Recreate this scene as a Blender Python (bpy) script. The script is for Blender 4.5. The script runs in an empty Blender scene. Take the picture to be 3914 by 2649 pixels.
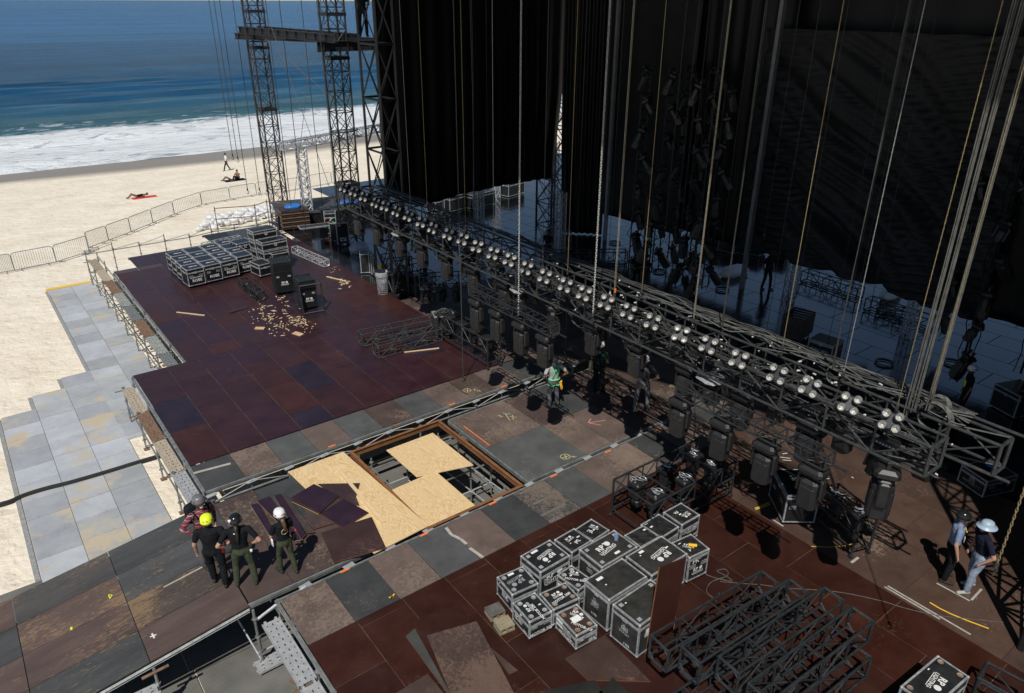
import bpy, math, random
from math import sin, cos, pi, radians as RD, hypot, atan2
from mathutils import Vector as V, Matrix as MX
random.seed(7)
SC = bpy.context.scene
COL = SC.collection
# ------------------------------------------------------------------ camera, sky, sun, exposure
CAMH = 11.5
FOC, PIT, ROL, YAW = 2820.0, math.atan(1321.5/2820.0), -0.005, RD(37.3)
_r = V((1, 0, 0)); _f = V((0, cos(PIT), -sin(PIT))); _d = V((0, -sin(PIT), -cos(PIT)))
_yaw = MX.Rotation(-YAW, 3, 'Z')
CX = _yaw @ (cos(ROL)*_r + sin(ROL)*_d); CY = _yaw @ (-sin(ROL)*_r + cos(ROL)*_d); CZ = _yaw @ _f
cam = bpy.data.cameras.new('camera'); co = bpy.data.objects.new('camera', cam); COL.objects.link(co)
m = MX((CX, -CY, -CZ)).transposed().to_4x4(); m.translation = V((0, 0, CAMH)); co.matrix_world = m
cam.sensor_width = 36; cam.lens = 36*FOC/3914; cam.clip_start = 0.1; cam.clip_end = 20000
SC.camera = co
SUN_AZ = V((-0.75, -0.66)).normalized(); SUN_EL = RD(54.7)
w = bpy.data.worlds.new('World'); SC.world = w; w.use_nodes = True
nt = w.node_tree; bg = nt.nodes['Background']
sky = nt.nodes.new('ShaderNodeTexSky'); sky.sky_type = 'NISHITA'; sky.sun_disc = False
sky.sun_elevation = SUN_EL; sky.sun_rotation = atan2(SUN_AZ.x, SUN_AZ.y); sky.altitude = 20; sky.air_density = 1.0; sky.dust_density = 0.15; sky.ozone_density = 2.6
nt.links.new(sky.outputs[0], bg.inputs[0]); bg.inputs[1].default_value = 0.068
sl = bpy.data.lights.new('sun', 'SUN'); sl.energy = 4.6; sl.angle = RD(0.53); sl.color = (1, 0.955, 0.88)
so = bpy.data.objects.new('sun', sl); COL.objects.link(so)
sd = V((SUN_AZ.x*cos(SUN_EL), SUN_AZ.y*cos(SUN_EL), sin(SUN_EL)))
so.rotation_euler = sd.to_track_quat('Z', 'Y').to_euler(); so.location = sd*60
SC.view_settings.view_transform = 'Standard'; SC.view_settings.look = 'None'
SC.view_settings.exposure = -0.12; SC.view_settings.gamma = 1
try: SC.cycles.max_bounces = 6; SC.cycles.use_denoising = True; SC.cycles.sample_clamp_indirect = 4
except Exception: pass
# ------------------------------------------------------------------ survey: a sight line of the photograph met with a level (or upright) plane of the place
CR = dict(a=(0,0,1.6557),b=(1200,0,1.6557),c=(2514,0,1.6557),d=(0,850,1.6557),e=(1200,850,1.6557),f=(2514,850,1.6557),g=(0,1699,1.6557),h=(1200,1699,1.6557),i=(2514,1699,1.6557),
j=(1800,1850,2.4463),k=(600,1850,3.319),l=(600,800,2.905),m=(3100,1400,2.855),n=(2500,1100,2.905),o=(1900,900,2.905),p=(1250,600,3.0987),q=(2400,1450,2.905),r=(1300,1000,3.319),s=(600,2200,2.905),t=(1700,1500,2.247),u=(1050,1550,3.319),v=(1250,1250,3.319),w=(0,1000,3.319),x=(0,1450,2.905),z=(0,1950,2.25),B=(2400,2200,1.4711),D=(1050,700,2.9422),E=(1300,850,2.24),F=(0,0,1))
def ray(k, x, y):
    a, b, s = CR[k]; X, Y = a+x/s, b+y/s
    return (X-1957)/FOC*CX + (Y-1324.5)/FOC*CY + CZ
def A(k, x, y, z=0.0):
    d = ray(k, x, y); t = (z-CAMH)/d.z
    return V((0, 0, CAMH)) + d*t
def AX(k, x, y, X):                       # meets the upright plane x = X
    d = ray(k, x, y); t = X/d.x; return V((0, 0, CAMH)) + d*t
def AY(k, x, y, Y):
    d = ray(k, x, y); t = Y/d.y; return V((0, 0, CAMH)) + d*t
def gz(y):                                # the beach falls towards the sea (+y)
    if y < 38: return -1.62
    if y < 88: return -1.62-(y-38)*0.066-0.0
    return -4.92-(y-88)*0.105
def AR(k, x, y):                          # meets the ramp
    p = A(k, x, y)
    for _ in range(25): p = A(k, x, y, -max(0, 2.72-p.x)*.135+.004)
    return p
def AG(k, x, y):                          # meets the sloping beach
    p = A(k, x, y, -1.62)
    for _ in range(25): p = A(k, x, y, gz(p.y))
    return p
# ------------------------------------------------------------------ materials
def nn(t, ty, **kw):
    n = t.nodes.new(ty)
    for k, v in kw.items():
        if k in n.inputs: n.inputs[k].default_value = v
        else: setattr(n, k, v)
    return n
MATS = {}
def mat(name, c1, c2=None, scale=4.0, rough=0.6, metal=0.0, bump=0.0, bscale=30.0, lo=0.35, hi=0.65, detail=6, stretch=None, rough2=None, spec=None, c3=None, s3=1.0, thr=0.62, coord='Object'):
    m = bpy.data.materials.new(name); m.use_nodes = True; t = m.node_tree; p = t.nodes['Principled BSDF']
    p.inputs['Roughness'].default_value = rough; p.inputs['Metallic'].default_value = metal
    if spec is not None: p.inputs['Specular IOR Level'].default_value = spec
    p.inputs['Base Color'].default_value = (*c1, 1)
    tc = nn(t, 'ShaderNodeTexCoord'); src = tc.outputs[coord]
    if stretch:
        mp = nn(t, 'ShaderNodeMapping'); mp.inputs['Scale'].default_value = stretch; t.links.new(src, mp.inputs[0]); src = mp.outputs[0]
    col = None
    if c2:
        n = nn(t, 'ShaderNodeTexNoise', Scale=scale, Detail=detail, Roughness=0.62); t.links.new(src, n.inputs['Vector'])
        r = nn(t, 'ShaderNodeValToRGB'); r.color_ramp.elements[0].position = lo; r.color_ramp.elements[1].position = hi
        r.color_ramp.elements[0].color = (*c1, 1); r.color_ramp.elements[1].color = (*c2, 1)
        t.links.new(n.outputs[0], r.inputs[0]); col = r.outputs[0]
        if rough2 is not None:
            mr = nn(t, 'ShaderNodeMapRange'); mr.inputs['From Min'].default_value = lo; mr.inputs['From Max'].default_value = hi; mr.inputs['To Min'].default_value = rough; mr.inputs['To Max'].default_value = rough2
            t.links.new(n.outputs[0], mr.inputs[0]); t.links.new(mr.outputs[0], p.inputs['Roughness'])
    if c3:
        n3 = nn(t, 'ShaderNodeTexNoise', Scale=s3, Detail=8, Roughness=0.7); t.links.new(src, n3.inputs['Vector'])
        r3 = nn(t, 'ShaderNodeValToRGB'); r3.color_ramp.elements[0].position = thr; r3.color_ramp.elements[1].position = thr+0.06
        t.links.new(n3.outputs[0], r3.inputs[0])
        mx = nn(t, 'ShaderNodeMix', data_type='RGBA'); t.links.new(r3.outputs[0], mx.inputs['Factor'])
        if col: t.links.new(col, mx.inputs['A'])
        else: mx.inputs['A'].default_value = (*c1, 1)
        mx.inputs['B'].default_value = (*c3, 1); col = mx.outputs['Result']
    if col: t.links.new(col, p.inputs['Base Color'])
    if bump:
        nb = nn(t, 'ShaderNodeTexNoise', Scale=bscale, Detail=5); t.links.new(src, nb.inputs['Vector'])
        b = nn(t, 'ShaderNodeBump', Strength=bump, Distance=0.02); t.links.new(nb.outputs[0], b.inputs['Height']); t.links.new(b.outputs[0], p.inputs['Normal'])
    MATS[name] = m; return m
def panel_mat(name, rough, scr, scrcol, seed=0.0, rough2=None, stretch=(1, 1, 1), scr_scale=3.0, spec=0.5, edge=0.0):
    """phenolic plywood: the board colour comes from the mesh (one colour per board), wear and scratches on top"""
    m = bpy.data.materials.new(name); m.use_nodes = True; t = m.node_tree; p = t.nodes['Principled BSDF']; L = t.links.new
    p.inputs['Specular IOR Level'].default_value = spec
    at = nn(t, 'ShaderNodeAttribute', attribute_name='board'); tc = nn(t, 'ShaderNodeTexCoord')
    mp = nn(t, 'ShaderNodeMapping'); mp.inputs['Scale'].default_value = stretch; L(tc.outputs['Object'], mp.inputs[0])
    n1 = nn(t, 'ShaderNodeTexNoise', Scale=1.3, Detail=7, Roughness=0.65); L(mp.outputs[0], n1.inputs['Vector'])
    r1 = nn(t, 'ShaderNodeMapRange'); r1.inputs['From Min'].default_value = 0.3; r1.inputs['From Max'].default_value = 0.7; r1.inputs['To Min'].default_value = 0.75; r1.inputs['To Max'].default_value = 1.25; L(n1.outputs[0], r1.inputs[0])
    mu = nn(t, 'ShaderNodeVectorMath', operation='SCALE'); L(at.outputs['Color'], mu.inputs[0]); L(r1.outputs[0], mu.inputs['Scale'])
    col = mu.outputs[0]
    if scr > 0:
        n2 = nn(t, 'ShaderNodeTexNoise', Scale=scr_scale*2.2, Detail=10, Roughness=0.78, Distortion=2.2); L(mp.outputs[0], n2.inputs['Vector'])
        n3 = nn(t, 'ShaderNodeTexNoise', Scale=0.55, Detail=3); L(tc.outputs['Object'], n3.inputs['Vector'])
        ad = nn(t, 'ShaderNodeMath', operation='MULTIPLY_ADD'); L(n3.outputs[0], ad.inputs[0]); ad.inputs[1].default_value = 0.55; L(n2.outputs[0], ad.inputs[2])
        ma = nn(t, 'ShaderNodeMath', operation='MULTIPLY_ADD'); L(at.outputs['Alpha'], ma.inputs[0]); ma.inputs[1].default_value = 0.15; L(ad.outputs[0], ma.inputs[2])
        r2 = nn(t, 'ShaderNodeValToRGB'); r2.color_ramp.elements[0].position = 0.93; r2.color_ramp.elements[1].position = 1.0; r2.color_ramp.elements[1].color = (scr, scr, scr, 1); L(ma.outputs[0], r2.inputs[0])
        mx = nn(t, 'ShaderNodeMix', data_type='RGBA'); L(r2.outputs[0], mx.inputs['Factor']); L(col, mx.inputs['A']); mx.inputs['B'].default_value = (*scrcol, 1); col = mx.outputs['Result']
    L(col, p.inputs['Base Color'])
    mr = nn(t, 'ShaderNodeMapRange'); mr.inputs['From Min'].default_value = 0.3; mr.inputs['From Max'].default_value = 0.7; mr.inputs['To Min'].default_value = rough; mr.inputs['To Max'].default_value = rough2 or rough+0.15
    L(n1.outputs[0], mr.inputs[0]); L(mr.outputs[0], p.inputs['Roughness'])
    nb = nn(t, 'ShaderNodeTexNoise', Scale=18.0, Detail=4); L(mp.outputs[0], nb.inputs['Vector'])
    b = nn(t, 'ShaderNodeBump', Strength=0.08, Distance=0.01); L(nb.outputs[0], b.inputs['Height']); L(b.outputs[0], p.inputs['Normal'])
    MATS[name] = m; return m
ALU = mat('aluminium_trim', (0.27, 0.28, 0.29), (0.46, 0.47, 0.48), 9, 0.42, 0.35, 0.2, 60, rough2=0.6)
GALV = mat('galvanised_steel', (0.17, 0.185, 0.18), (0.30, 0.31, 0.30), 6, 0.5, 0.4, 0.2, 50, c3=(0.12, 0.075, 0.045), s3=3, thr=0.66)
GALVB = mat('bright_galvanised', (0.38, 0.39, 0.40), (0.52, 0.53, 0.54), 7, 0.45, 0.35, 0.2, 50)
SILV = mat('silver_truss', (0.36, 0.37, 0.39), (0.50, 0.51, 0.53), 8, 0.42, 0.4)
BLK = mat('black_truss_paint', (0.012, 0.0135, 0.015), (0.025, 0.028, 0.031), 7, 0.42, 0.0, 0.3, 70, c3=(0.11, 0.11, 0.10), s3=14, thr=0.68)
BLKG = mat('sunlit_scuffed_truss_paint', (0.022, 0.024, 0.025), (0.045, 0.048, 0.048), 7, 0.48, 0.0, 0.3, 70, c3=(0.16, 0.16, 0.145), s3=12, thr=0.62)  # truss black raised in colour to stand for sunlight on it, plus scuffs
BLKM = mat('black_housing', (0.012, 0.012, 0.013), (0.02, 0.02, 0.021), 8, 0.42, 0, 0.25, 90)
BLKD = mat('dull_black_steel', (0.008, 0.008, 0.009), (0.016, 0.016, 0.018), 4, 0.55)
RUB = mat('black_rubber', (0.012, 0.012, 0.013), (0.022, 0.022, 0.022), 12, 0.8)
LAM = mat('black_laminate', (0.010, 0.011, 0.012), (0.022, 0.023, 0.024), 3, 0.38, 0, 0.15, 80, rough2=0.55, c3=(0.085, 0.07, 0.05), s3=5.5, thr=0.70)
LAMN = mat('clean_black_laminate', (0.008, 0.009, 0.011), (0.014, 0.015, 0.018), 3, 0.30, 0, 0.1, 80)
LAMW = mat('worn_grey_laminate', (0.016, 0.0165, 0.015), (0.034, 0.033, 0.030), 4, 0.5, 0, 0.2, 60, rough2=0.65, c3=(0.10, 0.085, 0.055), s3=6, thr=0.66)
LAMB = mat('browned_laminate', (0.03, 0.019, 0.015), (0.05, 0.036, 0.03), 5, 0.5, 0, 0.2, 60, c3=(0.10, 0.085, 0.06), s3=6, thr=0.66)
WHT = mat('white_stencil_paint', (0.62, 0.62, 0.60), (0.74, 0.74, 0.72), 30, 0.6, c3=(0.05, 0.05, 0.05), s3=45, thr=0.64)
WHTF = mat('faded_stencil_paint', (0.13, 0.12, 0.10), (0.28, 0.27, 0.24), 22, 0.7)
GRYP = mat('grey_stencil_paint', (0.2, 0.21, 0.21), (0.36, 0.37, 0.37), 30, 0.6)
PAPER = mat('paper_label', (0.78, 0.78, 0.76), (0.68, 0.68, 0.66), 20, 0.7)
RUSTC = mat('rusty_castor_dish', (0.23, 0.115, 0.06), (0.36, 0.30, 0.25), 14, 0.6, 0.3)
RUST = mat('rusted_steel', (0.16, 0.062, 0.02), (0.25, 0.11, 0.04), 3, 0.8, 0, 0.4, 40, c3=(0.05, 0.03, 0.02), s3=5, thr=0.62)
PINE = mat('pine_timber', (0.62, 0.44, 0.24), (0.74, 0.57, 0.35), 3, 0.65, stretch=(1, 8, 8))
RAWP = mat('raw_edge_ply', (0.45, 0.30, 0.16), (0.62, 0.45, 0.27), 8, 0.75)
ORG = mat('orange_tape', (0.85, 0.16, 0.02), (0.9, 0.22, 0.04), 20, 0.6)
YEL = mat('yellow_plastic', (0.75, 0.42, 0.02), (0.82, 0.5, 0.04), 10, 0.45)
YELP = mat('yellow_paint', (0.80, 0.50, 0.03), (0.72, 0.43, 0.05), 6, 0.6)
YELF = mat('fluorescent_yellow', (0.72, 0.85, 0.02), (0.78, 0.88, 0.05), 6, 0.35)
REDP = mat('red_plastic', (0.6, 0.02, 0.02), (0.7, 0.05, 0.03), 8, 0.4)
BLUT = mat('blue_tarpaulin', (0.02, 0.12, 0.42), (0.03, 0.18, 0.55), 4, 0.5, 0, 0.6, 8)
CHN = mat('steel_chain', (0.20, 0.20, 0.195), (0.32, 0.32, 0.305), 9, 0.45, 0.3)
CHY = mat('brassy_chain', (0.20, 0.155, 0.075), (0.30, 0.235, 0.12), 9, 0.5, 0.3)
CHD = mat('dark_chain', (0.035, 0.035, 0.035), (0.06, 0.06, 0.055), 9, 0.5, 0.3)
CBL = mat('grey_black_cable', (0.022, 0.022, 0.021), (0.05, 0.05, 0.047), 9, 0.6)
CBG = mat('dusty_grey_cable', (0.06, 0.06, 0.055), (0.11, 0.11, 0.10), 9, 0.7)
LENS = mat('lamp_reflector', (0.34, 0.34, 0.345), (0.85, 0.85, 0.85), 26, 0.25, 0.45)
LED = mat('lamp_chip', (0.55, 0.50, 0.34), None, rough=0.3)
GLASS = mat('dark_lens_glass', (0.02, 0.022, 0.03), None, rough=0.05, spec=0.9)
DRAPE = mat('black_drape', (0.0014, 0.0014, 0.0017), (0.0026, 0.0026, 0.003), 1.5, 0.55, 0, 0.3, 3, spec=0.35)
DRAPG = mat('dark_grey_drape', (0.012, 0.0122, 0.0127), (0.019, 0.0192, 0.0198), 1.2, 0.6, 0, 0.3, 3, spec=0.3)
SACK = mat('white_sandbag', (0.50, 0.51, 0.52), (0.72, 0.72, 0.72), 5, 0.8, 0, 0.5, 12)
MATP = mat('grey_ground_mat', (0.37, 0.38, 0.39), (0.47, 0.475, 0.475), 1.1, 0.7, 0, 0.15, 20, c3=(0.50, 0.41, 0.27), s3=0.9, thr=0.60)
PLAS = mat('clear_polythene', (0.62, 0.63, 0.65), (0.35, 0.36, 0.38), 16, 0.2, 0, 0.9, 25)
MATS['clear_polythene'].node_tree.nodes['Principled BSDF'].inputs['Alpha'].default_value = .55
SKIN = mat('skin', (0.40, 0.22, 0.15), (0.46, 0.26, 0.18), 12, 0.55)
SKIND = mat('brown_skin', (0.15, 0.075, 0.045), (0.20, 0.10, 0.06), 12, 0.5)
HAIRD = mat('dark_hair', (0.012, 0.009, 0.007), (0.03, 0.02, 0.015), 20, 0.5)
HAIRB = mat('brown_hair', (0.07, 0.035, 0.015), (0.13, 0.075, 0.035), 20, 0.5)
HAIRG = mat('grey_beard', (0.3, 0.28, 0.26), (0.42, 0.4, 0.38), 20, 0.7)
TBLK = mat('black_cotton', (0.007, 0.008, 0.010), (0.013, 0.014, 0.016), 7, 0.85, 0, 0.6, 14, spec=0.12)
TNAVY = mat('navy_cotton', (0.008, 0.010, 0.02), (0.015, 0.018, 0.032), 7, 0.85, 0, 0.6, 14, spec=0.12)
TGRY = mat('grey_cotton', (0.30, 0.31, 0.31), (0.38, 0.385, 0.38), 7, 0.85, 0, 0.6, 14, spec=0.12)
TDGR = mat('charcoal_cotton', (0.035, 0.037, 0.038), (0.055, 0.056, 0.056), 7, 0.85, 0, 0.6, 14, spec=0.12)
TBLUE = mat('light_blue_cotton', (0.16, 0.21, 0.32), (0.20, 0.26, 0.38), 7, 0.85, 0, 0.6, 14, spec=0.12)
TGRN = mat('olive_cloth', (0.040, 0.050, 0.030), (0.058, 0.068, 0.042), 7, 0.85, 0, 0.8, 12, spec=0.12)
TDGN = mat('dark_green_cloth', (0.012, 0.035, 0.028), (0.02, 0.05, 0.04), 7, 0.85, 0, 0.6, 14, spec=0.12)
TJEAN = mat('faded_denim', (0.17, 0.22, 0.30), (0.30, 0.35, 0.43), 5, 0.85, 0, 0.7, 14, spec=0.12)
TWORK = mat('grey_work_trousers', (0.09, 0.092, 0.10), (0.13, 0.132, 0.14), 7, 0.85, 0, 0.7, 14, spec=0.12)
TWHT = mat('white_cloth', (0.6, 0.6, 0.58), (0.7, 0.7, 0.68), 7, 0.85, spec=0.12)
HWHT = mat('white_helmet_shell', (0.72, 0.72, 0.72), None, rough=0.25)
HBLK = mat('black_helmet_shell', (0.012, 0.013, 0.015), None, rough=0.18)
HGRY = mat('grey_helmet_shell', (0.12, 0.12, 0.125), (0.15, 0.15, 0.155), 20, rough=0.35)
HBLU = mat('pale_blue_hard_hat', (0.30, 0.40, 0.50), None, rough=0.4)
def plaid():
    m = bpy.data.materials.new('red_plaid_flannel'); m.use_nodes = True; t = m.node_tree; p = t.nodes['Principled BSDF']; L = t.links.new
    p.inputs['Roughness'].default_value = 0.9; tc = nn(t, 'ShaderNodeTexCoord'); sp = nn(t, 'ShaderNodeSeparateXYZ'); L(tc.outputs['Object'], sp.inputs[0])
    ad = nn(t, 'ShaderNodeMath', operation='ADD'); L(sp.outputs[0], ad.inputs[0]); L(sp.outputs[1], ad.inputs[1])
    def stripes(src, per, wid):
        a = nn(t, 'ShaderNodeMath', operation='DIVIDE'); L(src, a.inputs[0]); a.inputs[1].default_value = per
        b = nn(t, 'ShaderNodeMath', operation='FRACT'); L(a.outputs[0], b.inputs[0])
        c = nn(t, 'ShaderNodeMath', operation='LESS_THAN'); L(b.outputs[0], c.inputs[0]); c.inputs[1].default_value = wid; return c.outputs[0]
    col = None; base = (0.26, 0.018, 0.028, 1)
    for src, per, wid, cc in ((ad.outputs[0], .09, .42, (0.012, 0.014, 0.03, 1)), (sp.outputs[2], .09, .42, (0.012, 0.014, 0.03, 1)), (ad.outputs[0], .09, .12, (0.5, 0.5, 0.5, 1)), (sp.outputs[2], .09, .12, (0.5, 0.5, 0.5, 1))):
        s = stripes(src, per, wid); mm = nn(t, 'ShaderNodeMath', operation='MULTIPLY'); L(s, mm.inputs[0]); mm.inputs[1].default_value = 0.6
        mx = nn(t, 'ShaderNodeMix', data_type='RGBA'); L(mm.outputs[0], mx.inputs['Factor'])
        if col: L(col, mx.inputs['A'])
        else: mx.inputs['A'].default_value = base
        mx.inputs['B'].default_value = cc; col = mx.outputs['Result']
    L(col, p.inputs['Base Color']); return m
PLAID = plaid()
def ply_mat():
    m = bpy.data.materials.new('new_pine_plywood'); m.use_nodes = True; t = m.node_tree; p = t.nodes['Principled BSDF']; L = t.links.new
    p.inputs['Roughness'].default_value = 0.7; tc = nn(t, 'ShaderNodeTexCoord'); mp = nn(t, 'ShaderNodeMapping'); mp.inputs['Scale'].default_value = (1.6, 0.45, 1); L(tc.outputs['Object'], mp.inputs[0])
    n = nn(t, 'ShaderNodeTexNoise', Scale=1.4, Detail=2.5, Distortion=1.2); L(mp.outputs[0], n.inputs['Vector'])
    a = nn(t, 'ShaderNodeMath', operation='MULTIPLY'); L(n.outputs[0], a.inputs[0]); a.inputs[1].default_value = 17
    b = nn(t, 'ShaderNodeMath', operation='FRACT'); L(a.outputs[0], b.inputs[0])
    r = nn(t, 'ShaderNodeValToRGB'); e = r.color_ramp.elements; e[0].color = (0.70, 0.52, 0.29, 1); e[1].color = (0.72, 0.54, 0.31, 1); x = e.new(.35); x.color = (0.56, 0.36, 0.15, 1); x = e.new(.55); x.color = (0.46, 0.27, 0.10, 1); x = e.new(.7); x.color = (0.70, 0.51, 0.28, 1)
    L(b.outputs[0], r.inputs[0]); n2 = nn(t, 'ShaderNodeTexNoise', Scale=1.0, Detail=3); L(tc.outputs['Object'], n2.inputs['Vector'])
    mr = nn(t, 'ShaderNodeMapRange'); mr.inputs['To Min'].default_value = 0.1; mr.inputs['To Max'].default_value = 0.9; L(n2.outputs[0], mr.inputs[0])
    mx = nn(t, 'ShaderNodeMix', data_type='RGBA'); L(mr.outputs[0], mx.inputs['Factor']); mx.inputs['A'].default_value = (0.69, 0.51, 0.28, 1); L(r.outputs[0], mx.inputs['B']); L(mx.outputs['Result'], p.inputs['Base Color']); return m
PLY = ply_mat()
# ------------------------------------------------------------------ mesh collector and object helpers
class MB:
    def __init__(s): s.v = []; s.f = []; s.m = []; s.c = []; s.mi = 0; s.col = None
    def add(s, vs, fs):
        o = len(s.v); s.v.extend([tuple(p) for p in vs])
        for f in fs: s.f.append([i+o for i in f]); s.m.append(s.mi); s.c.append(s.col)
    def box(s, c, d, rot=None, bev=0.0):
        x, y, z = [k/2 for k in d]; c = V(c); M = rot or MX.Identity(3)
        if bev <= 0:
            vs = [c+M@V((a*x, b*y, e*z)) for e in (-1, 1) for b in (-1, 1) for a in (-1, 1)]
            s.add(vs, [(0,2,3,1),(4,5,7,6),(0,1,5,4),(2,6,7,3),(0,4,6,2),(1,3,7,5)])
        else:
            b = min(bev, x*.95, y*.95, z*.95); vs = []
            for sz, ins in ((-1, b), (-1, 0), (1, 0), (1, b)):
                zz = sz*(z if ins else z-b)
                X, Y = x-ins, y-ins
                for (px, py) in ((X, Y-b), (X-b, Y), (-X+b, Y), (-X, Y-b), (-X, -Y+b), (-X+b, -Y), (X-b, -Y), (X, -Y+b)): vs.append(c+M@V((px, py, zz)))
            fs = [tuple(range(7, -1, -1)), tuple(range(24, 32))]
            for l in range(3):
                for i in range(8): j = (i+1) % 8; fs.append((l*8+i, l*8+j, l*8+8+j, l*8+8+i))
            s.add(vs, fs)
    def tube(s, a, b, r, r2=None, n=6, cap=True):
        a, b = V(a), V(b); d = b-a
        if d.length < 1e-6: return
        d.normalize(); u = d.cross(V((0, 0, 1)) if abs(d.z) < .9 else V((1, 0, 0))).normalized(); w = d.cross(u); r2 = r if r2 is None else r2
        vs = [a+(u*cos(2*pi*i/n)+w*sin(2*pi*i/n))*r for i in range(n)]+[b+(u*cos(2*pi*i/n)+w*sin(2*pi*i/n))*r2 for i in range(n)]
        fs = [(i, (i+1) % n, n+(i+1) % n, n+i) for i in range(n)]
        if cap: fs += [tuple(range(n-1, -1, -1)), tuple(range(n, 2*n))]
        s.add(vs, fs)
    def path(s, pts, r, n=5, rf=None):
        pts = [V(p) for p in pts]; N = len(pts); rings = []; u = None
        for i in range(N):
            d = (pts[min(i+1, N-1)]-pts[max(i-1, 0)])
            if d.length < 1e-9: d = V((0, 0, 1))
            d.normalize()
            if u is None: u = d.cross(V((0, 0, 1)) if abs(d.z) < .9 else V((1, 0, 0))).normalized()
            else: u = (u-d*u.dot(d)); u = u.normalized() if u.length > 1e-6 else d.orthogonal().normalized()
            w = d.cross(u); rr = rf(i/(N-1)) if rf else r
            rings += [pts[i]+(u*cos(2*pi*k/n)+w*sin(2*pi*k/n))*rr for k in range(n)]
        fs = [(i*n+k, i*n+(k+1) % n, (i+1)*n+(k+1) % n, (i+1)*n+k) for i in range(N-1) for k in range(n)]
        fs += [tuple(range(n-1, -1, -1)), tuple((N-1)*n+k for k in range(n))]; s.add(rings, fs)
    def ball(s, c, r, n=8, m=5, M=None):
        c = V(c); r = r if hasattr(r, '__len__') else (r, r, r); M = M or MX.Identity(3)
        vs = [c+M@V((0, 0, -r[2]))]
        for j in range(1, m):
            t = -pi/2+pi*j/m
            for i in range(n): vs.append(c+M@V((r[0]*cos(t)*cos(2*pi*i/n), r[1]*cos(t)*sin(2*pi*i/n), r[2]*sin(t))))
        vs.append(c+M@V((0, 0, r[2]))); L = len(vs)-1
        fs = [(0, 1+(i+1) % n, 1+i) for i in range(n)]+[(L, L-n+i, L-n+(i+1) % n) for i in range(n)]
        for j in range(m-2):
            for i in range(n): a = 1+j*n; fs.append((a+i, a+(i+1) % n, a+n+(i+1) % n, a+n+i))
        s.add(vs, fs)
    def lathe(s, prof, c=(0, 0, 0), n=12, M=None):
        c = V(c); M = M or MX.Identity(3); vs = []
        for r, z in prof:
            for i in range(n): vs.append(c+M@V((r*cos(2*pi*i/n), r*sin(2*pi*i/n), z)))
        fs = [(j*n+i, j*n+(i+1) % n, (j+1)*n+(i+1) % n, (j+1)*n+i) for j in range(len(prof)-1) for i in range(n)]
        s.add(vs, fs)
    def prism(s, poly, z0, z1, M=None):
        n = len(poly); ar = sum(poly[i][0]*poly[(i+1) % n][1]-poly[(i+1) % n][0]*poly[i][1] for i in range(n))
        if ar < 0: poly = poly[::-1]
        vs = [V((x, y, z0)) for x, y in poly]+[V((x, y, z1)) for x, y in poly]
        if M: vs = [M@p for p in vs]
        s.add(vs, [tuple(range(n-1, -1, -1)), tuple(range(n, 2*n))]+[(i, (i+1) % n, n+(i+1) % n, n+i) for i in range(n)])
    def merge(s, o, M=None):
        k = len(s.v); s.v += [tuple(M@V(p)) for p in o.v] if M else o.v
        s.f += [[i+k for i in f] for f in o.f]; s.m += o.m; s.c += o.c
    def mesh(s, name, mats, smooth=False):
        me = bpy.data.meshes.new(name); me.from_pydata(s.v, [], s.f)
        for m in (mats if isinstance(mats, (list, tuple)) else [mats]): me.materials.append(m)
        if max(s.m, default=0) > 0: me.polygons.foreach_set('material_index', s.m)
        if any(c is not None for c in s.c):
            ca = me.color_attributes.new('board', 'FLOAT_COLOR', 'CORNER'); d = []
            for f, c in zip(s.f, s.c): d += list(c or (0.05, 0.05, 0.05, 0))*len(f)
            ca.data.foreach_set('color', d)
        if smooth: me.polygons.foreach_set('use_smooth', [True]*len(s.f))
        me.update(); return me
    def build(s, name, mats, parent=None, smooth=False, loc=None):
        o = bpy.data.objects.new(name, s.mesh(name, mats, smooth)); COL.objects.link(o)
        if parent: o.parent = parent
        if loc is not None: o.location = loc
        return o
def tag(o, label, cat, group=None):
    o['label'] = label; o['category'] = cat
    if group: o['group'] = group
    return o
def struct(o): o['kind'] = 'structure'; return o
def thing(name, label, cat, loc=(0, 0, 0), rz=0.0, group=None):
    o = bpy.data.objects.new(name, None); COL.objects.link(o); o.location = loc; o.rotation_euler = (0, 0, rz); o.empty_display_size = .1
    return tag(o, label, cat, group)
def dup(root, loc=None, rz=None, label=None, group=None):
    def cp(o, par):
        c = o.copy(); COL.objects.link(c)
        if par: c.parent = par
        for ch in kids.get(o.name, []): cp(ch, c)
        return c
    kids = {}
    def walk(o):
        kids[o.name] = list(o.children)
        for ch in o.children: walk(ch)
    walk(root); r = cp(root, None)
    if loc is not None: r.location = loc
    if rz is not None: r.rotation_euler = (0, 0, rz)
    if label: r['label'] = label
    if group: r['group'] = group
    return r
_tc = {}
def text(mb, s, M, size, bold=0.012, shear=0.0, sx=1.0):
    """lettering cut as thin faces into a mesh; M maps the text plane to the object"""
    key = (s, bold, shear)
    if key not in _tc:
        cu = bpy.data.curves.new('t', 'FONT'); cu.body = s; cu.align_x = 'CENTER'; cu.align_y = 'CENTER'; cu.size = 1; cu.offset = bold; cu.shear = shear; cu.resolution_u = 2
        o = bpy.data.objects.new('t', cu); COL.objects.link(o); bpy.context.view_layer.update()
        me = o.evaluated_get(bpy.context.evaluated_depsgraph_get()).to_mesh()
        _tc[key] = ([tuple(v.co) for v in me.vertices], [tuple(p.vertices) for p in me.polygons]); bpy.data.objects.remove(o); bpy.data.curves.remove(cu)
    vs, fs = _tc[key]; mb.add([M@V((x*size*sx, y*size, 0)) for x, y, z in vs], fs)
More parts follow.
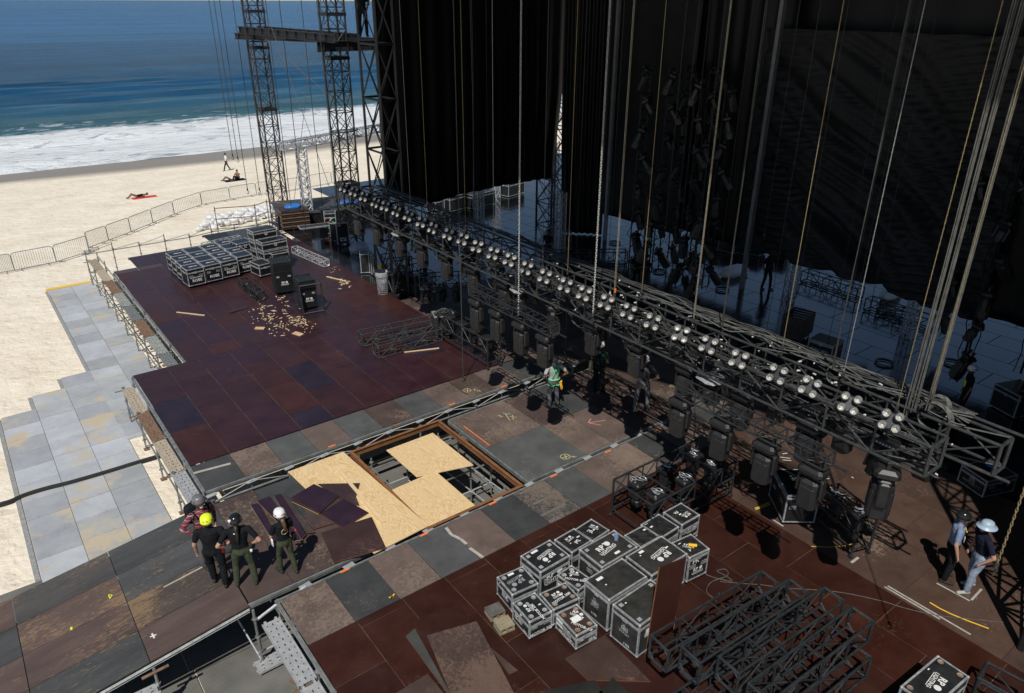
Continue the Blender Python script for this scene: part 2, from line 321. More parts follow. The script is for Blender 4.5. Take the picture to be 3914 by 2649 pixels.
def logo(mb, M, s):
    """the hire company's mark: two letters, a disc, the word beneath with a rule"""
    text(mb, 'RP', M@MX.Translation((-.33*s, .22*s, 0)), .62*s, .03)
    n = 16; mb.add([M@V((.42*s+.23*s*cos(2*pi*i/n), .24*s+.23*s*sin(2*pi*i/n), 0)) for i in range(n)], [tuple(range(n))])
    text(mb, 'LIGHTING', M@MX.Translation((0, -.2*s, 0)), .36*s, .02)
    mb.add([M@V((a*.72*s, b, 0)) for b in (-.40*s, -.36*s) for a in (-1, 1)], [(0, 1, 3, 2)])
# ------------------------------------------------------------------ the setting
def sand_mat():
    m = bpy.data.materials.new('beach_sand'); m.use_nodes = True; t = m.node_tree; p = t.nodes['Principled BSDF']; L = t.links.new
    tc = nn(t, 'ShaderNodeTexCoord'); sp = nn(t, 'ShaderNodeSeparateXYZ'); L(tc.outputs['Object'], sp.inputs[0])
    n = nn(t, 'ShaderNodeTexNoise', Scale=0.35, Detail=8, Roughness=0.7); L(tc.outputs['Object'], n.inputs['Vector'])
    r = nn(t, 'ShaderNodeValToRGB'); r.color_ramp.elements[0].position = .3; r.color_ramp.elements[1].position = .7; r.color_ramp.elements[0].color = (0.66, 0.575, 0.445, 1); r.color_ramp.elements[1].color = (0.82, 0.75, 0.63, 1); L(n.outputs[0], r.inputs[0])
    # damp band next to the water
    nw = nn(t, 'ShaderNodeTexNoise', Scale=0.022, Detail=3); L(tc.outputs['Object'], nw.inputs['Vector'])
    ax = nn(t, 'ShaderNodeMath', operation='MULTIPLY_ADD'); L(nw.outputs[0], ax.inputs[0]); ax.inputs[1].default_value = -16; L(sp.outputs[1], ax.inputs[2])
    mr = nn(t, 'ShaderNodeMapRange'); mr.inputs['From Min'].default_value = 76.5; mr.inputs['From Max'].default_value = 80.5; L(ax.outputs[0], mr.inputs[0])
    mx = nn(t, 'ShaderNodeMix', data_type='RGBA'); L(mr.outputs[0], mx.inputs['Factor']); L(r.outputs[0], mx.inputs['A']); mx.inputs['B'].default_value = (0.25, 0.215, 0.18, 1); L(mx.outputs['Result'], p.inputs['Base Color'])
    rr = nn(t, 'ShaderNodeMapRange'); rr.inputs['To Min'].default_value = 0.95; rr.inputs['To Max'].default_value = 0.45; L(mr.outputs[0], rr.inputs[0]); L(rr.outputs[0], p.inputs['Roughness'])
    v = nn(t, 'ShaderNodeTexVoronoi', Scale=1.7); v.feature = 'SMOOTH_F1'; nz = nn(t, 'ShaderNodeTexNoise', Scale=2.5, Detail=4); L(tc.outputs['Object'], nz.inputs['Vector'])
    vm = nn(t, 'ShaderNodeVectorMath', operation='ADD'); L(tc.outputs['Object'], vm.inputs[0]); L(nz.outputs['Color'], vm.inputs[1]); L(vm.outputs[0], v.inputs['Vector'])
    n2 = nn(t, 'ShaderNodeTexNoise', Scale=9.0, Detail=6); L(tc.outputs['Object'], n2.inputs['Vector'])
    ad = nn(t, 'ShaderNodeMath', operation='MULTIPLY_ADD'); L(n2.outputs[0], ad.inputs[0]); ad.inputs[1].default_value = 0.35; L(v.outputs[0], ad.inputs[2])
    st = nn(t, 'ShaderNodeMapRange'); st.inputs['To Min'].default_value = 0.62; st.inputs['To Max'].default_value = 0.03; L(mr.outputs[0], st.inputs[0])
    b = nn(t, 'ShaderNodeBump', Distance=0.15); L(st.outputs[0], b.inputs['Strength']); L(ad.outputs[0], b.inputs['Height']); L(b.outputs[0], p.inputs['Normal'])
    return m
def sea_mat():
    m = bpy.data.materials.new('sea_water'); m.use_nodes = True; t = m.node_tree; p = t.nodes['Principled BSDF']; L = t.links.new
    tc = nn(t, 'ShaderNodeTexCoord'); sp = nn(t, 'ShaderNodeSeparateXYZ'); L(tc.outputs['Object'], sp.inputs[0])
    wob = nn(t, 'ShaderNodeTexNoise', Scale=0.03, Detail=4); L(tc.outputs['Object'], wob.inputs['Vector'])
    yy = nn(t, 'ShaderNodeMath', operation='MULTIPLY_ADD'); L(wob.outputs[0], yy.inputs[0]); yy.inputs[1].default_value = 16; L(sp.outputs[1], yy.inputs[2])
    r = nn(t, 'ShaderNodeValToRGB'); mr = nn(t, 'ShaderNodeMapRange'); mr.inputs['From Min'].default_value = 130; mr.inputs['From Max'].default_value = 430; L(yy.outputs[0], mr.inputs[0]); L(mr.outputs[0], r.inputs[0])
    e = r.color_ramp.elements; e[0].color = (0.06, 0.135, 0.16, 1); e[1].color = (0.010, 0.085, 0.21, 1)
    for po, c in ((.07, (0.036, 0.100, 0.145)), (.14, (0.012, 0.066, 0.135)), (.30, (0.003, 0.052, 0.125)), (.65, (0.003, 0.054, 0.140))): x = e.new(po); x.color = (*c, 1)
    # foam of the broken waves
    mp = nn(t, 'ShaderNodeMapping'); mp.inputs['Scale'].default_value = (0.5, 1.0, 1); L(tc.outputs['Object'], mp.inputs[0])
    nf = nn(t, 'ShaderNodeTexNoise', Scale=0.42, Detail=12, Roughness=0.72, Distortion=1.5); L(mp.outputs[0], nf.inputs['Vector'])
    fy = nn(t, 'ShaderNodeMapRange'); fy.inputs['From Min'].default_value = 152; fy.inputs['From Max'].default_value = 131; fy.inputs['To Min'].default_value = -0.3; fy.inputs['To Max'].default_value = 0.235; fy.clamp = True; L(yy.outputs[0], fy.inputs[0])
    fa = nn(t, 'ShaderNodeMath', operation='ADD'); L(nf.outputs[0], fa.inputs[0]); L(fy.outputs[0], fa.inputs[1])
    fr = nn(t, 'ShaderNodeValToRGB'); fr.color_ramp.elements[0].position = 0.52; fr.color_ramp.elements[1].position = 0.70; L(fa.outputs[0], fr.inputs[0])
    mx = nn(t, 'ShaderNodeMix', data_type='RGBA'); L(fr.outputs[0], mx.inputs['Factor'])
    ms = nn(t, 'ShaderNodeMapping'); ms.inputs['Scale'].default_value = (0.010, 0.09, 1); ms.inputs['Rotation'].default_value = (0, 0, RD(5)); L(tc.outputs['Object'], ms.inputs[0])  # swell bands: light and dark of the waves put into the water colour, two layers
    ns = nn(t, 'ShaderNodeTexNoise', Scale=1.0, Detail=10, Roughness=0.7, Distortion=0.4); L(ms.outputs[0], ns.inputs['Vector'])
    rs = nn(t, 'ShaderNodeMapRange'); rs.inputs['From Min'].default_value = 0.3; rs.inputs['From Max'].default_value = 0.7; rs.inputs['To Min'].default_value = 0.70; rs.inputs['To Max'].default_value = 1.35; L(ns.outputs[0], rs.inputs[0])
    vs = nn(t, 'ShaderNodeVectorMath', operation='SCALE'); L(r.outputs[0], vs.inputs[0]); L(rs.outputs[0], vs.inputs['Scale']); 
    mt2 = nn(t, 'ShaderNodeMapping'); mt2.inputs['Scale'].default_value = (0.0016, 0.014, 1); mt2.inputs['Rotation'].default_value = (0, 0, RD(-3)); L(tc.outputs['Object'], mt2.inputs[0])
    n9 = nn(t, 'ShaderNodeTexNoise', Scale=1.0, Detail=8, Roughness=0.75); L(mt2.outputs[0], n9.inputs['Vector'])
    r9 = nn(t, 'ShaderNodeMapRange'); r9.inputs['From Min'].default_value = 0.32; r9.inputs['From Max'].default_value = 0.68; r9.inputs['To Min'].default_value = 0.72; r9.inputs['To Max'].default_value = 1.3; L(n9.outputs[0], r9.inputs[0])
    v9 = nn(t, 'ShaderNodeVectorMath', operation='SCALE'); L(vs.outputs[0], v9.inputs[0]); L(r9.outputs[0], v9.inputs['Scale']); L(v9.outputs[0], mx.inputs['A']); mx.inputs['B'].default_value = (0.72, 0.75, 0.77, 1); L(mx.outputs['Result'], p.inputs['Base Color'])
    ro = nn(t, 'ShaderNodeMapRange'); ro.inputs['To Min'].default_value = 0.22; ro.inputs['To Max'].default_value = 0.9; L(fr.outputs[0], ro.inputs[0]); L(ro.outputs[0], p.inputs['Roughness'])
    p.inputs['Specular IOR Level'].default_value = 0.4; p.inputs['IOR'].default_value = 1.10
    m2 = nn(t, 'ShaderNodeMapping'); m2.inputs['Scale'].default_value = (0.35, 1.0, 1); m2.inputs['Rotation'].default_value = (0, 0, RD(4)); L(tc.outputs['Object'], m2.inputs[0])
    w1 = nn(t, 'ShaderNodeTexNoise', Scale=0.12, Detail=9, Roughness=0.68, Distortion=0.6); L(m2.outputs[0], w1.inputs['Vector'])
    w2 = nn(t, 'ShaderNodeTexNoise', Scale=0.9, Detail=6, Roughness=0.7); L(m2.outputs[0], w2.inputs['Vector'])
    ww = nn(t, 'ShaderNodeMath', operation='MULTIPLY_ADD'); L(w2.outputs[0], ww.inputs[0]); ww.inputs[1].default_value = 0.25; L(w1.outputs[0], ww.inputs[2])
    b = nn(t, 'ShaderNodeBump', Strength=0.9, Distance=2.2); L(ww.outputs[0], b.inputs['Height']); L(b.outputs[0], p.inputs['Normal'])
    return m
# ground: one sheet falling to the sea and running on under it
g = MB(); ys = [-400, -60, 0, 20, 38]+list(range(42, 88, 4))+[88, 92, 96, 100, 106, 120, 400]; xs = [-500, -60, -20, 0, 10, 20, 40, 80, 160, 600]
for y in ys:
    for x in xs: g.v.append((x, y, gz(y) if y < 121 else -40))
n = len(xs)
for j in range(len(ys)-1):
    for i in range(n-1): g.f.append([j*n+i, j*n+i+1, (j+1)*n+i+1, (j+1)*n+i]); g.m.append(0); g.c.append(None)
struct(g.build('ground', sand_mat(), smooth=True))
# sea: a swell is modelled near the shore
s = MB(); xs = [-9000, -800, -200]+[-60+i*3.0 for i in range(75)]+[300, 1000, 9000]; yb = [96, 97.5, 99, 100.5, 102, 104, 107]+[110+i*2.2 for i in range(45)]+[215, 230, 250, 280, 330, 420, 600, 1000, 3000, 14000]
def swell(x, y):
    if y < 101 or y > 400: return 0
    a = min(1, (y-101)/14)*min(1, (400-y)/180)
    return a*(0.26*sin((y+2.2*sin(x*.06)+3*sin(x*.021+1))*0.36)+0.16*sin((y+4*sin(x*.045+2))*0.78+x*.05)+0.1*sin(x*.33+y*.21))
def shore(x): return 0.9*sin(x*.11)+0.5*sin(x*.31+1)+1.3*sin(x*.043)
for y in yb:
    for x in xs: s.v.append((x, y+(shore(x) if y < 108 else 0), -6.05+swell(x, y)+(.06*sin(x*.11)+.035*sin(x*.31+1)+.05*sin(x*.043))*(1 if y < 107 else .3)))
n = len(xs)
for j in range(len(yb)-1):
    for i in range(n-1): s.f.append([j*n+i, j*n+i+1, (j+1)*n+i+1, (j+1)*n+i]); s.m.append(0); s.c.append(None)
struct(s.build('sea', sea_mat(), smooth=True))
# ---- boards
RED = [(0.037, 0.0135, 0.0145), (0.034, 0.013, 0.018), (0.042, 0.0135, 0.0105), (0.031, 0.013, 0.019), (0.037, 0.014, 0.0155), (0.037, 0.0135, 0.0140), (0.022, 0.013, 0.022)]
REDR = [(0.035, 0.0115, 0.0078), (0.032, 0.0112, 0.0080), (0.038, 0.0122, 0.0076), (0.030, 0.0105, 0.0082)]
GREY = (0.072, 0.075, 0.074); GREYD = (0.043, 0.045, 0.046); BRN = (0.112, 0.082, 0.070); BRND = (0.066, 0.044, 0.038)
def board(mb, x0, y0, x1, y1, z, col, wear, gap=.007, th=.018, f=None, dz=0):
    j = random.uniform(.9, 1.1); mb.col = (col[0]*j, col[1]*j, col[2]*j, wear)
    P = [(x0+gap, y0+gap), (x1-gap, y0+gap), (x1-gap, y1-gap), (x0+gap, y1-gap)]
    z += random.uniform(-.0006, .0006)
    vs = [V((x, y, z-th)) for x, y in P]+[V((x, y, z)) for x, y in P]
    if f: vs = [f(p) for p in vs]
    mb.add(vs, [(4, 5, 6, 7), (0, 1, 5, 4), (1, 2, 6, 5), (2, 3, 7, 6), (3, 0, 4, 7)]); mb.col = None
DECKM = panel_mat('phenolic_plywood_deck', 0.24, 0.35, (0.13, 0.08, 0.055), rough2=0.48, scr_scale=2.0)
WORNM = panel_mat('worn_plywood_deck', 0.55, 0.6, (0.22, 0.165, 0.125), rough2=0.75, scr_scale=2.6)
RAMPM = panel_mat('worn_ramp_plywood', 0.55, 0.75, (0.24, 0.155, 0.085), rough2=0.75, stretch=(.45, 1.8, 1), scr_scale=2.6)
BLKF = panel_mat('black_gloss_floor', 0.09, 0.1, (0.03, 0.033, 0.04), rough2=0.2, spec=1.0)
BLKF.node_tree.nodes['Principled BSDF'].inputs['Coat Weight'].default_value = .2; BLKF.node_tree.nodes['Principled BSDF'].inputs['Coat Roughness'].default_value = .08; BLKF.node_tree.nodes['Principled BSDF'].inputs['Coat IOR'].default_value = 1.7
SEAM = mat('dusty_seam', (0.15, 0.10, 0.06), (0.035, 0.015, 0.010), 2.0, 0.9)
SEAMD = mat('dark_seam', (0.02, 0.016, 0.014), (0.05, 0.04, 0.03), 2.0, 0.9)
d = MB()
def field(mb, x0, x1, y0, y1, dx, dy, pal, wear, z=0.0, stag=True, gap=.007):
    nx = max(1, round((x1-x0)/dx)); ddx = (x1-x0)/nx
    for i in range(nx):
        xa = x0+i*ddx; off = (dy/2 if (stag and i % 2) else 0); y = y0-off
        while y < y1-1e-4:
            a, b = max(y, y0), min(y+dy, y1)
            if b-a > .05: board(mb, xa, a, xa+ddx, b, z, random.choice(pal), random.uniform(*wear), gap)
            y += dy
field(d, 3.22, 13.84, 18.65, 25.3, 1.035, 2.07, RED, (0, .25)); field(d, 4.95, 13.84, 25.3, 36.6, 1.035, 2.07, RED, (0, .3))
field(d, 3.27, 13.84, -9, 10.88, 1.035, 2.07, REDR, (0, .2))
field(d, 5.95, 13.6, 37.1, 38.9, 1.035, 1.8, [GREYD, RED[3], BRND], (.1, .5), stag=False)
board(d, 4.95, 36.6, 5.95, 37.1, 0, BRND, .3); field(d, 5.95, 13.6, 36.6, 37.1, 1.035, .5, [BRND, RED[0]], (.2, .4), stag=False)
field(d, 10.0, 13.6, 38.9, 40.65, 1.2, 1.75, [(0.014, .015, .016), GREYD], (0, .3), stag=False)
struct(d.build('stage_deck', DECKM))
d = MB(); pal = []
def strip(x0, n, y0, y1, cols, w=1.035):
    for i in range(n):
        c, we = cols[i % len(cols)]; board(d, x0+i*w, y0, x0+(i+1)*w, y1, -.02, c, we, .008)
G1, G2, B1, B2 = (GREY, .25), (GREYD, .3), (BRN, .95), (BRND, .6)
strip(3.22, 13, 17.27, 18.635, [(GREYD, .25), (BRN, 1.15), G1, (BRN, .6), G1, B2, G1, (BRN, .7), (BRND, .5), (BRN, .6), G2, (BRN, .6), B2])
strip(3.28, 14, 10.895, 12.39, [(BRN, 1.15), G2, B1, G1, (BRN, .8), G2, (GREYD, 1.15), G1, (BRN, .7), (BRN, .9), G2, B1, (BRN, 1.0), B2])
for i in range(6):
    for j, cs in enumerate(([(GREYD, .3), (GREYD, .35), (BRN, .95), (BRN, .5), B2, B2], [(BRN, .9), (BRN, .8), (BRND, .8), G2, B2, B2])):
        if i < 2 and j == 0: continue
        c, we = cs[i]; board(d, 10.16+i*1.03, 12.6+j*1.935, 10.16+(i+1)*1.03, 12.6+(j+1)*1.935, 0, c, we, .008)
board(d, 10.16, 12.6, 12.22, 14.535, 0, GREY, .25, .006)
field(d, 13.84, 19.5, 18.65, 26, 1.03, 2.07, [BRND, BRND, (0.04, .03, .028)], (.3, .9)); field(d, 16.36, 19.5, 10.9, 18.65, 1.03, 2.07, [BRN, BRND, GREYD], (.3, .9)); field(d, 13.84, 19.5, -12, 10.88, 1.88, 2.07, [(0.066, .036, .025), (0.058, .033, .024)], (.2, .5))
# the people's platform
for x0, x1, y0, y1, c, we in ((2.74, 3.72, 12.7, 14.5, BRND, .55), (3.72, 4.72, 12.7, 14.6, BRND, .6), (4.72, 5.6, 12.7, 14.6, BRND, .5), (2.74, 3.2, 14.5, 16.58, GREYD, .2), (3.2, 4.2, 14.6, 16.55, BRND, .7), (4.2, 5.3, 14.6, 16.5, GREYD, .25)):
    board(d, x0, y0, x1, y1, 0, c, we, .006)
struct(d.build('worn_floor', WORNM))
d = MB(); SLP = 0.135
def rampf(p): return V((p.x, p.y, p.z-(2.72-p.x)*SLP))
cols = [[(GREYD, .3), (GREYD, .35), (0.045, .035, .03), (BRND, .55)], [(0.045, .042, .04), (BRND, 1.15), (BRND, .5), (GREYD, .35)], [(BRND, .7), (GREYD, .2), (BRND, .8), (BRND, .7)], [(GREYD, .5), (BRND, .6), (GREYD, .4), (BRND, .9)]]
for i in range(4):
    for j in range(4):
        c = cols[i][3-j if 0 else j]; c = c if len(c) == 2 else (c, 1.0 if (i == 0 and j == 2) else .6)
        x1 = 2.72-i*2.0; y1 = 16.6-j*1.0; board(d, x1-2.0, y1-1.0, x1, y1, 0, tuple(q_*1.25 for q_ in c[0]), c[1], .008, .03, rampf)
struct(d.build('ramp', RAMPM))
d = MB()
field(d, 13.84, 19.2, 26, 41.2, 1.22, 2.44, [(0.008, .009, .011), (0.011, .012, .014), (.014, .014, .016)], (0, .2), -.003); field(d, 19.2, 50, 26, 47.5, 1.22, 2.44, [(0.006, .007, .009), (0.013, .014, .016)], (0, .2), -.003, gap=.016); field(d, 19.5, 50, -25, 26, 1.22, 2.44, [(0.005, .006, .008), (0.013, .014, .016)], (0, .15), -.003, gap=.016)
struct(d.build('backstage_floor', BLKF))
# dust in the seams and the joists under the boards
d = MB()
for x0, x1, y0, y1 in ((3.23, 13.83, 18.66, 25.29), (4.96, 13.83, 25.3, 36.59), (3.28, 13.83, -9, 10.87)): d.box(((x0+x1)/2, (y0+y1)/2, -.012), (x1-x0, y1-y0, .008))
struct(d.build('deck_underlay', SEAM))
d = MB()
for x0, x1, y0, y1, z in ((3.23, 16.6, 17.28, 18.63, -.035), (3.29, 17.7, 10.9, 12.38, -.035), (10.17, 16.3, 12.61, 16.46, -.016), (13.85, 19.49, -12, 10.87, -.015), (13.85, 19.49, 18.66, 26, -.015), (16.37, 19.49, 10.9, 18.6, -.018), (2.75, 5.55, 12.71, 16.5, -.016), (5.96, 13.6, 36.6, 38.89, -.015), (10.01, 13.6, 38.9, 40.6, -.015)):
    d.box(((x0+x1)/2, (y0+y1)/2, z-.006), (x1-x0, y1-y0, .008))
for x0, x1, y0, y1 in ((13.85, 19.2, 26, 41.2), (19.2, 50, 26, 47.5), (19.5, 50, -25, 26)): d.box(((x0+x1)/2, (y0+y1)/2, -.016), (x1-x0, y1-y0, .008))
struct(d.build('floor_underlay', SEAMD))
# aluminium edge rails of the decks (real steps)
d = MB()
def rail(x0, y0, x1, y1, z, h=.07, w=.05):
    dx, dy = x1-x0, y1-y0; L = hypot(dx, dy); R_ = MX.Rotation(atan2(dy, dx), 3, 'Z')
    d.box(((x0+x1)/2, (y0+y1)/2, z-h/2), (L, w, h), R_); d.box(((x0+x1)/2, (y0+y1)/2, z-h-.03), (L, w*.5, .05), R_)
rail(3.22, 17.235, 16.6, 17.235, -.022); rail(3.2, 12.43, 17.5, 12.43, -.022); rail(10.13, 12.57, 16.3, 12.57, -.004); rail(10.13, 12.6, 10.13, 16.46, -.004); rail(10.16, 16.5, 16.3, 16.5, -.004)
rail(2.72, 12.66, 5.6, 12.66, -.004); rail(3.19, 17.3, 3.19, 25.3, -.022); rail(4.92, 25.3, 4.92, 37, -.022); rail(3.24, -8, 3.24, 12.38, -.022); rail(3.2, 25.33, 4.95, 25.33, -.022)
rail(4.95, 37.13, 5.95, 37.13, -.004); rail(5.95, 38.93, 10, 38.93, -.004); rail(10, 40.68, 13.6, 40.68, -.004)
a, b = rampf(V((-5.3, 12.56, 0))), rampf(V((2.7, 12.56, 0))); d.tube(a-V((0, 0, .05)), b-V((0, 0, .05)), .035, n=4); d.tube(a-V((0, 0, .11)), b-V((0, 0, .11)), .02, n=4)
struct(d.build('deck_edge_rail', GALV))
# ribbed track panels on the ground under the front
rb = bpy.data.materials.new('ribbed_track_panel'); rb.use_nodes = True; t = rb.node_tree; p = t.nodes['Principled BSDF']
p.inputs['Roughness'].default_value = .7; tc = nn(t, 'ShaderNodeTexCoord'); wv = nn(t, 'ShaderNodeTexWave', Scale=7.0); wv.bands_direction = 'X'; t.links.new(tc.outputs['Object'], wv.inputs['Vector'])
nz = nn(t, 'ShaderNodeTexNoise', Scale=1.2, Detail=6); t.links.new(tc.outputs['Object'], nz.inputs['Vector']); cr = nn(t, 'ShaderNodeValToRGB'); cr.color_ramp.elements[0].color = (.10, .098, .09, 1); cr.color_ramp.elements[1].color = (.165, .16, .145, 1); cr.color_ramp.elements[0].position = .3; cr.color_ramp.elements[1].position = .7
t.links.new(nz.outputs[0], cr.inputs[0]); t.links.new(cr.outputs[0], p.inputs['Base Color']); bp = nn(t, 'ShaderNodeBump', Strength=.2, Distance=.02); t.links.new(wv.outputs[0], bp.inputs['Height']); t.links.new(bp.outputs[0], p.inputs['Normal'])
d = MB()
for i in range(8):
    for j in range(5): d.box((-4+i*2.2, 6.6+j*2.6, -1.60), (2.17, 2.57, .04))
struct(d.build('track_panels', rb))
# grey mats laid on the sand
d = MB(); tile = []
def tiles(x0, y0, y1, w=1.07, h=0.99, ph=0.0):
    y = y1-ph
    for_y = []
    if ph: board(d, x0, y, x0+w, y1, -1.575, (1, 1, 1), 0)
    while y > y0:
        a = max(y-h, y0); k = random.uniform(.80, 1.12); d.col = (k, k, k*random.uniform(.98, 1.04), random.random())
        P = [(x0+.006, a+.005), (x0+w-.006, a+.005), (x0+w-.006, y-.005), (x0+.006, y-.005)]; dz = random.uniform(-.004, .004)
        d.add([(px, py, z) for z in (-1.62, -1.575+dz) for px, py in P], [(4, 5, 6, 7), (0, 1, 5, 4), (1, 2, 6, 5), (2, 3, 7, 6), (3, 0, 4, 7)])
        for q in range(2): d.add([(x0+.28+q*.5+.035*cos(2*pi*i/8), a+.06+.022*sin(2*pi*i/8), -1.569+dz) for i in range(8)], [tuple(range(8))])
        y -= h
tiles(-.72, 15, 28.05); tiles(.35, 14.5, 29.2); tiles(1.42, 14, 30.2); tiles(2.42, 24, 41.05, 1.03); tiles(3.45, 24, 41.05, 1.03)
mm = bpy.data.materials.new('grey_ground_mat_boards'); mm.use_nodes = True; t = mm.node_tree; p = t.nodes['Principled BSDF']; L = t.links.new; p.inputs['Roughness'].default_value = .65
at = nn(t, 'ShaderNodeAttribute', attribute_name='board'); tc = nn(t, 'ShaderNodeTexCoord'); n1 = nn(t, 'ShaderNodeTexNoise', Scale=1.6, Detail=7, Roughness=.65); L(tc.outputs['Object'], n1.inputs['Vector'])
r1 = nn(t, 'ShaderNodeValToRGB'); r1.color_ramp.elements[0].position = .3; r1.color_ramp.elements[1].position = .7; r1.color_ramp.elements[0].color = (.33, .35, .37, 1); r1.color_ramp.elements[1].color = (.44, .46, .475, 1); L(n1.outputs[0], r1.inputs[0])
mu = nn(t, 'ShaderNodeMix', data_type='RGBA', blend_type='MULTIPLY'); mu.inputs['Factor'].default_value = 1; L(r1.outputs[0], mu.inputs['A']); L(at.outputs['Color'], mu.inputs['B'])
n2 = nn(t, 'ShaderNodeTexNoise', Scale=.7, Detail=9, Roughness=.7); L(tc.outputs['Object'], n2.inputs['Vector']); aa = nn(t, 'ShaderNodeMath', operation='MULTIPLY_ADD'); L(at.outputs['Alpha'], aa.inputs[0]); aa.inputs[1].default_value = .16; L(n2.outputs[0], aa.inputs[2])
r2 = nn(t, 'ShaderNodeValToRGB'); r2.color_ramp.elements[0].position = .63; r2.color_ramp.elements[1].position = .74; L(aa.outputs[0], r2.inputs[0]); mx = nn(t, 'ShaderNodeMix', data_type='RGBA'); L(r2.outputs[0], mx.inputs['Factor']); L(mu.outputs['Result'], mx.inputs['A']); mx.inputs['B'].default_value = (.47, .405, .30, 1); L(mx.outputs['Result'], p.inputs['Base Color'])
struct(d.build('mat_path', mm))
d = MB()
for x0, y0, y1 in ((-.80, 12, 28.0), (.27, 28.06, 29.15), (1.34, 29.22, 30.15), (2.35, 30.2, 41.0)): d.box((x0, (y0+y1)/2, -1.60), (.12, y1-y0, .03))
struct(d.build('mat_edge', mat('mat_connector_lip', (.20, .21, .22), (.33, .33, .32), 14, .8)))
tag((lambda q: (q.box((3.42, 41.2, -1.585), (2.1, .26, .05), MX.Rotation(RD(-1), 3, 'Z')), q)[1])(MB()).build('edge_ramp', YELP), 'yellow ramp strip across the far end of the grey ground mats', 'ramp strip')
# ------------------------------------------------------------------ scaffolding
def planks(name, x0, x1, y0, y1, z, mt, label, holes=True, along='y'):
    """one decking unit: tray with side flanges, rows of punched studs and hooks"""
    t = thing(name, label, 'walkway plank', ((x0+x1)/2, (y0+y1)/2, z), 0, 'steel planks of the edge walkways')
    w, L = x1-x0, y1-y0; Rm = MX.Identity(3)
    if along == 'x': w, L = y1-y0, x1-x0; Rm = MX.Rotation(RD(90), 3, 'Z')
    b = MB(); b.box((0, 0, -.01), (w-.03, L-.04, .02), Rm); b.build('deck_tray', mt, t)
    for sx in (-1, 1): b = MB(); b.box(Rm @ V((sx*(w/2-.008), 0, -.02)), (.016, L-.02, .06), Rm); b.build('flange', mt, t)
    b = MB()
    for sy in (-1, 1):
        for sx in (-1, 1): b.box(Rm @ V((sx*w*.3, sy*(L/2-.005), -.005)), (.05, .05, .05), Rm)
    b.build('hook', mt, t)
    if holes:
        b = MB()
        for j in range(int(L/.17)):
            for sx in (-.3, 0, .3):
                c = Rm @ V((sx*w+(j % 2)*.02, -L/2+.12+j*.17, .0025)); b.box(c, (.022, .03 if sx else .06, .003), Rm)
        b.build('perforation', RUB, t)
    return t
WGR = mat('weathered_plank', (.22, .17, .12), (.34, .29, .22), 3, .85, stretch=(6, 1, 1)); WRS = mat('rust_brown_plank', (.13, .07, .042), (.22, .14, .09), 3, .85, stretch=(4, 1, 1)); WTN = mat('tan_plank', (.30, .25, .19), (.42, .36, .28), 3, .85, stretch=(5, 1, 1))
WGL = mat('dull_grey_plank', (.20, .215, .20), (.32, .33, .30), 4, .7)
seq = [(WGR, 'weathered brown'), (WTN, 'pale tan'), (WRS, 'rust brown'), (WGL, 'dull grey'), (GALV, 'mid grey'), (WRS, 'rust brown'), (WGL, 'dull grey'), (GALV, 'mid grey')]
pos8 = ['outermost, at the beach end', 'second from the beach end', 'third from the beach end', 'fourth from the beach end', 'fifth from the beach end', 'sixth, above the sixth leg', 'seventh, second before the notch in the deck', 'last, ending at the notch in the deck']
y = 40.7
for i, (mt, ds) in enumerate(seq):
    L = 1.93; planks('walkway_plank', 4.42, 4.80, y-L, y, -.30, mt, '%s plank of the far edge walkway, %s' % (ds, pos8[i]), i > 2); y -= L
y = 25.0
for i, (mt, ds, ps) in enumerate([(WTN, 'tan', 'nearest the notch corner'), (WRS, 'orange rusty', 'between the two tan planks'), (WTN, 'grey tan', 'with white paint drips, beside the cable run'), (GALVB, 'bright silver perforated', 'behind the plaid shirt man')]):
    L = 2.0 if i < 3 else 3.6; planks('walkway_plank', 2.76, 3.12, y-L, y, -.28, mt, '%s plank on the near side walkway, %s' % (ds, ps)); y -= L
planks('walkway_plank', 2.82, 3.2, 10.35, 12.3, -.34, GALVB, 'bright perforated plank running under the right deck edge near its corner'); planks('walkway_plank', 2.82, 3.2, 8.3, 10.3, -.36, GALVB, 'silver perforated plank at the bottom edge below the red deck')
planks('walkway_plank', 2.55, 3.5, 12.15, 12.5, -1.45, GALVB, 'short silver plank low in the pit beside the tall standard', along='x'); planks('walkway_plank', -1.3, .72, 12.15, 12.5, -.75, GALVB, 'silver perforated plank hanging below the ramp edge', along='x')
def scaf(name, label, group=None): return thing(name, label, 'scaffold', (0, 0, 0), 0, group)
def std(t, x, y, z0, z1, r=.026, foot=True):
    b = MB(); b.tube((x, y, z0), (x, y, z1), r, n=8); b.build('standard', GALV, t)
    c = MB()
    for z in [z0+.35+k*.5 for k in range(int((z1-z0-.3)/.5)+1)]: c.lathe([(r, -.01), (.06, -.01), (.06, .01), (r, .01)], (x, y, z), 8)
    c.build('rosette', GALV, t)
    if foot: c = MB(); c.box((x, y, z0+.01), (.16, .16, .02)); c.tube((x, y, z0), (x, y, z0+.25), .016); c.build('base_jack', WRS, t)
def bar(t, a, b, r=.024, m=GALV, name='ledger'): q = MB(); q.tube(a, b, r, n=8); q.build(name, m, t)
t = scaf('edge_scaffold', 'scaffold carrying the far edge walkway beside the grey mats')
ks = [40.6-1.93*i for i in range(8)]
for i, y in enumerate(ks):
    std(t, 4.36, y, -1.6, -.18); std(t, 4.86, y, -1.6, .12 if i % 2 else .02)
    bar(t, (4.2, y, -.36), (4.95, y, -.36)); bar(t, (4.36, y, -.9), (4.86, y, -.9))
    if i < 7: bar(t, (4.36, y, -1.35), (4.36, ks[i+1], -.45), .02, name='brace'); bar(t, (4.36, y, -.95), (4.36, ks[i+1], -.95)); bar(t, (4.86, y, -.12), (4.86, ks[i+1], -.12))
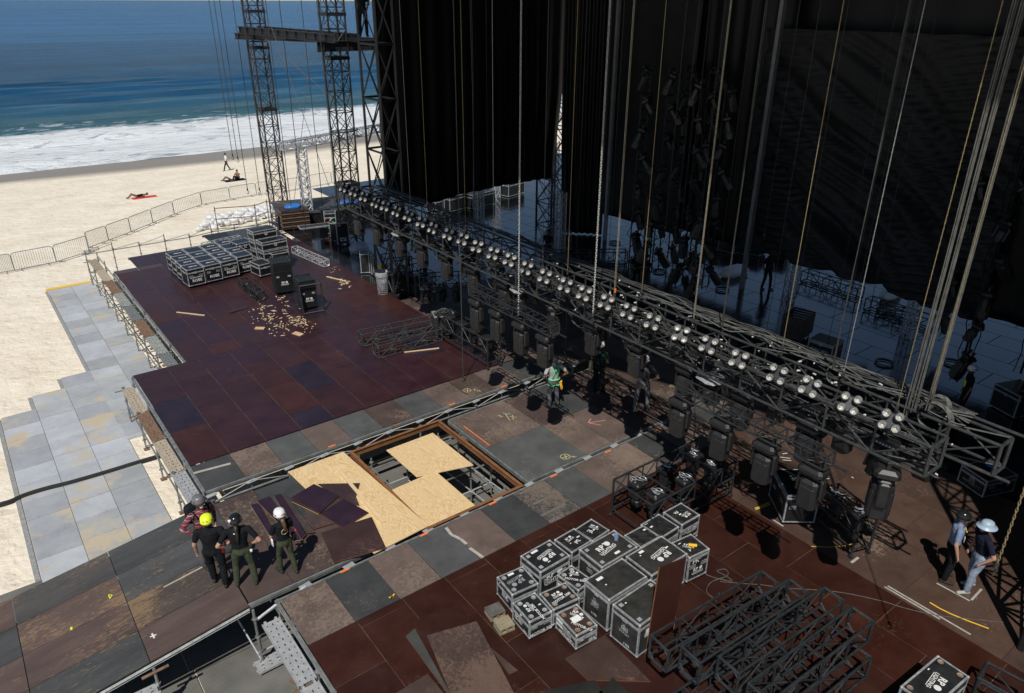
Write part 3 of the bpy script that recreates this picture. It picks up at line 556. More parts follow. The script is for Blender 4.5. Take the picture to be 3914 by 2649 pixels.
t = scaf('edge_scaffold', 'scaffold carrying the near side walkway below the dark red deck corner')
for i, y in enumerate([25.1, 23.05, 21.0, 19.0, 17.2]):
    std(t, 2.82, y, -1.6, -.25); std(t, 3.14, y, -1.6, .02); bar(t, (2.55, y, -.34), (3.2, y, -.34), m=WRS if i % 2 else GALV)
    if i < 4: y2 = [23.05, 21.0, 19.0, 17.2][i]; bar(t, (3.15, y, -.06), (3.15, y2, -.06)); bar(t, (2.82, y, -.9), (2.82, y2, -.9)); bar(t, (3.15, y, -1.4), (3.15, y2, -.4), .02, name='brace')
t = scaf('corner_scaffold', 'scaffold standards and tubes in the open corner below the right red deck')
std(t, 2.74, 12.45, -1.6, .0, .03); std(t, 3.26, 12.45, -1.6, -.02); bar(t, (2.78, 12.45, -.3), (3.3, 12.42, -.08), .03, GALVB); bar(t, (2.78, 12.45, -.3), (3.9, 12.45, .0), .02, GALVB, 'brace')
for y, y2 in ((12.4, 10.4), (10.4, 8.4), (8.4, 6.4)): bar(t, (3.24, y, -.15), (3.24, y2, -.15), .03); std(t, 3.24, y2, -1.6, -.05); bar(t, (2.7, y2+.0, -.42), (3.3, y2, -.42), m=WRS)
bar(t, (2.74, 12.5, -1.5), (2.5, 13.4, -.5), .02, GALVB, 'brace'); bar(t, (2.7, 12.55, -1.3), (3.5, 12.55, -1.3), .026, GALVB)
q = MB(); q.box((3.25, 11.6, -1.55), (.35, .35, .03), MX.Rotation(.5, 3, 'Z')); q.build('sole_board', WRS, t)
t = scaf('ramp_scaffold', 'scaffold legs holding the front edge of the ramp')
std(t, .74, 12.48, -1.6, -.36, .03); std(t, -1.3, 12.48, -1.6, -.64, .03); std(t, .74, 16.5, -1.6, -.36); std(t, 2.7, 16.5, -1.6, -.1); bar(t, (.74, 12.48, -.8), (-1.3, 12.48, -.8)); bar(t, (.5, 12.46, -.45), (1.0, 12.46, -.42), .03, WRS)
def lattice(label, x0, n, y, ztop, dx=2.07):
    t = scaf('gap_lattice', label)
    for i in range(n+1):
        x = x0+i*dx; std(t, x, y, -1.6, ztop, .03)
        q = MB(); q.box((x, y, ztop+.006), (.26, .13, .012), MX.Rotation(RD(8), 3, 'Z')); q.build('cap_plate', GALVB, t)
        if i < n:
            bar(t, (x+.03, y, -.33), (x+dx-.03, y, -.33), .03); bar(t, (x+dx/2, y, -.33), (x+dx/2, y, ztop), .022, name='stub_post')
            bar(t, (x+.05, y-.02, -.31), (x+dx/2, y-.02, -.06), .014, GALVB, 'brace'); bar(t, (x+dx-.05, y-.02, -.31), (x+dx/2, y-.02, -.06), .014, GALVB, 'brace')
            q = MB(); q.box((x+dx/2, y, ztop+.006), (.26, .13, .012), MX.Rotation(RD(8), 3, 'Z')); q.build('cap_plate', GALVB, t)
            bar(t, (x+.03, y, -1.1), (x+dx-.03, y, -1.1))
lattice('long scaffold lattice in the gap between the dark red deck and the pit', 3.3, 6, 17.1, -.10); lattice('scaffold lattice in the narrow gap before the right plywood deck', 3.9, 6, 12.49, -.03)
t = scaf('pit_scaffold', 'scaffold standards and ledgers standing inside the plywood pit')
for x in (7.4, 8.5, 9.6, 10.3, 5.9):
    for y in (12.9, 14.5, 16.2): std(t, x, y, -1.6, -.12)
for y in (12.9, 14.5, 16.2): bar(t, (5.9, y, -.5), (10.3, y, -.5)); bar(t, (5.9, y, -1.2), (10.3, y, -1.2), m=GALVB)
for x in (7.4, 8.5, 9.6, 10.3): bar(t, (x, 12.9, -.45), (x, 16.2, -.45)); bar(t, (x, 12.9, -1.1), (x, 16.2, -1.3), .02, GALVB, 'brace')
t = scaf('guard_rail', 'low horizontal scaffold tubes along the beach edge of the deck')
for i in range(9):
    x = 4.4+i*1.25; y = 40.9 if i < 5 else 41.2; std(t, x, y, gz(y), .35 if i % 2 else .15)
    if i < 8: y2 = 40.9 if i+1 < 5 else 41.2; bar(t, (x, y, -.05), (x+1.25, y2, -.05)); bar(t, (x, y, -.02), (x+1.25, y2, .14 if i % 2 else .28), .014, name='brace')
# tall guard rail by the sandbags
t = scaf('guard_rail', 'tall rusty scaffold handrail standing before the white sandbags')
Z0 = -.1; P = [A('a', 1380, 1460, Z0), A('a', 1630, 1440, Z0), A('a', 1705, 1410, Z0), A('a', 1900, 1440, Z0)]
for pt in P:
    std(t, pt.x, pt.y, -1.8, 1.25, foot=False)
for h in (.55, 1.15, -.0):
    for k in range(3): bar(t, (P[k].x, P[k].y, h), (P[k+1].x, P[k+1].y, h), .024, WRS if h > 0 else GALV)
# ------------------------------------------------------------------ truss work
def truss_parts(t, L, w, h, seg, r=.025, mt=BLK, diag=True, ends=True, top=True, zig=False):
    """box truss along local x from 0 to L, w wide (y), h high (z from 0)"""
    for y in (0, w):
        for z in (0, h): b = MB(); b.tube((0, y, z), (L, y, z), r, n=8); b.build('chord', mt, t)
    n = max(1, round(L/seg)); dx = L/n
    b = MB()
    for side in (0, 1):
        y = side*w
        for i in range(n):
            if i: b.tube((i*dx, y, 0), (i*dx, y, h), r*.72, n=6)
            b.tube((i*dx, y, h if (i+side) % 2 else 0), ((i+1)*dx, y, 0 if (i+side) % 2 else h), r*.6, n=6)
    b.build('side_lacing', mt, t)
    b = MB()
    for z in ((0, h) if top else (0,)):
        for i in range(n):
            if i: b.tube((i*dx, 0, z), (i*dx, w, z), r*.72, n=6)
            if diag and (z == 0 or zig): b.tube((i*dx, w if i % 2 else 0, z), ((i+1)*dx, 0 if i % 2 else w, z), r*.6, n=6)
    b.build('cross_lacing', mt, t)
    if ends:
        for x in (0, L):
            b = MB()
            for y in (0, w): b.tube((x, y, 0), (x, y, h), r*1.15, n=4)
            for z in (0, h): b.tube((x, 0, z), (x, w, z), r*1.15, n=4)
            c = w*.27
            if ends == 2:
                for z, k in ((0, 1), (h, -1)):
                    b.tube((x, c, z), (x, 0, z+k*c), r*.9, n=4); b.tube((x, w-c, z), (x, w, z+k*c), r*.9, n=4)
            b.build('end_frame', mt, t)
def truss(name, label, cat, loc, rot, L, w, h, seg, group=None, **k):
    t = thing(name, label, cat, loc, 0, group); t.rotation_euler = rot; truss_parts(t, L, w, h, seg, **k); return t
# main pair of trusses: hung level along y
TZ = 4.03; TY0, TY1 = 4.15, 27.5
G_M = 'the two hung lighting trusses'
truss('lighting_truss', 'long black box truss hung in front, carrying the four lamp blinders', 'truss', (12.74, TY0, TZ), (0, 0, RD(90)), TY1-TY0, .56, .6, .98, G_M, r=.031, zig=False, mt=BLKG)
truss('lighting_truss', 'long black box truss hung behind the blinder truss, with cables along its top', 'truss', (13.62, 3.45, TZ), (0, 0, RD(90)), 24.0, .44, .6, .98, G_M, r=.031, mt=BLKG, zig=True)
b = MB(); b.tube((13.65, 3.3, TZ+.69), (13.65, 27, TZ+.69), .03, n=8); b.tube((13.3, 3.2, TZ-.06), (13.3, 27, TZ-.06), .03, n=8); b.tube((12.45, 4.0, TZ-.06), (12.45, 27, TZ-.06), .026, n=8)
tag(b.build('rigging_pipe', BLKG), 'scuffed steel pipes strapped along the hung lighting trusses', 'pipe')
for i, y in enumerate([3.9, 6.4, 9.6, 13.0, 16.5, 20, 23.5]):
    pass
# blinders: four lamps on a cross shaped plate
def make_blinder():
    t = thing('blinder_light', 'x', 'blinder light', group='four lamp blinders along the front truss')
    b = MB(); pl = []
    for i in range(4):
        a = pi/4+i*pi/2
        for da, rr in ((-.55, .15), (-.28, .25), (.28, .25), (.55, .15)): pl.append((rr*cos(a+da), rr*sin(a+da)))
    b.prism(pl, -.03, .0); b.build('plate', BLKM, t)
    for i in range(4):
        a = pi/4+i*pi/2; c = (.17*cos(a), .17*sin(a), 0)
        b = MB(); b.lathe([(.0, -.09), (.085, -.09), (.092, 0), (.092, .11), (.070, .115), (.070, .09)], c, 16); can = b.build('lamp_can', BLKM, t, smooth=False)
        b = MB(); b.lathe([(.070, .10), (.066, .05), (.03, .015), (0, .01)], c, 16); b.build('reflector', LENS, can)
        b = MB(); b.lathe([(0, .03), (.022, .028), (.022, .01)], c, 10); b.build('lamp', LED, can)
    b = MB(); b.box((0, 0, -.12), (.05, .06, .14)); b.build('clamp', BLKM, t); return t
bl = None
BP = [('p',210,370),('p',330,420),('p',450,480),('p',590,550),('p',700,590),('p',840,650),('p',980,710),('p',1130,780),('p',1270,850),('p',1450,920),('p',1620,980),('p',1790,1070),('p',1980,1150),('o',150,280),('o',340,370),('o',540,460),('o',770,555),('o',975,650),('o',1220,750),('o',1475,850),('o',1735,960),('n',-10,390),('n',300,520),('n',610,640),('n',945,800),('n',1370,960),('n',1730,1100),('n',2170,1290),('m',870,600)]
ordn = ['first', 'second', 'third', 'fourth', 'fifth', 'sixth', 'seventh', 'eighth', 'ninth', 'tenth', 'eleventh', 'twelfth', 'thirteenth', 'fourteenth', 'fifteenth', 'sixteenth', 'seventeenth', 'eighteenth', 'nineteenth', 'twentieth']
def aim(o, loc, d, roll=0):
    q = V(d).to_track_quat('Z', 'Y'); o.location = loc; o.rotation_mode = 'QUATERNION'; o.rotation_quaternion = q @ MX.Rotation(roll, 3, 'Z').to_quaternion()
BP2 = []
for i, (k, x, y) in enumerate(BP):
    P = AX(k, x, y, 12.05)
    if BP2 and abs(P.y-BP2[-1].y) < .25: continue
    BP2.append(P)
for i, P in enumerate(BP2):
    if bl is None: bl = o = make_blinder()
    else: o = dup(bl)
    n = len(BP2); fr = n-1-i
    o['label'] = ('four lamp blinder on the front truss, %s from its seaward end' % ordn[i]) if i < 14 else ('four lamp blinder on the front truss, %s from its near right end' % ordn[fr])
    aim(o, P, (-.80+random.uniform(-.06, .06), -.34+random.uniform(-.09, .09), .50+random.uniform(-.08, .08)), roll=RD(-8+random.uniform(-4, 4))); o.scale = (.9, .9, .9)
# moving heads
def make_head(kind):
    t = thing('moving_head_light', 'x', 'moving light')
    b = MB(); b.box((0, 0, -.09), (.50, .36, .17), bev=.05); b.build('base', BLKM, t, smooth=False)
    for s in (-1, 1): b = MB(); b.box((s*.13, 0, .03), (.05, .05, .10)); b.tube((s*.13, -.03, .09), (s*.13, .03, .09), .035, n=8); b.build('clamp', BLKM, t)
    y = MB(); y.box((0, 0, -.21), (.46, .20, .08), bev=.03)
    for s in (-1, 1): y.box((s*.235, 0, -.42), (.06, .17, .42), bev=.025)
    y.build('yoke', BLKM, t)
    b = MB()
    if kind == 0:      # long profile head pointing down
        b.box((0, 0, -.60), (.37, .31, .66), bev=.06); b.box((0, 0, -.62), (.31, .33, .44), bev=.03)
        hd = b.build('head', BLKM, t); c = MB(); c.lathe([(.0, -.93), (.10, -.93), (.115, -.90), (.12, -.88)], (0, 0, 0), 14); c.build('lens', GLASS, hd)
        c = MB()
        for z in (-.5, -.56, -.62, -.68): c.box((0, -.145, z), (.2, .012, .02))
        c.build('vent', BLKD, hd)
    else:              # short wash head
        b.lathe([(.0, -.28), (.12, -.29), (.16, -.36), (.165, -.46), (.14, -.56), (.15, -.66), (.13, -.68)], (0, 0, 0), 14); hd = b.build('head', BLKM, t)
        c = MB(); c.lathe([(.13, -.67), (0, -.66)], (0, 0, 0), 14); c.build('lens', GLASS, hd)
    return t
H0, H1 = make_head(0), make_head(1); used = [False, False]
def head(kind, loc, label, group, rz=0.0, tilt=0.0):
    src = (H0, H1)[kind]
    if used[kind]: o = dup(src)
    else: o = src; used[kind] = True
    o.location = loc; o.rotation_euler = (tilt, 0, rz); o['label'] = label; o['group'] = group; return o
RAIN = MB()
for i in range(9):
    for j in range(24):
        a = 2*pi*j/24; rr = .05+.27*i/8; RAIN.v.append((rr*cos(a)*1.1, rr*sin(a), -.02-.07*(i/8)**2+random.uniform(-.02, .02)))
for i in range(8):
    for j in range(24): RAIN.f.append([i*24+j, i*24+(j+1) % 24, (i+1)*24+(j+1) % 24, (i+1)*24+j]); RAIN.m.append(0); RAIN.c.append(None)
FH = [('p',375,760,0),('p',600,880,0),('p',870,1040,2),('p',1130,1180,0),('p',1420,1300,0),('p',1740,1450,0),('o',90,660,0),('o',260,700,3),('o',640,960,0),('o',1065,1150,0),('o',1550,1370,0),('n',345,1060,0),('n',620,1120,3),('n',970,1370,0),('q',1990,700,0),('m',830,1230,0)]
GH = 'moving lights hung below the front truss'
LB = ['at the seaward end', 'second from the seaward end', 'under the clear rain hat', 'right of the rain hatted light', 'fifth from the sea', 'sixth from the seaward end', 'left of the short rain hatted wash', 'under a clear rain hat over the red deck', 'facing out above the harness wearing worker', 'in front of the green shirted rigger', 'in front of the man raising a hand', 'right of the raised hand', 'under a clear rain hat right of the raised hand', 'above the bar truss middle', 'above the road case', 'large, at the near right end']
HATS = []
for i, (k, x, y, kd) in enumerate(FH):
    P = AX(k, x, y, 12.42); hz = P.z+.52 if i < 15 else P.z+.5
    o = head(1 if kd == 3 else 0, (12.42, P.y, 3.93), 'moving light on the front truss, %s' % LB[i], GH, RD(90+(0 if i != 8 else -55)) if i != 15 else RD(30))
    if i == 15: o.location = (12.3, P.y, 3.9); o.scale = (1.25, 1.25, 1.25)
    if kd in (2, 3): HATS.append(o)
for i in range(15):
    y = 4.7+i*1.52
    o = head(0, (13.4, y, 3.93), 'black moving light on the rear truss, %s from the near end' % ordn[i], 'moving lights hung below the rear truss', RD(90), RD((-22, 0, 10, 0)[i % 4]))
for i in range(14):
    y = 5.2+i*1.58
    head(1, (12.95, y, 3.86), 'round wash light hung between the two trusses, %s from the near end' % ordn[i], 'wash lights hung between the main trusses', RD(60+23*i), RD((12, -25, 30, 0, -10)[i % 5]))
pb0 = None
for i in range(15):
    y = 5.0+i*1.52
    if pb0 is None:
        pb0 = o = thing('power_box', '', 'power box', group='power boxes inside the hung trusses'); b = MB(); b.box((0, 0, 0), (.36, .24, .14), bev=.02); b.build('housing', BLKM, o); b = MB(); [b.box((-.15+.06*q_, .12, .0), (.035, .03, .035)) for q_ in range(6)]; b.build('connectors', SILV, o)
    else: o = dup(pb0)
    o.location = (12.55, y, TZ+.12); o.rotation_euler = (0, 0, RD(90)); o['label'] = 'small black power box inside the front truss, %s from the near end' % ordn[i]
# low bar trusses with heads
def bar_truss(label, y0, y1, x, z, heads, labs, L3=.3):
    t = truss('bar_truss', label, 'bar truss', (x+L3, y0, z), (0, 0, RD(90)), y1-y0, L3, .28, .5, 'low bar trusses hung below the main trusses', r=.018)
    b = MB(); b.tube((-.25, -.02, -.02), (y1-y0+.1, -.02, -.02), .022, n=6); b.build('pipe', BLK, t)
    c = MB()
    for i in range(int((y1-y0)/.5)): c.box((i*.5+.25, .15, .30), (.05, .32, .02))
    c.build('bracket', BLKM, t)
    for (hy, lb) in zip(heads, labs): head(0, (x+.12, hy, z-.08), lb, 'moving lights hung from the low bar trusses', RD(90))
# find where the bar's two ends fall for a bar parallel to y
def along_y(a, b):
    best = min((abs(A(*a, z).x-A(*b, z).x), z) for z in [i*.02+.6 for i in range(170)])
    z = best[1]; return A(*a, z), A(*b, z), z
pa, pb, zz = along_y(('q', 2300, 890), ('q', 420, 180))
bar_truss('near low bar truss hung over the black road case', min(pa.y, pb.y), max(pa.y, pb.y), (pa.x+pb.x)/2, zz-.1, [AX('q', x_, y_, (pa.x+pb.x)/2+.1).y for x_, y_ in ((565, 450), (1030, 640), (1515, 860), (2050, 1050))], ['hanging light on the near bar truss, above the gap edge', 'hanging light on the near bar truss, second from the left', 'hanging light on the near bar truss, left of the road case', 'hanging light on the near bar truss over the road case'])
pc, pd, z2 = along_y(('o', 600, 1080), ('r', 1620, 380))
bar_truss('far low bar truss hung beyond the harness wearing worker', min(pc.y, pd.y), max(pc.y, pd.y), (pc.x+pd.x)/2, z2-.1, [AX(k_, x_, y_, (pc.x+pd.x)/2+.1).y for k_, x_, y_ in (('r', 1730, 640), ('r', 1990, 760), ('r', 2290, 880), ('o', 530, 1150))], ['hanging light on the far bar truss, leftmost', 'hanging light on the far bar truss over the dollied truss', 'hanging light on the far bar truss left of the loose hook', 'hanging light on the far bar truss behind the harness worker'])
# truss across, left of the gap, with three wash heads
pe = A('r', 980, 290, 1.45); pf = A('r', 1640, 260, 1.45)
truss('cross_truss', 'short black truss laid across low beside the caged bin, three wash lights below', 'truss', (pe.x, pe.y-.2, 1.3), (0, 0, atan2(pf.y-pe.y, pf.x-pe.x)), (pf-pe).length, .5, .5, .5, r=.022)
for i, (x_, y_) in enumerate(((1095, 440), (1290, 420), (1475, 420))):
    P = A('r', x_, y_, .85); head(1, (P.x, P.y, 1.25), 'round wash light under the low cross truss, %s' % ['leftmost', 'middle', 'rightmost'][i], 'wash lights below the low cross truss', .4*i)
# loose trusses on the red deck
def loose(k, a, b, w, h, label, z0=.03, seg=.6, mt=BLK, r=.025, ends=2, grp=None, name='truss_section', zig=False):
    A1, B1 = A(k, *a, h+z0), A(k, *b, h+z0); return truss(name, label, 'truss section', (A1.x, A1.y, z0), (0, 0, atan2(B1.y-A1.y, B1.x-A1.x)), (B1-A1).length, w, h, seg, grp, mt=mt, r=r, ends=ends, zig=zig)
GL = 'loose black truss sections on the red deck'
loose('r', (280, 930), (1215, 730), .45, .46, 'black truss section lying behind its twin, dolly truss to its right', grp=GL, mt=BLKG); loose('r', (490, 1075), (1290, 855), .47, .47, 'front black truss section with the thin pine stick before it', grp=GL, mt=BLKG)
loose('l', (1190, 905), (1000, 750), .38, .38, 'open black ladder truss lying before the flight case block', seg=.5, grp=GL, zig=False)
loose('D', (610, 860), (250, 705), .30, .30, 'short silver truss section lying by the black glossy floor', seg=.33, mt=SILV, r=.02, grp='silver truss sections')
loose('l', (520, 390), (930, 300), .3, .3, 'silver truss section leaning behind the flight cases', z0=.35, seg=.33, mt=SILV, r=.02, grp='silver truss sections')
loose('i', (2030, 1478), (2330, 1640), .5, .5, 'lone black truss cut off by the right end of the frame, beside a road case', seg=.6, r=.028)
# dollied pre-rig trusses
def prerig(a, L, ang, w, label, heads, tops):
    t = thing('dolly_truss', label, 'dolly truss', (a.x, a.y, 0), ang, 'pre-rigged trusses standing on dollies')
    r = .026
    for y in (0, w):
        for z in (.25, .62, 1.1): b = MB(); b.tube((0, y, z), (L, y, z), r, n=8); b.build('chord', BLK, t)
        for x in (0, L): b = MB(); b.tube((x, y, .12), (x, y, 1.1), r*1.1, n=6); b.build('post', BLK, t); c = MB(); c.lathe([(.0, -.03), (.06, -.03), (.06, .03), (0, .03)], (x, y, .06), 10, MX.Rotation(RD(90), 3, 'X')); c.build('castor', RUB, t)
        b = MB(); n = int(L/.5)
        for i in range(n): b.tube((i*L/n, y, 1.1 if i % 2 else .62), ((i+1)*L/n, y, .62 if i % 2 else 1.1), .014, n=5); b.tube((i*L/n, y, .62), (i*L/n, y, 1.1), .018, n=5)
        b.build('side_lacing', BLK, t)
    b = MB()
    for i in range(int(L/.75)+1): b.tube((i*L/int(L/.75), 0, 1.1), (i*L/int(L/.75), w, 1.1), .022, n=6); b.tube((i*L/int(L/.75), 0, .25), (i*L/int(L/.75), w, .25), .022, n=6)
    b.build('cross_lacing', BLK, t)
    for i in range(heads):
        for j in range(2 if w > .9 else 1):
            x = L*(i+.5)/heads; y = w*(.27+.46*j) if w > .9 else w*.5
            c = MB(); c.box((x, y, .98), (.40, .34, .13), bev=.03); base = c.build('fixture_base', BLKM, t)
            if tops:
                q = MB()
                for k_ in range(7): q.box((x+random.uniform(-.15, .15), y+random.uniform(-.12, .12), 1.05), (.035, .03, .02))
                q.build('connector', SILV, base); q = MB()
                for k_ in range(3):
                    cx, cy = x+random.uniform(-.1, .1), y+random.uniform(-.08, .08); q.path([(cx+.09*cos(u*.5), cy+.09*sin(u*.5), 1.06+.09*sin(u*.26)) for u in range(11)], .009, 4)
                q.build('safety_wire', WHTF if k_ % 2 else SILV, base)
            c = MB(); c.box((x, y, .72), (.30, .26, .36), bev=.05); c.box((x, y, .42), (.24, .22, .22), bev=.04); c.build('fixture_head', BLKM, base)
    return t
# pair of corners from the photograph
c0, c1, c3 = A('q', 270, 1400, 1.1), A('q', 1200, 910, 1.1), A('q', -10, 1065, 1.1)
prerig(c0, (c1-c0).length, atan2(c1.y-c0.y, c1.x-c0.x), (c3-c0).length, 'wide dollied truss with six fixtures, white loops of wire on top, behind the cases', 3, True)
c0, c1 = A('r', 1870, 1010, 1.08), A('r', 1235, 650, 1.08)
prerig(c1 if 0 else c0, (c1-c0).length, atan2(c1.y-c0.y, c1.x-c0.x), -.55, 'narrow dollied truss standing at the edge of the red deck near the hook chain', 4, False)
c0 = A('q', 1110, 1060, 1.0)
prerig(A('i', 1330, 690), 1.25, RD(72), .5, 'short dollied truss of fixtures standing below the near end of the hung truss', 2, True)
# stack of trusses, lower right
GS = 'black trusses piled at the lower right'
SL = [(7.95, 5.9, .66, 'top layer, farthest back in the pile'), (8.2, 5.40, .66, 'top layer, second from the back'), (8.55, 4.86, .66, 'top layer, third from the back'), (8.5, 4.2, .66, 'top layer, nearest the camera with a scuffed end'), (7.25, 5.15, .06, 'bottom layer, jutting out to the left'), (8.3, 4.0, .06, 'bottom layer, front'), (8.6, 5.7, .06, 'bottom layer, back'), (7.55, 4.5, .06, 'bottom layer, its end showing below the top row')]
for i, (x, y, z, lb) in enumerate(SL):
    truss('truss_section', 'heavy black truss in the pile, %s' % lb, 'truss section', (x, y-.05, z), (0, 0, RD((-3.5, -3, -3, -2, -3, -2, -4, -3)[i])), 3.0, .44, .5, .75, GS, r=.027, ends=2, zig=False)
# towers on the beach side
def tower(name, label, x, y, z0, z1, w, r, seg, mt, grp=None, frames=()):
    t = thing(name, label, 'tower', (x, y, z0), RD(-6) if w < .6 else 0, grp); H = z1-z0
    for sx in (-1, 1):
        for sy in (-1, 1): b = MB(); b.tube((sx*w/2, sy*w/2, 0), (sx*w/2, sy*w/2, H), r, n=6 if w < 1.5 else 4); b.build('leg', mt, t)
    b = MB(); n = max(1, round(H/seg)); dz = H/n; c = [(-1, -1), (1, -1), (1, 1), (-1, 1)]
    for i in range(n):
        for k_ in range(4):
            p, q = c[k_], c[(k_+1) % 4]; b.tube((p[0]*w/2, p[1]*w/2, i*dz), (q[0]*w/2, q[1]*w/2, i*dz), r*.55, n=5)
            if (i+k_) % 2: p, q = q, p
            b.tube((p[0]*w/2, p[1]*w/2, i*dz), (q[0]*w/2, q[1]*w/2, (i+1)*dz), r*.5, n=5)
            if w < 1.5: b.tube((q[0]*w/2, q[1]*w/2, i*dz), (p[0]*w/2, p[1]*w/2, (i+1)*dz), r*.4, n=5)
    b.build('lacing', mt, t)
    for z in frames:
        q = MB()
        for k_ in range(4): p, s_ = c[k_], c[(k_+1) % 4]; q.box(((p[0]+s_[0])*w/4, (p[1]+s_[1])*w/4, z-z0), (w+.12 if k_ % 2 == 0 else .1, .1 if k_ % 2 == 0 else w+.12, .14))
        q.build('collar', mt, t)
    return t
tower('truss_tower', 'thin dark lattice tower standing on the sand left of the beams', 16.0, 45.2, -1.9, 14, .86, .045, .95, BLKD, 'lattice towers holding the steel beams', (5.6, 9.0, 10.9))
tower('truss_tower', 'dark lattice tower nearer the drapes, on the black floor', 16.1, 35.1, 0, 14, .86, .045, .95, BLKD, 'lattice towers holding the steel beams', (3.0, 9.0, 10.9))
tower('roof_mast', 'massive black roof mast with big diagonals at the drape edge', 14.25, 27.35, 0, 20, 1.45, .085, 2.0, BLKD).scale = (.5, 1, 1)
tower('roof_mast', 'roof mast out of the light at the far corner between the drapes', 26.6, 31.2, 0, 20, 1.3, .06, 1.3, BLKD)
tower('roof_mast', 'grey roof mast at the right border of the picture', 15.05, 1.75, 0, 20, 1.25, .08, 1.6, BLKD)
def ibeam(a, b, h, w, label):
    a, b = V(a), V(b); d = b-a; L = d.length; t = thing('steel_beam', label, 'steel beam', a, atan2(d.y, d.x), 'steel beams across the towers')
    q = MB(); q.box((L/2, 0, 0), (L, .03, h)); q.build('web', BLKD, t)
    for s_ in (-1, 1): q = MB(); q.box((L/2, 0, s_*h/2), (L, w, .03)); q.build('flange', GALV if 0 else BLKM, t)
    q = MB()
    for x in [i*1.2+.3 for i in range(int(L/1.2))]: q.box((x, 0, 0), (.02, w*.9, h-.03))
    q.build('stiffener', BLKD, t)
ibeam((15.5, 46.6, 9.92), (15.35, 33.3, 9.92), .34, .2, 'dark steel beam running from the sand tower to the drape side'); ibeam((16.6, 46.6, 9.92), (16.6, 33.6, 9.92), .34, .2, 'second steel beam behind, parallel to the first')
ibeam((14.9, 34.4, 9.55), (19.5, 34.4, 9.55), .42, .25, 'heavy black beam crossing under the second tower'); ibeam((15.0, 45.9, 9.6), (19.6, 35.9, 9.6), .3, .2, 'thin steel beam running diagonally behind the towers')
# silver goal post truss and columns
tower('silver_tower', 'silver lattice leg of the beach goal frame', A('a', 1960, 1440, -.2).x, A('a', 1960, 1440, -.2).y, -.2, 4.2, .46, .035, .45, SILV, 'silver lattice columns')
P = A('a', 1960, 1440, -.2)
truss('goal_beam', 'silver truss beam on top of the beach goal frame leg', 'truss section', (P.x-.9, P.y-.2, 4.2), (0, RD(-1), RD(15)), 9, .42, .42, .45, mt=SILV, r=.035)
for (k_, x_, y_, hh, lb) in (('p', 1810, 1000, 3.9, 'silver column seen under the left drape, left of the cables'), ('b', 1510, 1395, 4.5, 'silver column standing by the drape corner'), ('b', 1155, 1245, 2.3, 'silver column far back under the left drape'), ('f', 830, 460, 2.6, 'silver column right of the walking backstage man'), ('f', 1580, 720, 2.4, 'silver column at the right drape by the hook cluster'), ('f', -620, 180, 3, 'silver column beside the grey drape edge')):
    P = A(k_, x_, y_); tower('silver_column', lb, P.x, P.y, 0, hh, .36, .03, .42, SILV, 'silver lattice columns')
# roof (above the frame, it is what shades the stage) and drapes
r_ = MB(); dx, dy = 9.55, 8.41
poly = [(14.6-dx, 35.5-dy), (14.6-dx, 21-dy), (17.6-dx, 13-dy), (19.0-dx, 8-dy), (19.6-dx, -30), (30, -30), (30, 35.5-dy)]
r_.prism([(px, py) for px, py in poly], 18, 18.5)
tag(r_.build('stage_roof', BLKD), 'black covered roof high over the stage', 'roof')
def drape(name, label, pts, z0f, z1, mt, fold=.12, per=.5, sag=None, nz=40, diagf=0.0, pull=0.0, group='black drapes hung round the stage'):
    """hung cloth along a ground line pts with real folds and thickness"""
    a, b = V(pts[0]), V(pts[1]); d = b-a; L = d.length; u = d.normalized(); nrm = V((-u.y, u.x)); n = max(8, int(L/(per/7))); mb = MB()
    for i in range(n+1):
        s_ = i/n*L; z0 = z0f(s_/L)
        for j in range(nz+1):
            z = z0+(z1-z0)*j/nz; ph = s_/per*2*pi
            off = fold*sin(ph+.6*sin(s_*.9)+z*.05)*(.35+.65*min(1, (z1-z)/(z1-z0)+.2))+.22*sin(s_*.55+z*.25)*.5
            if diagf:
                q = s_*.60+z*.80+.25*sin(s_*.8)+.15*sin(z*1.1); w_ = .25+.75*max(0, min(1, (z1-z)/5)); am_ = .5+.5*sin(s_*.7-z*.9+1)
                off += diagf*w_*(.30*(1-abs(sin(q*3.1)))**2*am_+.16*(1-abs(sin(q*7.3+sin(s_*.5)*2)))**2*(1-am_*.5)+.35*(1-abs(sin(q*1.15+.4)))**3)
            q_ = max(0, (8.3-z)/8.3)**1.6*pull; sc = s_/L; s2 = s_-(q_*sc**2 if pull > 0 else q_*(1-sc)**2)
            if pull: off += .1*abs(q_)*sin(sc*26+z*1.2)
            p = a+u*s2+nrm*off; mb.v.append((p.x, p.y, z))
    for i in range(n):
        for j in range(nz): k_ = nz+1; mb.f.append([i*k_+j, (i+1)*k_+j, (i+1)*k_+j+1, i*k_+j+1]); mb.m.append(0); mb.c.append(None)
    o = mb.build(name, mt, smooth=True); so_ = o.modifiers.new('t', 'SOLIDIFY'); so_.thickness = .01; tag(o, label, 'drape', group); return o
drape('drape', 'black drape hung from the roof mast, lifted off the floor, left', ((14.8, 28.4), (26.1, 29.9)), lambda s_: 3.9-(.9*min(1, s_/.16) if s_ < .16 else .9)+(.25*sin((s_-.12)/.88*pi) if s_ > .12 else 0), 18, DRAPE, .05, .8, pull=1.5)
drape('drape', 'narrow black drape gathered beside the bright slit', ((25.7, 29.7), (27.3, 27.9)), lambda s_: .05, 18, DRAPE, .10, .35, pull=-.25)
drape('drape', 'dark grey drape hung left of the hanging light ladders', ((27.1, 28.6), (27.1, 22.4)), lambda s_: 1.25+.1*s_, 18, DRAPG, .03, 1.6)
drape('drape', 'black drape behind the hanging light ladders', ((27.5, 23.4), (27.5, 18.0)), lambda s_: 1.5, 18, DRAPE, .05, .7)
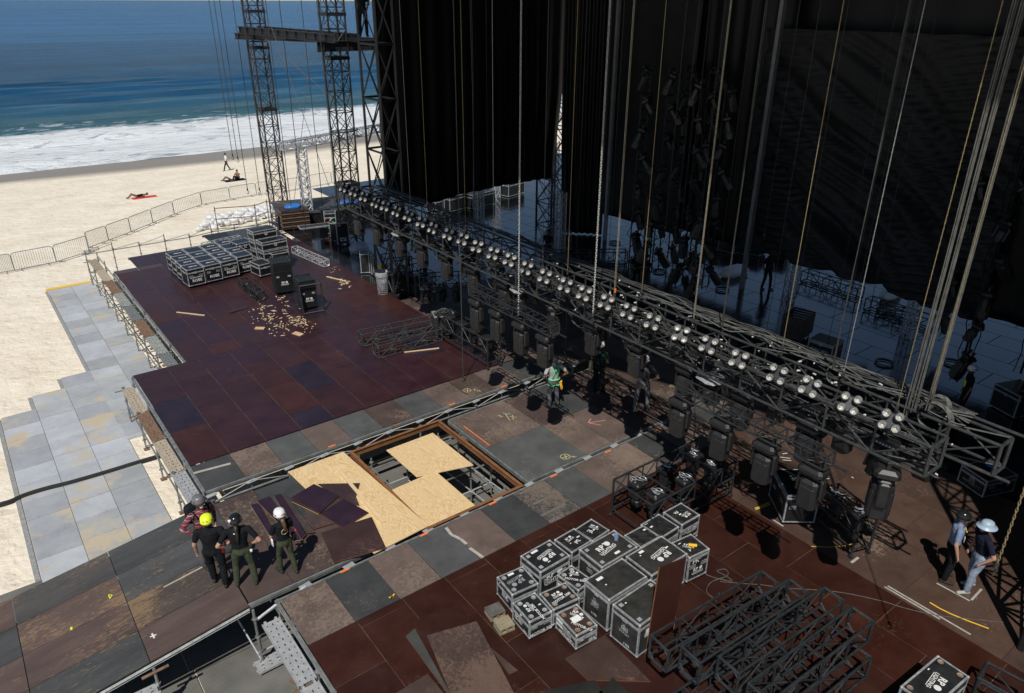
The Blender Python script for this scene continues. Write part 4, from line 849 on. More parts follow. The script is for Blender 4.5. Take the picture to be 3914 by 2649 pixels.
drape('drape', 'wide dark drape with long diagonal creases at the right', ((26.7, 18.9), (26.7, 8.9)), lambda s_: 1.55+.2*sin(s_*pi), 10.6, DRAPG, .03, 1.8, diagf=2.2, nz=220)
drape('drape', 'black upper drape above the creased one', ((27.9, 18.9), (27.9, 8.8)), lambda s_: 9.2-1.0*sin(s_*pi), 18, DRAPE, .03, 1.8)
drape('drape', 'black drape continuing beyond the creased one to the right', ((27.5, 10.2), (27.5, -14)), lambda s_: 1.6, 18, DRAPE, .05, .9)
drape('drape', 'black drape closing the right side of the stage', ((14.5, 1.0), (27, 1.0)), lambda s_: .1, 18, DRAPE, .05, .9)
for (k_, x_, y_, X, lb) in (('F', 2857, 945, 26.7, 'grey steel post before the creased drape'), ('F', 2305, 1030, 26.9, 'grey steel post at the left edge of the grey drape')):
    P = AX(k_, x_, y_, X); b = MB(); b.box((P.x, P.y, 9), (.16, .16, 18)); tag(b.build('steel_post', mat('grey_post_'+k_+str(x_), (.16, .165, .17), (.22, .22, .225), 4, .5)), lb, 'steel post', 'grey posts beside the drapes')
b = MB(); b.box((15.9, 29.3, 9.9), (.2, .2, 16)); tag(b.build('steel_post', GALV), 'grey steel upright beside the roof mast at the left drape', 'steel post', 'grey posts beside the drapes')
# ------------------------------------------------------------------ chains, cables, hooks
def chain_unit():
    mb = MB(); L = .085; N = 14
    for i in range(N):
        z = i*L*.74; a = (0, 1)[i % 2]; R_ = MX.Rotation(RD(90)*a, 3, 'Z'); pts = [R_ @ V((.017*cos(2*pi*k/8), 0, z+.042*sin(2*pi*k/8)+.02)) for k in range(9)]; mb.path(pts, .0095, 4)
    return mb, N*L*.74
CU, CUL = chain_unit()
def chain(P, z1, mt, label, hook=True, collector=None, w=.42, lean=0.0):
    t = thing('hoist_chain', label, 'chain', P, 0, 'hoist chains hanging from the roof')
    n = int((z1-P[2])/CUL)+1; mb = MB()
    for i in range(n): mb.merge(CU, MX.Translation((0, 0, i*CUL)) @ MX.Diagonal((w, w, 1, 1)))
    mb.build('links', mt, t)
    if hook:
        q = MB(); q.tube((0, 0, -.10), (0, 0, 0), .03, n=8); q.path([(.0, 0, -.10), (.035, 0, -.15), (.04, 0, -.20), (0, 0, -.24), (-.04, 0, -.21), (-.045, 0, -.17)], .013, 5); q.build('hook', CHD if hook == 1 else YEL, t)
    if collector: q = MB(); q.tube((0, 0, .02), (0, 0, .12), .026, n=8); q.build('collector', collector, t)
    return t
TOPZ = 15.0
chs = [('b', 610, 1280, CHN, 'grey chain, leftmost against the left drape'), ('b', 717, 1300, CHY, 'orange chain, second against the left drape'), ('b', 960, 1465, CHY, 'orange chain in the middle of the left drape'), ('b', 1137, 1480, CHN, 'thin grey chain left of the bright silver one'), ('o', 505, 260, CHD, 'dark chain right of the bright silver one'), ('o', 783, 395, CHY, 'dull brass chain left of the brightest chain'), ('o', 1298, 650, CHN, 'grey chain of the close pair over the truss middle'), ('o', 1310, 640, CHY, 'orange chain of the close pair over the truss middle'), ('o', 1608, 600, CHY, 'golden chain right of the close pair'), ('n', 435, 345, CHN, 'grey chain before the hanging light ladders'), ('n', 445, 340, CHY, 'brown chain crossing the one before the light ladders'), ('n', 1430, 640, CHY, 'yellow green chain before the creased drape'), ('n', 2110, 930, CHN, 'grey chain right of the yellow green one'), ('m', 945, 430, CHY, 'pale chain left of the cable bundles'), ('m', 1320, 300, CHY, 'brown chain among the cable bundles')]
for k_, x_, y_, mt, lb in chs:
    P = AX(k_, x_, y_, 13.0 if k_ != 'm' else 12.9); chain((P.x, P.y, P.z), TOPZ, mt, lb, 1, ORG if mt is CHY and 'orange' in lb else None)
for k_, x_, y_, X, mt, lb, hk in (('r', 1562, 1440, 11.9, CHD, 'loose dark chain ending in a hook above the red deck edge', 1), ('o', 235, 1100, 11.7, CHN, 'bright silver chain hanging before the truss to head height', 1), ('o', 1065, 860, 11.9, CHN, 'thickest bright chain hanging down before the truss', 1), ('i', 2150, 750, 10.9, CHY, 'brass chain with hook beside the man in the pale blue hard hat', 1)):
    P = AX(k_, x_, y_, X)
    chain(tuple(P), TOPZ, mt, lb, hk, None, 1.15 if 'bright' in lb else .8)
P = A('o', 757, 1280, 1.5); chain((P.x, P.y, P.z), 4.0, CHD, 'short hook chain above the chalk marks on the worn floor', 1)
rp = MB()
for i, (k_, x_, y_, yy, lb) in enumerate((('a', 1470, 975, 33, 'hook chain over the surf, leftmost'), ('a', 1503, 992, 33, 'hook chain over the surf, second'), ('a', 1565, 1192, 31, 'hook chain over the sand beside the sunbathing pair'), ('a', 1640, 1190, 31, 'hook chain over the barrier, left of the tower'), ('a', 1688, 1200, 31, 'hook chain touching the left tower'), ('a', 1890, 1060, 33, 'long hook chain right of the left tower'), ('a', 2000, 900, 33, 'dark chain between the towers'), ('D', 690, 190, 33, 'slack rusty chain over the covered heap'), ('F', 1105, 730, 33, 'dark rope beside the right leg of the left tower'))):
    P = AY(k_, x_, y_, yy)
    if i < 5 or i == 7: chain(tuple(P), TOPZ, CHD, lb, 1, None, .75)
    else: b = MB(); b.tube((P.x, P.y, P.z-3), (P.x, P.y, TOPZ), .016, n=5); tag(b.build('rope', CBL), lb, 'rope', 'ropes hanging at the towers')
for (a_, b_, lb) in ((AY('F', 1015, 150, 40), AY('F', 1275, 380, 36), 'guy line running from the beam end to the second tower'), (AY('F', 1180, 270, 38), AY('F', 1125, 760, 38), 'thin line crossing between the towers'), (AY('F', 1000, 0, 40), AY('F', 1290, 800, 34), 'pale rope slanting behind the left tower')):
    b = MB(); b.tube(a_, b_, .014, n=5); tag(b.build('guy_line', CBG), lb, 'line', 'slanting lines between the towers')
# dark chains and cables against the drapes
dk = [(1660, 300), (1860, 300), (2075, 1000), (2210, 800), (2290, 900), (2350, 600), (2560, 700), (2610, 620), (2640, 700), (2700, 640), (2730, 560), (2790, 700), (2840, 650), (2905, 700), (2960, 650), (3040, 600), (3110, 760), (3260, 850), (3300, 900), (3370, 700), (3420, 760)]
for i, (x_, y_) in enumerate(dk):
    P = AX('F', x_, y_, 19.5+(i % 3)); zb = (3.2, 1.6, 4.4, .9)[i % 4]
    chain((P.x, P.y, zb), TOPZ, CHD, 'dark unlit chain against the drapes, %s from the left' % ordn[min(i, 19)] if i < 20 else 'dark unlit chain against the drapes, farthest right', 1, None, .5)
def bundle(P, z1, n, r, spread, mt, label, lean=V((0, 0, 0))):
    mb = MB()
    for i in range(n):
        a = 2*pi*i/n; o_ = V((spread*cos(a), spread*sin(a), 0)); mb.path([V((P[0]+.02*sin(z*.8+i), P[1], z))+o_*(1+.15*sin(z*1.3+i)) for z in [P[2]+(z1-P[2])*k/14 for k in range(15)]], r, 5)
    return tag(mb.build('cable_bundle', mt), label, 'cable bundle', 'power cable bundles dropping to the truss')
for k_, x_, y_, lb in (('m', 1020, 560, 'thick grey cable bundle, leftmost of three dropping to the truss end'), ('m', 1110, 500, 'grey cable bundle, middle of three dropping to the truss end'), ('m', 1270, 480, 'grey cable bundle, rightmost of three dropping to the truss end')):
    P = AX(k_, x_, y_, 13.2); bundle((P.x, P.y, P.z), TOPZ, 5, .013, .03, CBG, lb)
for k_, x_, y_, lb in (('n', 1985, 900, 'single grey cable beside the far chain'), ('b', 1018, 1445, 'cable with yellow ties against the left drape'), ('n', 760, 440, 'dark cable with plugs near the hanging lights')):
    P = AX(k_, x_, y_, 13.1); bundle((P.x, P.y, P.z), TOPZ, 2, .010, .014, CBL, lb)
def wavy(name, y0, y1, x, z, n, mt, label, amp=.05, r=.011, cat='cable'):
    mb = MB()
    for i in range(n):
        ox, oz, ph, fq = random.uniform(-.12, .12), random.uniform(0, .06), random.uniform(0, 6), random.uniform(.8, 2.6); am2 = amp*random.uniform(.6, 2.2)
        mb.path([(x+ox+am2*sin(y*fq+ph)+.03*sin(y*5+ph), y, z+oz+am2*.6*abs(sin(y*fq*1.3+ph*2))-.04) for y in [y0+(y1-y0)*k/110 for k in range(111)]], r, 4)
    return tag(mb.build(name, mt), label, cat, 'cables lying along the trusses')
wavy('truss_cable', 4.2, 27, 13.75, TZ+.68, 9, CBL, 'tangle of black cables along the top of the rear truss'); wavy('truss_cable', 4.5, 27, 12.7, TZ+.1, 8, CBL, 'black cables inside the front truss'); wavy('truss_cable', 4.1, 12, 13.5, TZ+.66, 6, CBG, 'grey dusty cables heaped on the near part of the rear truss', .09, .014); wavy('truss_cable', 4.5, 26, 12.4, TZ+.45, 5, CBL, 'looped cables behind the blinders', .1)
mb = MB()
for i in range(260):
    y = random.uniform(4.0, 27.3); x = random.choice((12.5, 12.8, 13.3, 13.6)); z = TZ+random.choice((.0, .3, .62)); mb.box((x+random.uniform(-.1, .1), y, z+random.uniform(0, .08)), (random.uniform(.015, .035), random.uniform(.02, .08), .02), MX.Rotation(random.random()*3, 3, 'Z'))
tag(mb.build('tape_tags', WHT), 'white tape tags and connector ends scattered over the hung trusses', 'tape tags')['kind'] = 'stuff'
for k_, x_, y_, rr, X, lb in (('m', 1390, 420, .16, 13.3, 'loop of grey cable at the right bundle'), ('n', 2020, 980, .22, 13.6, 'coiled grey cable on the rear truss'), ('m', 1330, 560, .28, 13.2, 'big grey cable loop hanging at the truss end')):
    P = AX(k_, x_, y_, X); mb = MB()
    for q in range(4): mb.path([(P.x+.03*q, P.y+rr*cos(u*.4)*(1+.05*q), P.z+rr*sin(u*.4)) for u in range(17)], .013, 4)
    tag(mb.build('cable_loop', CBG), lb, 'cable loop', 'cable loops on the trusses')
mb = MB()
for i in range(95):
    y = random.uniform(4.3, 26.5); x = random.choice((12.3, 12.6, 13.0, 13.5, 13.8)); L_ = random.uniform(.3, 1.2); dz = random.uniform(.12, .5); z = TZ+random.choice((-.05, .0, .3)); r_x = random.uniform(-.12, .12)
    mb.path([(x+r_x*sin(k*.55), y+L_*k/8, z-dz*(1-(k/4-1)**2)) for k in range(9)], random.uniform(.008, .014), 4)
tag(mb.build('cable_swags', CBL), 'tangle of black cable swags sagging below the hung trusses', 'cables')['kind'] = 'stuff'
# hanging light ladders before the back drapes
def ladder(x, y, z0, z1, n, label, w=.55, kind=0, tw=1):
    t = thing('light_ladder', label, 'light ladder', (x, y, z0), RD(10), 'ladders of lights hung upstage')
    for s_ in (-1, 1):
        for d_ in ((-1, 1) if tw > 1 else (0,)): b = MB(); b.tube((s_*w/2, d_*.2, 0), (s_*w/2, d_*.2, z1-z0), .035, n=4); b.build('rail', BLKM, t)
    b = MB(); k_ = int((z1-z0)/.5)
    for i in range(k_+1):
        zz_ = (z1-z0)/k_; b.tube((-w/2, 0, i*zz_), (w/2, 0, i*zz_), .022, n=4)
        if i < k_:
            for d_ in (-.2, .2): b.tube(((-w/2, w/2)[i % 2], d_, i*zz_), ((w/2, -w/2)[i % 2], d_, (i+1)*zz_), .016, n=4)
    b.build('rung', BLKM, t)
    for i in range(n):
        z = z0+(i+.6)*(z1-z0)/n; a = random.uniform(-.5, .5)
        head(0 if (i+kind) % 3 else 1, (x-.15, y-.18, z+.35), '%s light on the %s' % (['lowest', 'second', 'third', 'fourth', 'fifth', 'sixth', 'seventh', 'eighth', 'ninth'][i], label.replace('dark ladder of moving lights ', 'light ladder ')), 'moving lights on the upstage ladders', RD(40)+a, RD(random.choice((-35, 20, 0, -15))))
for k_, x_, y_, z0, z1, n, lb in (('F', 2410, 1090, .3, 9.2, 8, 'dark ladder of moving lights left of the tower cluster'), ('F', 2500, 1060, .3, 9.0, 7, 'dark ladder of moving lights second in the cluster'), ('F', 2590, 1120, .3, 8.8, 7, 'dark ladder of moving lights third in the cluster'), ('F', 2690, 1130, .4, 8.6, 8, 'dark ladder of moving lights right of the cluster'), ('F', 2455, 1165, .1, 4.6, 5, 'dark ladder of moving lights low before the cluster, left'), ('F', 2560, 1010, .1, 9.0, 9, 'dark ladder of moving lights at the back of the cluster, left'), ('F', 2640, 1040, .1, 9.0, 9, 'dark ladder of moving lights at the back of the cluster, right'), ('F', 2640, 1215, .1, 4.2, 5, 'dark ladder of moving lights low before the cluster, right'), ('F', 3560, 1330, .6, 7.5, 6, 'dark ladder of moving lights behind the cable bundles'), ('F', 3650, 1500, .5, 8.0, 7, 'dark ladder of moving lights beside the backstage white helmet'), ('F', 3880, 1500, .8, 8.0, 6, 'dark ladder of moving lights at the right border')):
    P = A(k_, x_, y_); ladder(P.x, P.y, z0, z1, n, lb, kind=len(lb) % 3)

for o in HATS: q = bpy.data.objects.new('rain_hat', RAIN.mesh('rain_hat', PLAS, True)); COL.objects.link(q); q.parent = o; q.location = (0, 0, .04); q['label'] = 'crumpled clear plastic rain hat'
# ------------------------------------------------------------------ flight cases
def case(name, label, k, Lp, Fp, Rp, h, marks=(), group='flight cases on the lower right deck', lam=LAM, dish=None, lid=.28, rect=None, paper=(), z0=0.0, handles='XY', wh=.11, latch=True, cat='flight case', wood=False):
    """top corners left, near and right as sighted at height h; the near corner is where the two seen sides meet"""
    if rect: cx, cy, W, D, ang = rect
    else:
        L_, F_, R_ = (A(k, *q, z0+h) for q in (Lp, Fp, Rp)); W = (R_-F_).length; D = (L_-F_).length; c = (L_+R_)/2; cx, cy = c.x, c.y
        a1 = atan2(R_.y-F_.y, R_.x-F_.x); a2 = atan2(L_.y-F_.y, L_.x-F_.x)-pi/2; ang = (a1+a2)/2
    t = thing(name, label, cat, (cx, cy, z0), ang, group); b0 = wh; hb = h*(1-lid)-.004 if lid else h
    X, Y = W/2, D/2; g = .012
    b = MB(); b.box((0, 0, (b0+hb)/2), (W-2*g, D-2*g, hb-b0-.004)); b.build('body', lam, t)
    if lid: b = MB(); b.box((0, 0, (hb+h)/2), (W-2*g, D-2*g, h-hb-.006)); b.build('lid', lam, t)
    e = .034; b = MB(); th = .007
    def edgebar(c, s): b.box(c, s)
    for sx in (-1, 1):
        for sy in (-1, 1):
            for (za, zb) in (((b0, hb-.03), (hb+.03, h)) if lid else ((b0, h),)):
                b.box((sx*(X-e/2), sy*(Y-th/2), (za+zb)/2), (e, th, zb-za)); b.box((sx*(X-th/2), sy*(Y-e/2-.002), (za+zb)/2), (th+.002, e, zb-za-.002))
    for z, zz in ((h, 1), (b0, -1)):
        for sy in (-1, 1): b.box((0, sy*(Y-th/2-.001), z-zz*e/2), (W-2*e, th, e)); b.box((0, sy*(Y-e/2), z-th/2*zz+.001), (W-2*e, e, th))
        for sx in (-1, 1): b.box((sx*(X-th/2-.001), 0, z-zz*e/2), (th, D-2*e, e)); b.box((sx*(X-e/2), 0, z-th/2*zz+.001), (e, D-2*e, th))
    if lid:
        for sy in (-1, 1): b.box((0, sy*(Y-.002), hb+.003), (W-.01, .012, .055))
        for sx in (-1, 1): b.box((sx*(X-.002), 0, hb+.003), (.012, D-.01, .055))
    b.build('edge_trim', ALU, t)
    for sx in (-1, 1):
        for sy in (-1, 1):
            for z in (h-.015, b0+.015): b = MB(); b.ball((sx*(X-.018), sy*(Y-.018), z), .032, 8, 5); b.build('corner', ALU, t, smooth=True)
            c = MB(); c.lathe([(0, -.02), (.05, -.02), (.05, .02), (0, .02)], (sx*(X-.12), sy*(Y-.12), .05), 10, MX.Rotation(RD(90), 3, 'X')); c.box((sx*(X-.12), sy*(Y-.12), .09), (.06, .06, .05))
            if z0 < .05: c.build('castor', RUB, t)
            if dish == 'round' or dish == 'rust':
                q = MB(); q.lathe([(.0, -.004), (.022, -.004), (.038, .002), (.055, .005)], (sx*(X-.11), sy*(Y-.11), h+.002), 12); q.build('castor_dish', RUSTC if dish == 'rust' else ALU, t)
            if dish == 'square': q = MB(); q.box((sx*(X-.12), sy*(Y-.12), h+.003), (.085, .085, .008), bev=.015); q.box((sx*(X-.12), sy*(Y-.12), h+.008), (.055, .055, .003)); q.build('castor_dish', GALVB, t)
            if dish == 'well': q = MB(); q.lathe([(.0, .002), (.085, .003), (.095, .007), (.10, .003)], (sx*(X-.155), sy*(Y-.155), h), 14); q.build('castor_well', BLKD, t)
    def handle(M):
        q = MB()
        for c, s in (((0, .04, 0), (.16, .012, .01)), ((0, -.04, 0), (.16, .012, .01)), ((-.075, 0, 0), (.012, .08, .01)), ((.075, 0, 0), (.012, .08, .01)), ((0, .0, .003), (.10, .018, .012))):
            bb = MB(); bb.box(c, s); q.merge(bb, M)
        q.build('handle', ALU, t)
        q = MB(); q.merge((lambda bb: (bb.box((0, 0, -.001), (.14, .07, .003)), bb)[1])(MB()), M); q.build('handle_recess', BLKD, t)
    MT = MX.Translation; FX = MX.Rotation(RD(90), 4, 'X')
    def face(f, u, v):       # u,v in -1..1 of the face
        if f == 'T': return MT((u*X, v*Y, h+.003))
        if f == 'Y': return MT((u*X, -Y-.001, (b0+h)/2+v*(h-b0)/2)) @ FX
        return MT((-X-.001, -u*Y, (b0+h)/2+v*(h-b0)/2)) @ MX.Rotation(RD(-90), 4, 'Z') @ FX
    if 'Y' in handles:
        for u in (-.55, .55): handle(face('Y', u, .12))
    if 'X' in handles:
        for u in ((-.5, .5) if D > .8 else (.0,)): handle(face('X', u, .12))
    if lid and latch:
        for f, u in (('Y', 0), ('X', 0)): q = MB(); q.merge((lambda bb: (bb.box((0, 0, .004), (.10, .09, .012)), bb)[1])(MB()), MT((face(f, u, 0).translation.x, face(f, u, 0).translation.y, hb)) @ face(f, u, 0).to_3x3().to_4x4()); q.build('latch', ALU, t)
    for mk in marks:
        f, s_, u, v, sz, rot = mk[:6]; mm_ = mk[6] if len(mk) > 6 else WHT; b = MB(); M_ = face(f, u, v) @ MX.Rotation(RD(rot), 4, 'Z')
        M_ = M_ @ MT((0, 0, .0012))
        if s_ == 'LOGO': logo(b, M_, sz)
        elif s_ == 'SWOOSH':
            for q, rr in ((0, .5), (1, .32)): b.path([M_ @ V((sz*rr*1.9*cos(a*.35+.4), sz*rr*sin(a*.35+.4), .002)) for a in range(15)], sz*.06, 4)
            text(b, 'ROBO', M_ @ MT((0, -sz*.9, 0)), sz*.5, .02) if 0 else None
        else: text(b, s_, M_, sz, .022)
        b.build('stencil_marking', mm_, t)
    rr_ = random.Random(label); paper = list(paper)+([(f_, rr_.uniform(-.7, .7), rr_.uniform(-.6, .8), rr_.uniform(.03, .09), rr_.uniform(.015, .04)) for f_ in 'TXYT'[:rr_.randint(1, 4)]] if lam is not LAMN and z0 < .05 else [])
    for (f, u, v, w_, h_) in paper:
        M_ = face(f, u, v); b = MB(); b.merge((lambda bb: (bb.box((0, 0, .001), (w_, h_, .002)), bb)[1])(MB()), M_); b.build('paper_label', PAPER, t)
    return t
MOT = 'MOTOR 500'
case('motor_case', 'front left hoist case with clean silver dishes, 021 on its side', 'j', (380,1110), (550,1290), (770,1190), .55, (('T', MOT, .1, -.52, .085, 90), ('T', 'LOGO', -.25, .1, .16, 90), ('Y', MOT, .05, -.72, .10, 0), ('X', 'LOGO', -.3, -.1, .16, 0), ('X', '021', .55, -.75, .09, 0)), dish='round')
case('motor_case', 'brown topped hoist case nearest the camera, paper sheet on its lid', 'j', (785,1215), (990,1415), (1195,1320), .47, (('T', 'MOTOR-1.T', -.1, -.6, .085, -62), ('T', 'LOGO', .35, .3, .17, -62), ('Y', 'MOTOR-1.T', -.1, .25, .09, 0), ('Y', '054', .5, -.55, .10, 0), ('X', 'LOGO', .1, .1, .17, 0), ('X', 'MOTOR-1.T', .1, -.65, .09, 0)), lam=LAMB, dish='rust', paper=(('T', 0, .05, .2, .15), ('X', -.6, .3, .2, .17)))
case('motor_case', 'hoist case with rusty dishes, lettering across its lid, behind the brown topped one', 'j', (640,1025), (770,1180), (1020,1065), .53, (('T', MOT, -.02, -.3, .09, 10), ('T', 'LOGO', -.1, .2, .15, 10)), dish='rust')
case('motor_case', 'leftmost hoist case, its worn brown lid bearing a faded grey logo', 'j', (240,870), (385,1040), (635,930), .57, (('T', 'LOGO', -.1, .0, .24, 190, GRYP), ('X', 'LOGO', .1, -.1, .16, 0)), lam=LAM, dish='round', paper=(('T', -.1, .72, .14, .06),))
case('motor_case', 'small hoist case wedged behind the others, lettering beside its logo', 'j', (805,850), (1005,1000), (1140,900), .52, (('T', MOT, -.2, -.15, .08, -55), ('T', 'LOGO', .35, .3, .13, -55), ('Y', 'MOTOR', 0, -.4, .08, 0)), dish='round', paper=(('X', -.7, .1, .1, .12),))
case('flight_case', 'clean black case with upside down logo on top, behind the leftmost hoist case', 'j', (450,670), (650,820), (940,670), .80, (('T', 'LOGO', .05, -.05, .26, 188), ('Y', 'LOGO', -.05, .1, .34, 0)), dish='square', lam=LAM, paper=(('T', -.25, .72, .17, .06),), lid=.22)
case('flight_case', 'large logo topped case in the middle with a drink can standing on it', 'j', (1000,610), (1225,775), (1570,590), .88, (('T', 'LOGO', -.08, .1, .30, 8),), dish='square', lam=LAMW, paper=(('T', .1, -.6, .14, .06),), lid=.2)
case('flight_case', 'grey worn case with upside down logo, partly behind the upright brown board', 'j', (1440,675), (1690,855), (2035,655), .90, (('T', 'LOGO', .15, -.12, .30, 188),), dish=None, lam=LAMW, paper=(('T', -.35, .72, .13, .06),), lid=.2)
case('flight_case', 'tall blank topped case with four stencilled lines ending 1170 on its left side', 'j', (1045,895), (1290,1075), (1665,870), .93, (('X', 'VL', -.1, .35, .09, 0, GRYP), ('X', '3000', -.1, .13, .09, 0, GRYP), ('X', 'SPOT', -.1, -.09, .09, 0, GRYP), ('X', '1170', -.1, -.6, .08, 0)), lam=LAMW, paper=(('T', -.5, .55, .16, .07),), lid=.1)
case('flight_case', 'tall case nearest the brown board, stencilled 1152 on its left side', 'j', (1300,1120), (1575,1310), (1960,1080), .93, (('X', 'VL', -.05, .30, .09, 0, GRYP), ('X', '3500', -.05, .08, .09, 0, GRYP), ('X', 'WASH', -.05, -.14, .09, 0, GRYP), ('X', '1152', .2, -.75, .08, 0), ('X', 'LOGO', -.1, .62, .07, 0)), dish='square', lam=LAMW, paper=(('Y', -.45, .25, .22, .18),), lid=.15)
case('flight_case', 'wells topped case with logo and two letters, left of the pair behind the canned one', 'j', (790,520), (945,650), (1120,530), .66, (('T', 'PR', .15, -.35, .13, 15), ('T', 'LOGO', -.1, .3, .14, 10)), dish='well', lam=LAM)
case('flight_case', 'wells topped case with two large letters at the back left, nearest the worn floor strip', 'j', (975,425), (1140,540), (1290,430), .66, (('T', 'PR', -.3, -.05, .13, -70), ('T', 'LOGO', .35, .1, .14, -70)), dish='well', lam=LAM)
case('flight_case', 'blank wells topped case half hidden right of the canned case', 'j', (1440,480), (1590,600), (1770,490), .70, (), dish='well', lam=LAMW)
case('flight_case', 'blank wells topped case in front of the wide dollied truss', 'j', (1590,380), (1780,510), (1945,400), .72, (), dish='well', lam=LAM)
case('flight_case', 'wells topped case farthest right at the back, upside down lettering on its lid', 'j', (1795,265), (1975,385), (2145,290), .72, (('T', 'PR', -.25, .35, .11, 190), ('T', 'LOGO', .2, -.3, .15, 190), ('Y', 'LOGO', .2, .1, .2, 0), ('Y', '187', .65, -.6, .09, 0)), dish='well', lam=LAM)
case('flight_case', 'wells topped case with a yellow drill lying on it', 'j', (1880,550), (2045,700), (2225,605), .78, (('T', 'PR', -.3, -.4, .10, 150), ('T', 'LOGO', -.2, .05, .14, -50), ('Y', 'PR', -.3, .5, .17, 0), ('Y', 'LOGO', .0, -.35, .2, 0)), dish='well', lam=LAM, lid=.12)
case('flight_case', 'road case with logo lid standing alone near the bottom right corner', 'i', (1535,1530), (1740,1680), (1975,1470), .80, (('T', 'LOGO', .0, -.05, .27, 188),), dish='rust', lam=LAM, group='single road cases')
case('flight_case', 'big clean case dappled by truss shadow under the bar truss', 'i', (735,155), (820,325), (1025,325), .90, (('T', 'LOGO', .15, .2, .22, 150, GRYP),), lam=LAMN, lid=.1, rect=None, group='single road cases')
for i in range(4):      # the block of identical wheeled cases on the far left of the deck
    for j in range(6):
        pass
c0, cR = A('l', 315, 685, .86), A('l', 505, 640, .86); cL = A('l', 100, 490, .86); uR = (cR-c0).normalized(); Wc = (cR-c0).length; uL = (cL-c0).normalized(); Dc = (cL-c0).length/4
TX = [('ROBIN FORTE', 'ROBE'), (None, 'ROBE'), ('ROBIN FORTE', 'ROBE'), ('ROBIN FORTE', 'ROBE')]
gg = 'block of identical black wheeled cases'; first = None; rows = ['front', 'second', 'third', 'back']; cols_ = ['leftmost', 'second', 'third', 'rightmost']
for i in range(4):
    for j in range(4):
        cc = c0+uR*(Wc+.03)*(i+.5)+uL*(Dc+.012)*(j+.5)+V((0, 0, 0)); off = V((-uR.y, uR.x, 0))
        if i == 3: cc = cc+uL*.15
        ang = (atan2(uR.y, uR.x)+atan2(uL.y, uL.x)-pi/2)/2
        mk = []
        if j == 0:
            if TX[i][0]: mk.append(('Y', TX[i][0], .0, -.05, .085, 0, WHT))
            mk.append(('Y', 'ROBE', .05, -.42, .17, 0, WHT))
        if (i*3+j*2) % 4 != 1: mk.append(('T', 'ROBE', .1, .0, .14, 180, WHT))
        if i == 0 and j: mk.append(('X', 'ROBE', .0, -.3, .14, 0, WHT))
        lb = 'black wheeled case, %s row, %s column of the big block' % (rows[j], cols_[i])
        if j == 0: lb = 'black wheeled case in the front row of the block, %s' % ['leftmost corner', 'the one with a single word', 'third from the left', 'rightmost and set slightly back']
        if j == 0: lb = 'black wheeled case in the front row of the block, ' + ['at the left corner', 'the one with only one word', 'third from the left', 'rightmost']  [i]
        case('flight_case', lb, None, None, None, None, .86, mk, gg, LAMN, None, .2, (cc.x, cc.y, Wc-.012, Dc-.006, ang), (), handles='Y' if j == 0 else '')
# stacks of long flat lidded cases
GST = 'long shallow cases stacked behind the block'
def flat(k, L_, F_, R_, z1, h, label, mk=True):
    case('flight_case', label, k, L_, F_, R_, h, (('Y', 'SWOOSH', .1, .0, .09, 0),) if mk else (), GST, LAMN, None, .3, None, (), z0=z1-h, handles='', wh=.02)
flat('l', (1035,215), (1060,255+0), (1325,205), 1.75, .42, 'top case of the tallest flat case stack')
P0 = [A('l', *q, 1.75) for q in ((1035,215), (1060,255), (1325,205))]
def under(P, z1, h, label, mk=True, dx=0, dy=0):
    L_, F_, R_ = P; W = (R_-F_).length; D = max(.55, (L_-F_).length); ang = atan2(R_.y-F_.y, R_.x-F_.x); c = F_+(R_-F_)/2+V((-sin(ang), cos(ang), 0))*D/2
    case('flight_case', label, None, None, None, None, h, (('Y', 'SWOOSH', .1, .0, .09, 0),) if mk else (), GST, LAMN, None, .3, (c.x+dx, c.y+dy, W, D, ang), (), z0=z1-h, handles='', wh=.02)
for o_ in [o for o in COL.objects if o.get('label') == 'top case of the tallest flat case stack']:
    for ch in list(o_.children): bpy.data.objects.remove(ch)
    bpy.data.objects.remove(o_)
for n_, z1 in enumerate((1.75, 1.32, .89, .46)): under(P0, z1, .42, 'long shallow case in the far stack, %s' % ['topmost', 'second from the top', 'third from the top', 'lowest'][n_], n_ == 0, .02*n_)
P1 = [A('l', *q, 1.35) for q in ((1135,335), (1160,375), (1440,320))]
for n_, z1 in enumerate((1.35, .92, .49)): under(P1, z1, .42, 'long shallow case in the near stack, %s' % ['topmost', 'middle', 'lowest'][n_], n_ < 2, .02*n_)
P2 = [A('l', *q, .95) for q in ((850,345), (880,390), (1060,350))]
for n_, z1 in enumerate((.95, .5)): under(P2, z1, .42, 'long shallow case in the low stack behind the block, %s' % ['upper', 'lower'][n_], True)
P3 = [A('l', *q, .80) for q in ((1250,480), (1275,505), (1465,470))]; under(P3, .8, .7, 'small brown lidded case between the stack and the panel trolley', False)
P4 = [A('l', *q, .62) for q in ((1100,565), (1130,625), (1270,590))]; under(P4, .62, .55, 'low brown topped case tucked at the right of the block', False)
